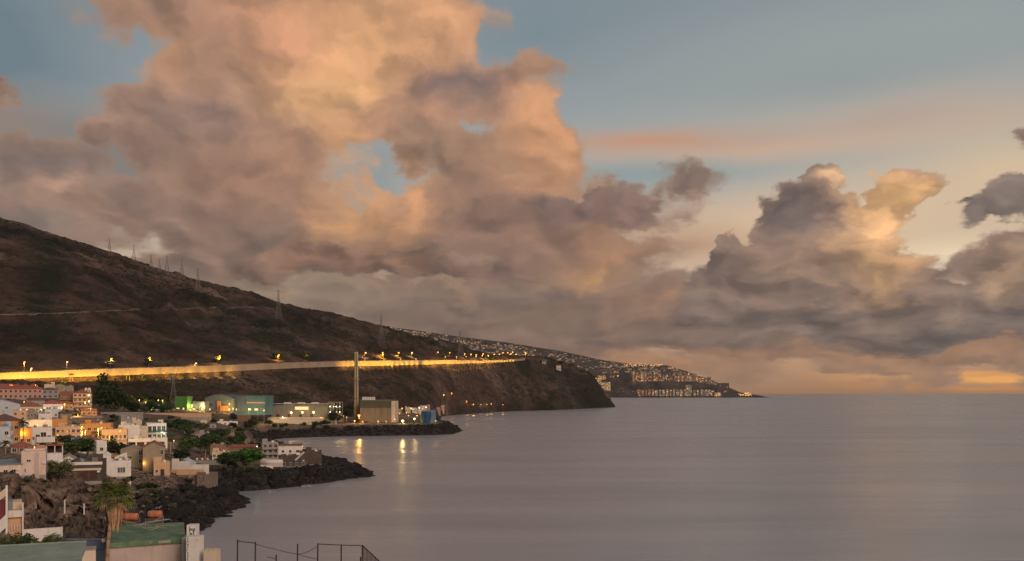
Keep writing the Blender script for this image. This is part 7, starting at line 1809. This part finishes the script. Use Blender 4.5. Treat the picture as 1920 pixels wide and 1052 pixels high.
# sage flat roof bottom left
t = thing('flat_roofed_house', 'nearest sage-green flat roof filling the lower left corner', 'house', Pf(70, 1080, 70)); O = t.location
pts = [W(-60, 1085, 66) - O, W(162, 1060, 68) - O]
zr = W(100, 1020, 78).z - O.z
def top(px, Y): return (((px - 960) * Y / FPX) - O.x, Y - O.y, 0)
c = [(-90, 1075, 62), (150, 1075, 64), (162, 1016.5, 79), (-60, 1028, 79)]
P4 = [L_ for L_ in [tuple(W(*q_) - O) for q_ in c]]
b = MB(); quad_solid(b, P4, .3); b.build('roof', mat('sage'), t)
b = MB(); quad_solid(b, [(p[0], p[1], p[2] - .301) for p in P4], 8); b.build('wall', mat('cream'), t)
for f in (.38, .72):
    a_ = Vector(P4[0]).lerp(Vector(P4[3]), f); b_ = Vector(P4[1]).lerp(Vector(P4[2]), f); MB().bar(a_ + Vector((0, 0, .01)), b_ + Vector((0, 0, .01)), .03, 0, 4).build('seam', mat('bluegrey'), t)
a_, b_ = Vector(P4[3]), Vector(P4[2]); MB().bar(a_ + Vector((0, 0, .06)), b_ + Vector((0, 0, .06)), .09, 0, 6).build('kerb', mat('sage'), t)
# cream chimney-like stack in front of it
t = thing('chimney_stack', 'cream roof stack with a sloping left side at the bottom of the picture', 'roof stack', W(166, 1075, 66), R(26)); u6 = 66 / FPX * .86
MB().prism([(-24 * u6, -60 * u6), (16 * u6, -60 * u6), (14 * u6, 50 * u6), (-6 * u6, 50 * u6), (-12 * u6, 34 * u6)], 0, 1.6).build('stack', mat('cream'), t); MB().box(-7 * u6, 15 * u6, -.05, 1.7, 50 * u6 + .001, 51.5 * u6).build('cap', mat('conc'), t)
# pierced blue block fence between the two roofs
t = thing('block_fence', 'blue-grey pierced block screen between the two roofs', 'block fence', W(150, 1030, 92)); O = t.location; u9 = 92 / FPX
MB().box(-52 * u9, 50 * u9, 0, .12, 17.5 * u9, 20 * u9).build('top_rail', mat('bluefence'), t)
MB().box(-52 * u9, 50 * u9, .2, .28, -30 * u9, 17 * u9).build('backing_wall', mat('bluegrey'), t)
vb = MB(); vb.box(-.1, .1, -.03, .1, 0, 16.5 * u9); me_ = vb.mesh('block_rib'); me_.materials.append(mat('bluefence'))
nb = 34
for i in range(nb):
    o = bpy.data.objects.new('block_rib', me_); COL.objects.link(o); o.parent = t; o.location = ((-50 + i * 98 / nb) * u9, 0, 0); o.scale = (.55, 1, 1)
for z_ in (3, 7.5, 12): MB().box(-52 * u9, 50 * u9, .11, .17, z_ * u9, (z_ + 1.3) * u9).build('cross_rib', mat('bluefence'), t)
MB().lathe([(.05, 0), (.2, .1), (.24, .3), (.1, .5)], 8, 0, (46 * u9, -.2, 12 * u9)).build('lamp_globe', mat('white'), t, True)
# white stepped house at the far left edge
t = thing('stair_house', 'white house with zigzag outside stairs cut by the left edge of the picture', 'house', W(0, 1025, 100), R(30)); u1 = 100 / FPX
def zq(py): return (1025 - py) * u1
MB().box(-60 * u1, -2 * u1, 1.0, 9, -6, zq(925)).build('wall', mat('mauvewall'), t)
MB().box(9 * u1, 12.5 * u1, 0, .35, -4, zq(911)).build('post', mat('white'), t)
MB().prism([(-30 * u1, zq(948)), (9 * u1, zq(916)), (9 * u1, zq(930)), (-30 * u1, zq(965))], 0, .3).build('balustrade', mat('cream'), t)
MB().prism([(-30 * u1, zq(1008)), (9 * u1, zq(966)), (9 * u1, zq(990)), (-30 * u1, zq(1030))], 0, .3).build('balustrade', mat('white'), t)
MB().prism([(-30 * u1, zq(1040)), (9 * u1, zq(1012)), (9 * u1, zq(1026)), (-30 * u1, zq(1050))], 0, .3).build('balustrade', mat('white'), t)
MB().box(-30 * u1, 8.9 * u1, .4, .95, zq(985), zq(938)).build('door', mat('reddoor'), t)
MB().box(12.6 * u1, 38 * u1, 2, 6, -6, zq(962)).build('wall', mat('peach'), t)
MB().box(12.6 * u1, 38 * u1, 1.6, 1.95, zq(975), zq(962)).build('balcony', mat('white'), t)
MB().box(36 * u1, 38.6 * u1, 1.5, 2.3, -6, zq(948)).build('post', mat('white'), t)
MB().box(20 * u1, 36 * u1, 3, 5.9, zq(962) + .002, zq(948)).build('roof_box', mat('cream'), t); MB().box(13 * u1, 19 * u1, 2.4, 4.5, zq(962) + .002, zq(944)).build('water_tank', mat('bluegrey'), t)
for i in range(5): MB().bar((14 * u1 + i * 4.6 * u1, 1.7, zq(1000)), (14 * u1 + i * 4.6 * u1, 1.7, zq(990)), .05).build('baluster', mat('white'), t)
# white garden wall behind the plants
t = thing('garden_wall', 'white garden wall behind the clump of green plants', 'garden wall', W(75, 1015, 104), R(28)); u2 = 104 / FPX
MB().box(-38 * u2, 37 * u2, 0, .3, -6, 24 * u2).build('wall', mat('white'), t); MB().box(35 * u2, 37.5 * u2, -.15, -.003, -4, 25 * u2).build('pier', mat('white'), t)
# plants
def bush(px, py, Y, rad, n, m, label, seed, size=.16, squash=.7, nm='bush'):
    t = thing(nm, label, 'bush', W(px, py, Y)); V, F = leaf_cloud(n, rad, 16, size, seed, squash=squash); V[:, 2] += rad * squash * .6
    link('foliage', raw_mesh('foliage', V, F), t, mat(m)); b = MB()
    for i in range(5): b.bar((0, 0, -1.0), (rad * .5 * math.cos(i * 1.3), rad * .5 * math.sin(i * 1.3), rad * .5), .05, 0, 5, .02)
    b.build('stem', mat('bark'), t)
bush(28, 1024, 92, 1.5, 1500, 'leafolive', 'loose olive bush beside the white stair house', 61, .12)
bush(48, 1026, 90, 1.3, 1300, 'leaf', 'round green bush in the middle of the plant clump', 62, .12)
bush(12, 1024, 94, 1.1, 900, 'leafolive', 'small olive bush right at the foot of the stair post', 63, .12)
def cycas(px, py, Y, L_, n, seed, label):
    t = thing('palm_shrub', label, 'palm', W(px, py, Y)); r5 = random.Random(seed); k = MB()
    for i in range(n): comb_frond(k, L_ * r5.uniform(.8, 1.15), r5.uniform(1.2, 1.9), L_ * .22, 18, r5.uniform(.1, 1.3), r5.uniform(0, 6.28))
    k.build('fronds', mat('palmleaf'), t); MB().bar((0, 0, -1.2), (0, 0, .05), .22, 0, 8, .15).build('trunk', mat('trunk'), t)
cycas(80, 1020, 90, 1.9, 30, 5, 'stemless green palm with arching fronds beside the roof edge'); cycas(104, 1016, 92, 1.5, 22, 6, 'smaller yellowish palm right of the arching green palm')
# orange floats and the rail of the bathing place
for k, (a, b_, tp, bs, lab) in enumerate([(232, 258, 962, 976, 'left of two faded orange cylinders lying on the dark rocks'), (279, 303, 957, 971, 'right of two faded orange cylinders lying on the dark rocks')]):
    Y = 150; uu = Y / FPX; t = thing('orange_cylinder', lab, 'cylinder', W((a + b_) / 2, bs, Y), R(4)); w_ = (b_ - a) * uu; rad = (bs - tp) * uu / 2
    m1 = MB(); n = 16
    prof = [(-w_ / 2, rad * .88), (-w_ / 2 + .1, rad), (-.1, rad), (0, rad * .95), (.1, rad), (w_ / 2 - .1, rad), (w_ / 2, rad * .85)]
    vs = []; 
    for x_, r_ in prof:
        for i in range(n): vs.append((x_, r_ * math.cos(2 * math.pi * i / n), rad + r_ * math.sin(2 * math.pi * i / n)))
    fs = [(j * n + i, j * n + (i + 1) % n, (j + 1) * n + (i + 1) % n, (j + 1) * n + i) for j in range(len(prof) - 1) for i in range(n)] + [tuple(range(n))[::-1], tuple(range((len(prof) - 1) * n, len(prof) * n))]
    m1.add(vs, fs); m1.build('body', mat('buoy'), t, True); MB().box(-w_ / 2, w_ / 2, -rad * .8, rad * .8, -4.0, -.02).build('plinth', mat('darkconc'), t)
    for s in (-.3, .3): MB().bar((s * w_, -rad * 1.02, rad), (s * w_, -rad * 1.02, rad + .01), .03).build('bolt', mat('rust'), t)
# rusty fence at the bottom
t = thing('rusty_fence', 'old rusty fence frame with leaning posts in front of the sea', 'fence', W(580, 1060, 64)); O = t.location
def L3(px, py, Y): p = W(px, py, Y) - O; return (p.x, p.y, p.z)
posts = [(445.5, 1012, 62), (479, 1016, 62.5), (518, 1040, 63), (558, 1020, 63.5), (596, 1019, 64), (640, 1021, 64.5), (679.5, 1022, 65)]
for px, tp, Y in posts:
    MB().bar(L3(px - 1, 1110, Y), L3(px, tp, Y), .055, 0, 6).build('post', mat('rust'), t)
for (a, b_) in (((445.5, 1014.5, 62), (479, 1018.5, 62.5)), ((596, 1020, 64), (640, 1022, 64.5)), ((640, 1022, 64.5), (679.5, 1023, 65))): MB().bar(L3(*a), L3(*b_), .035, 0, 5).build('rail', mat('rust'), t)
for pts in ([(479, 1020.5, 62.5), (500, 1026, 62.8), (520, 1031, 63), (540, 1036, 63.3), (552, 1038.5, 63.5), (558, 1039, 63.5)], [(558, 1039.5, 63.5), (572, 1037, 63.6), (584, 1031, 63.8), (594, 1025.5, 64)], [(560, 1040, 63.5), (578, 1045, 63.7), (594, 1048, 64)], [(500, 1044, 63), (515, 1047.5, 63), (518, 1049, 63)], [(478, 1040, 62.5), (478, 1046, 62.5)]):
    MB().tube([L3(*p) for p in pts], .028, 0, 4).build('cable', mat('rust'), t)
for i in range(13):      # side run going away to the right, seen foreshortened
    f = (i + 1) / 13; px = 679.5 + 32 * f; tp = 1023 + 30 * f; Y = 65 - 5.5 * f
    MB().bar(L3(px, 1115, Y), L3(px, tp, Y), .035, 0, 4).build('bar', mat('rust'), t)
MB().bar(L3(679.5, 1022.5, 65), L3(712, 1053, 59.5), .04, 0, 5).build('rail', mat('rust'), t); MB().bar(L3(676, 1044, 65), L3(676, 1110, 65), .05, 0, 5).build('post', mat('rust'), t)

# ------------------------------------------------------------------ the big fan palm in front
def fan_palm():
    Y = 82.0; uu = Y / FPX; x0, y0, z0 = W(214, 938, Y); tb = W(202, 1120, Y - 2)
    t = thing('fan_palm', 'foreground fan palm with a green crown over a thick skirt of dead brown fronds', 'palm tree', tb); O = t.location; r = random.Random(17)
    pts = []; n = 12
    for i in range(n + 1):
        f = i / n; p = Vector(W(202, 1120, Y - 2)).lerp(Vector((x0, y0, z0)), f); p.x += (-.30 * math.sin(f * math.pi)) ; pts.append(p - O)
    tr = MB()
    for i in range(n):
        f = i / n; tr.bar(pts[i], pts[i + 1], .23 - .08 * f ** .7 + .0, 0, 12, .23 - .08 * ((i + 1) / n) ** .7)
    tr.build('trunk', mat('trunk'), t, True)
    rings = MB()
    for i in range(46):
        f = i / 46 * .8; k = int(f * n); g = f * n - k; c = pts[k].lerp(pts[k + 1], g); rr_ = .235 - .08 * f ** .7; rings.lathe([(rr_, -.015), (rr_ + .012, 0), (rr_, .02)], 12, 0, c, cap=False)
    rings.build('leaf_scars', mat('trunk'), t)
    top = pts[-1] + Vector((0, 0, .25))
    def fan(az, el, Lp, Rf, droop, mname, blades=15, spread=2.6, name='frond'):
        b = MB(); d = Vector((math.cos(az) * math.cos(el), math.sin(az) * math.cos(el), math.sin(el))); side = Vector((-math.sin(az), math.cos(az), 0)); up = side.cross(d) * -1
        mid = top + d * Lp * .5 + Vector((0, 0, -.02)); hub = top + d * Lp + Vector((0, 0, -droop * .25 * Lp)); b.bar(top, mid, .022, 0, 3).bar(mid, hub, .018, 0, 3)
        for k in range(blades):
            a = -spread / 2 + spread * k / (blades - 1); bd = (d * math.cos(a) + side * math.sin(a)).normalized(); ln = Rf * (.75 + .25 * math.cos(a)) * r.uniform(.85, 1.1); nrm = up
            p0 = hub; p1 = hub + bd * ln * .55 + up * .05; p2 = hub + bd * ln + Vector((0, 0, -droop * ln * r.uniform(.35, .8))); wv = bd.cross(nrm).normalized() * (ln * .055)
            b.add([p0, p1 - wv, p2, p1 + wv], [(0, 1, 2, 3)])
        b.build(name, mat(mname), t)
    for i in range(34):
        az = i * 2.399 + r.uniform(-.2, .2); el = r.uniform(-.12, 1.15); fan(az, el, r.uniform(.8, 1.15), r.uniform(1.1, 1.5), .5 + .3 * (el < .3), 'palmleaf')
    for i in range(14):
        az = i * 2.399; fan(az, r.uniform(-.55, -.15), r.uniform(.8, 1.1), r.uniform(.7, 1.0), .8, 'deadfrond' if i % 2 else 'leafolive', 13)
    # skirt
    for i in range(120):
        az = r.uniform(0, 6.28); z1 = r.uniform(-.1, .15); R0 = r.uniform(.55, 1.05); ln = r.uniform(1.8, 3.3); b = MB(); ca, sa = math.cos(az), math.sin(az)
        p0 = top + Vector((0, 0, z1)); p1 = top + Vector((ca * R0, sa * R0, -.45 + z1)); R1 = R0 * r.uniform(.45, .95); p2 = top + Vector((ca * R1, sa * R1, -ln)); p3 = p1.lerp(p2, .5) + Vector((ca * .08, sa * .08, 0)); s = Vector((-sa, ca, 0)) * r.uniform(.06, .13)
        b.add([p0 - s * .3, p0 + s * .3, p1 + s * .8, p1 - s * .8, p3 + s, p3 - s, p2 + s * .25, p2 - s * .25], [(0, 1, 2, 3), (3, 2, 4, 5), (5, 4, 6, 7)]); b.build('dead_frond', mat('deadfrond'), t)
fan_palm()
for o in bpy.data.objects:       # things built but never placed stay out
    pass
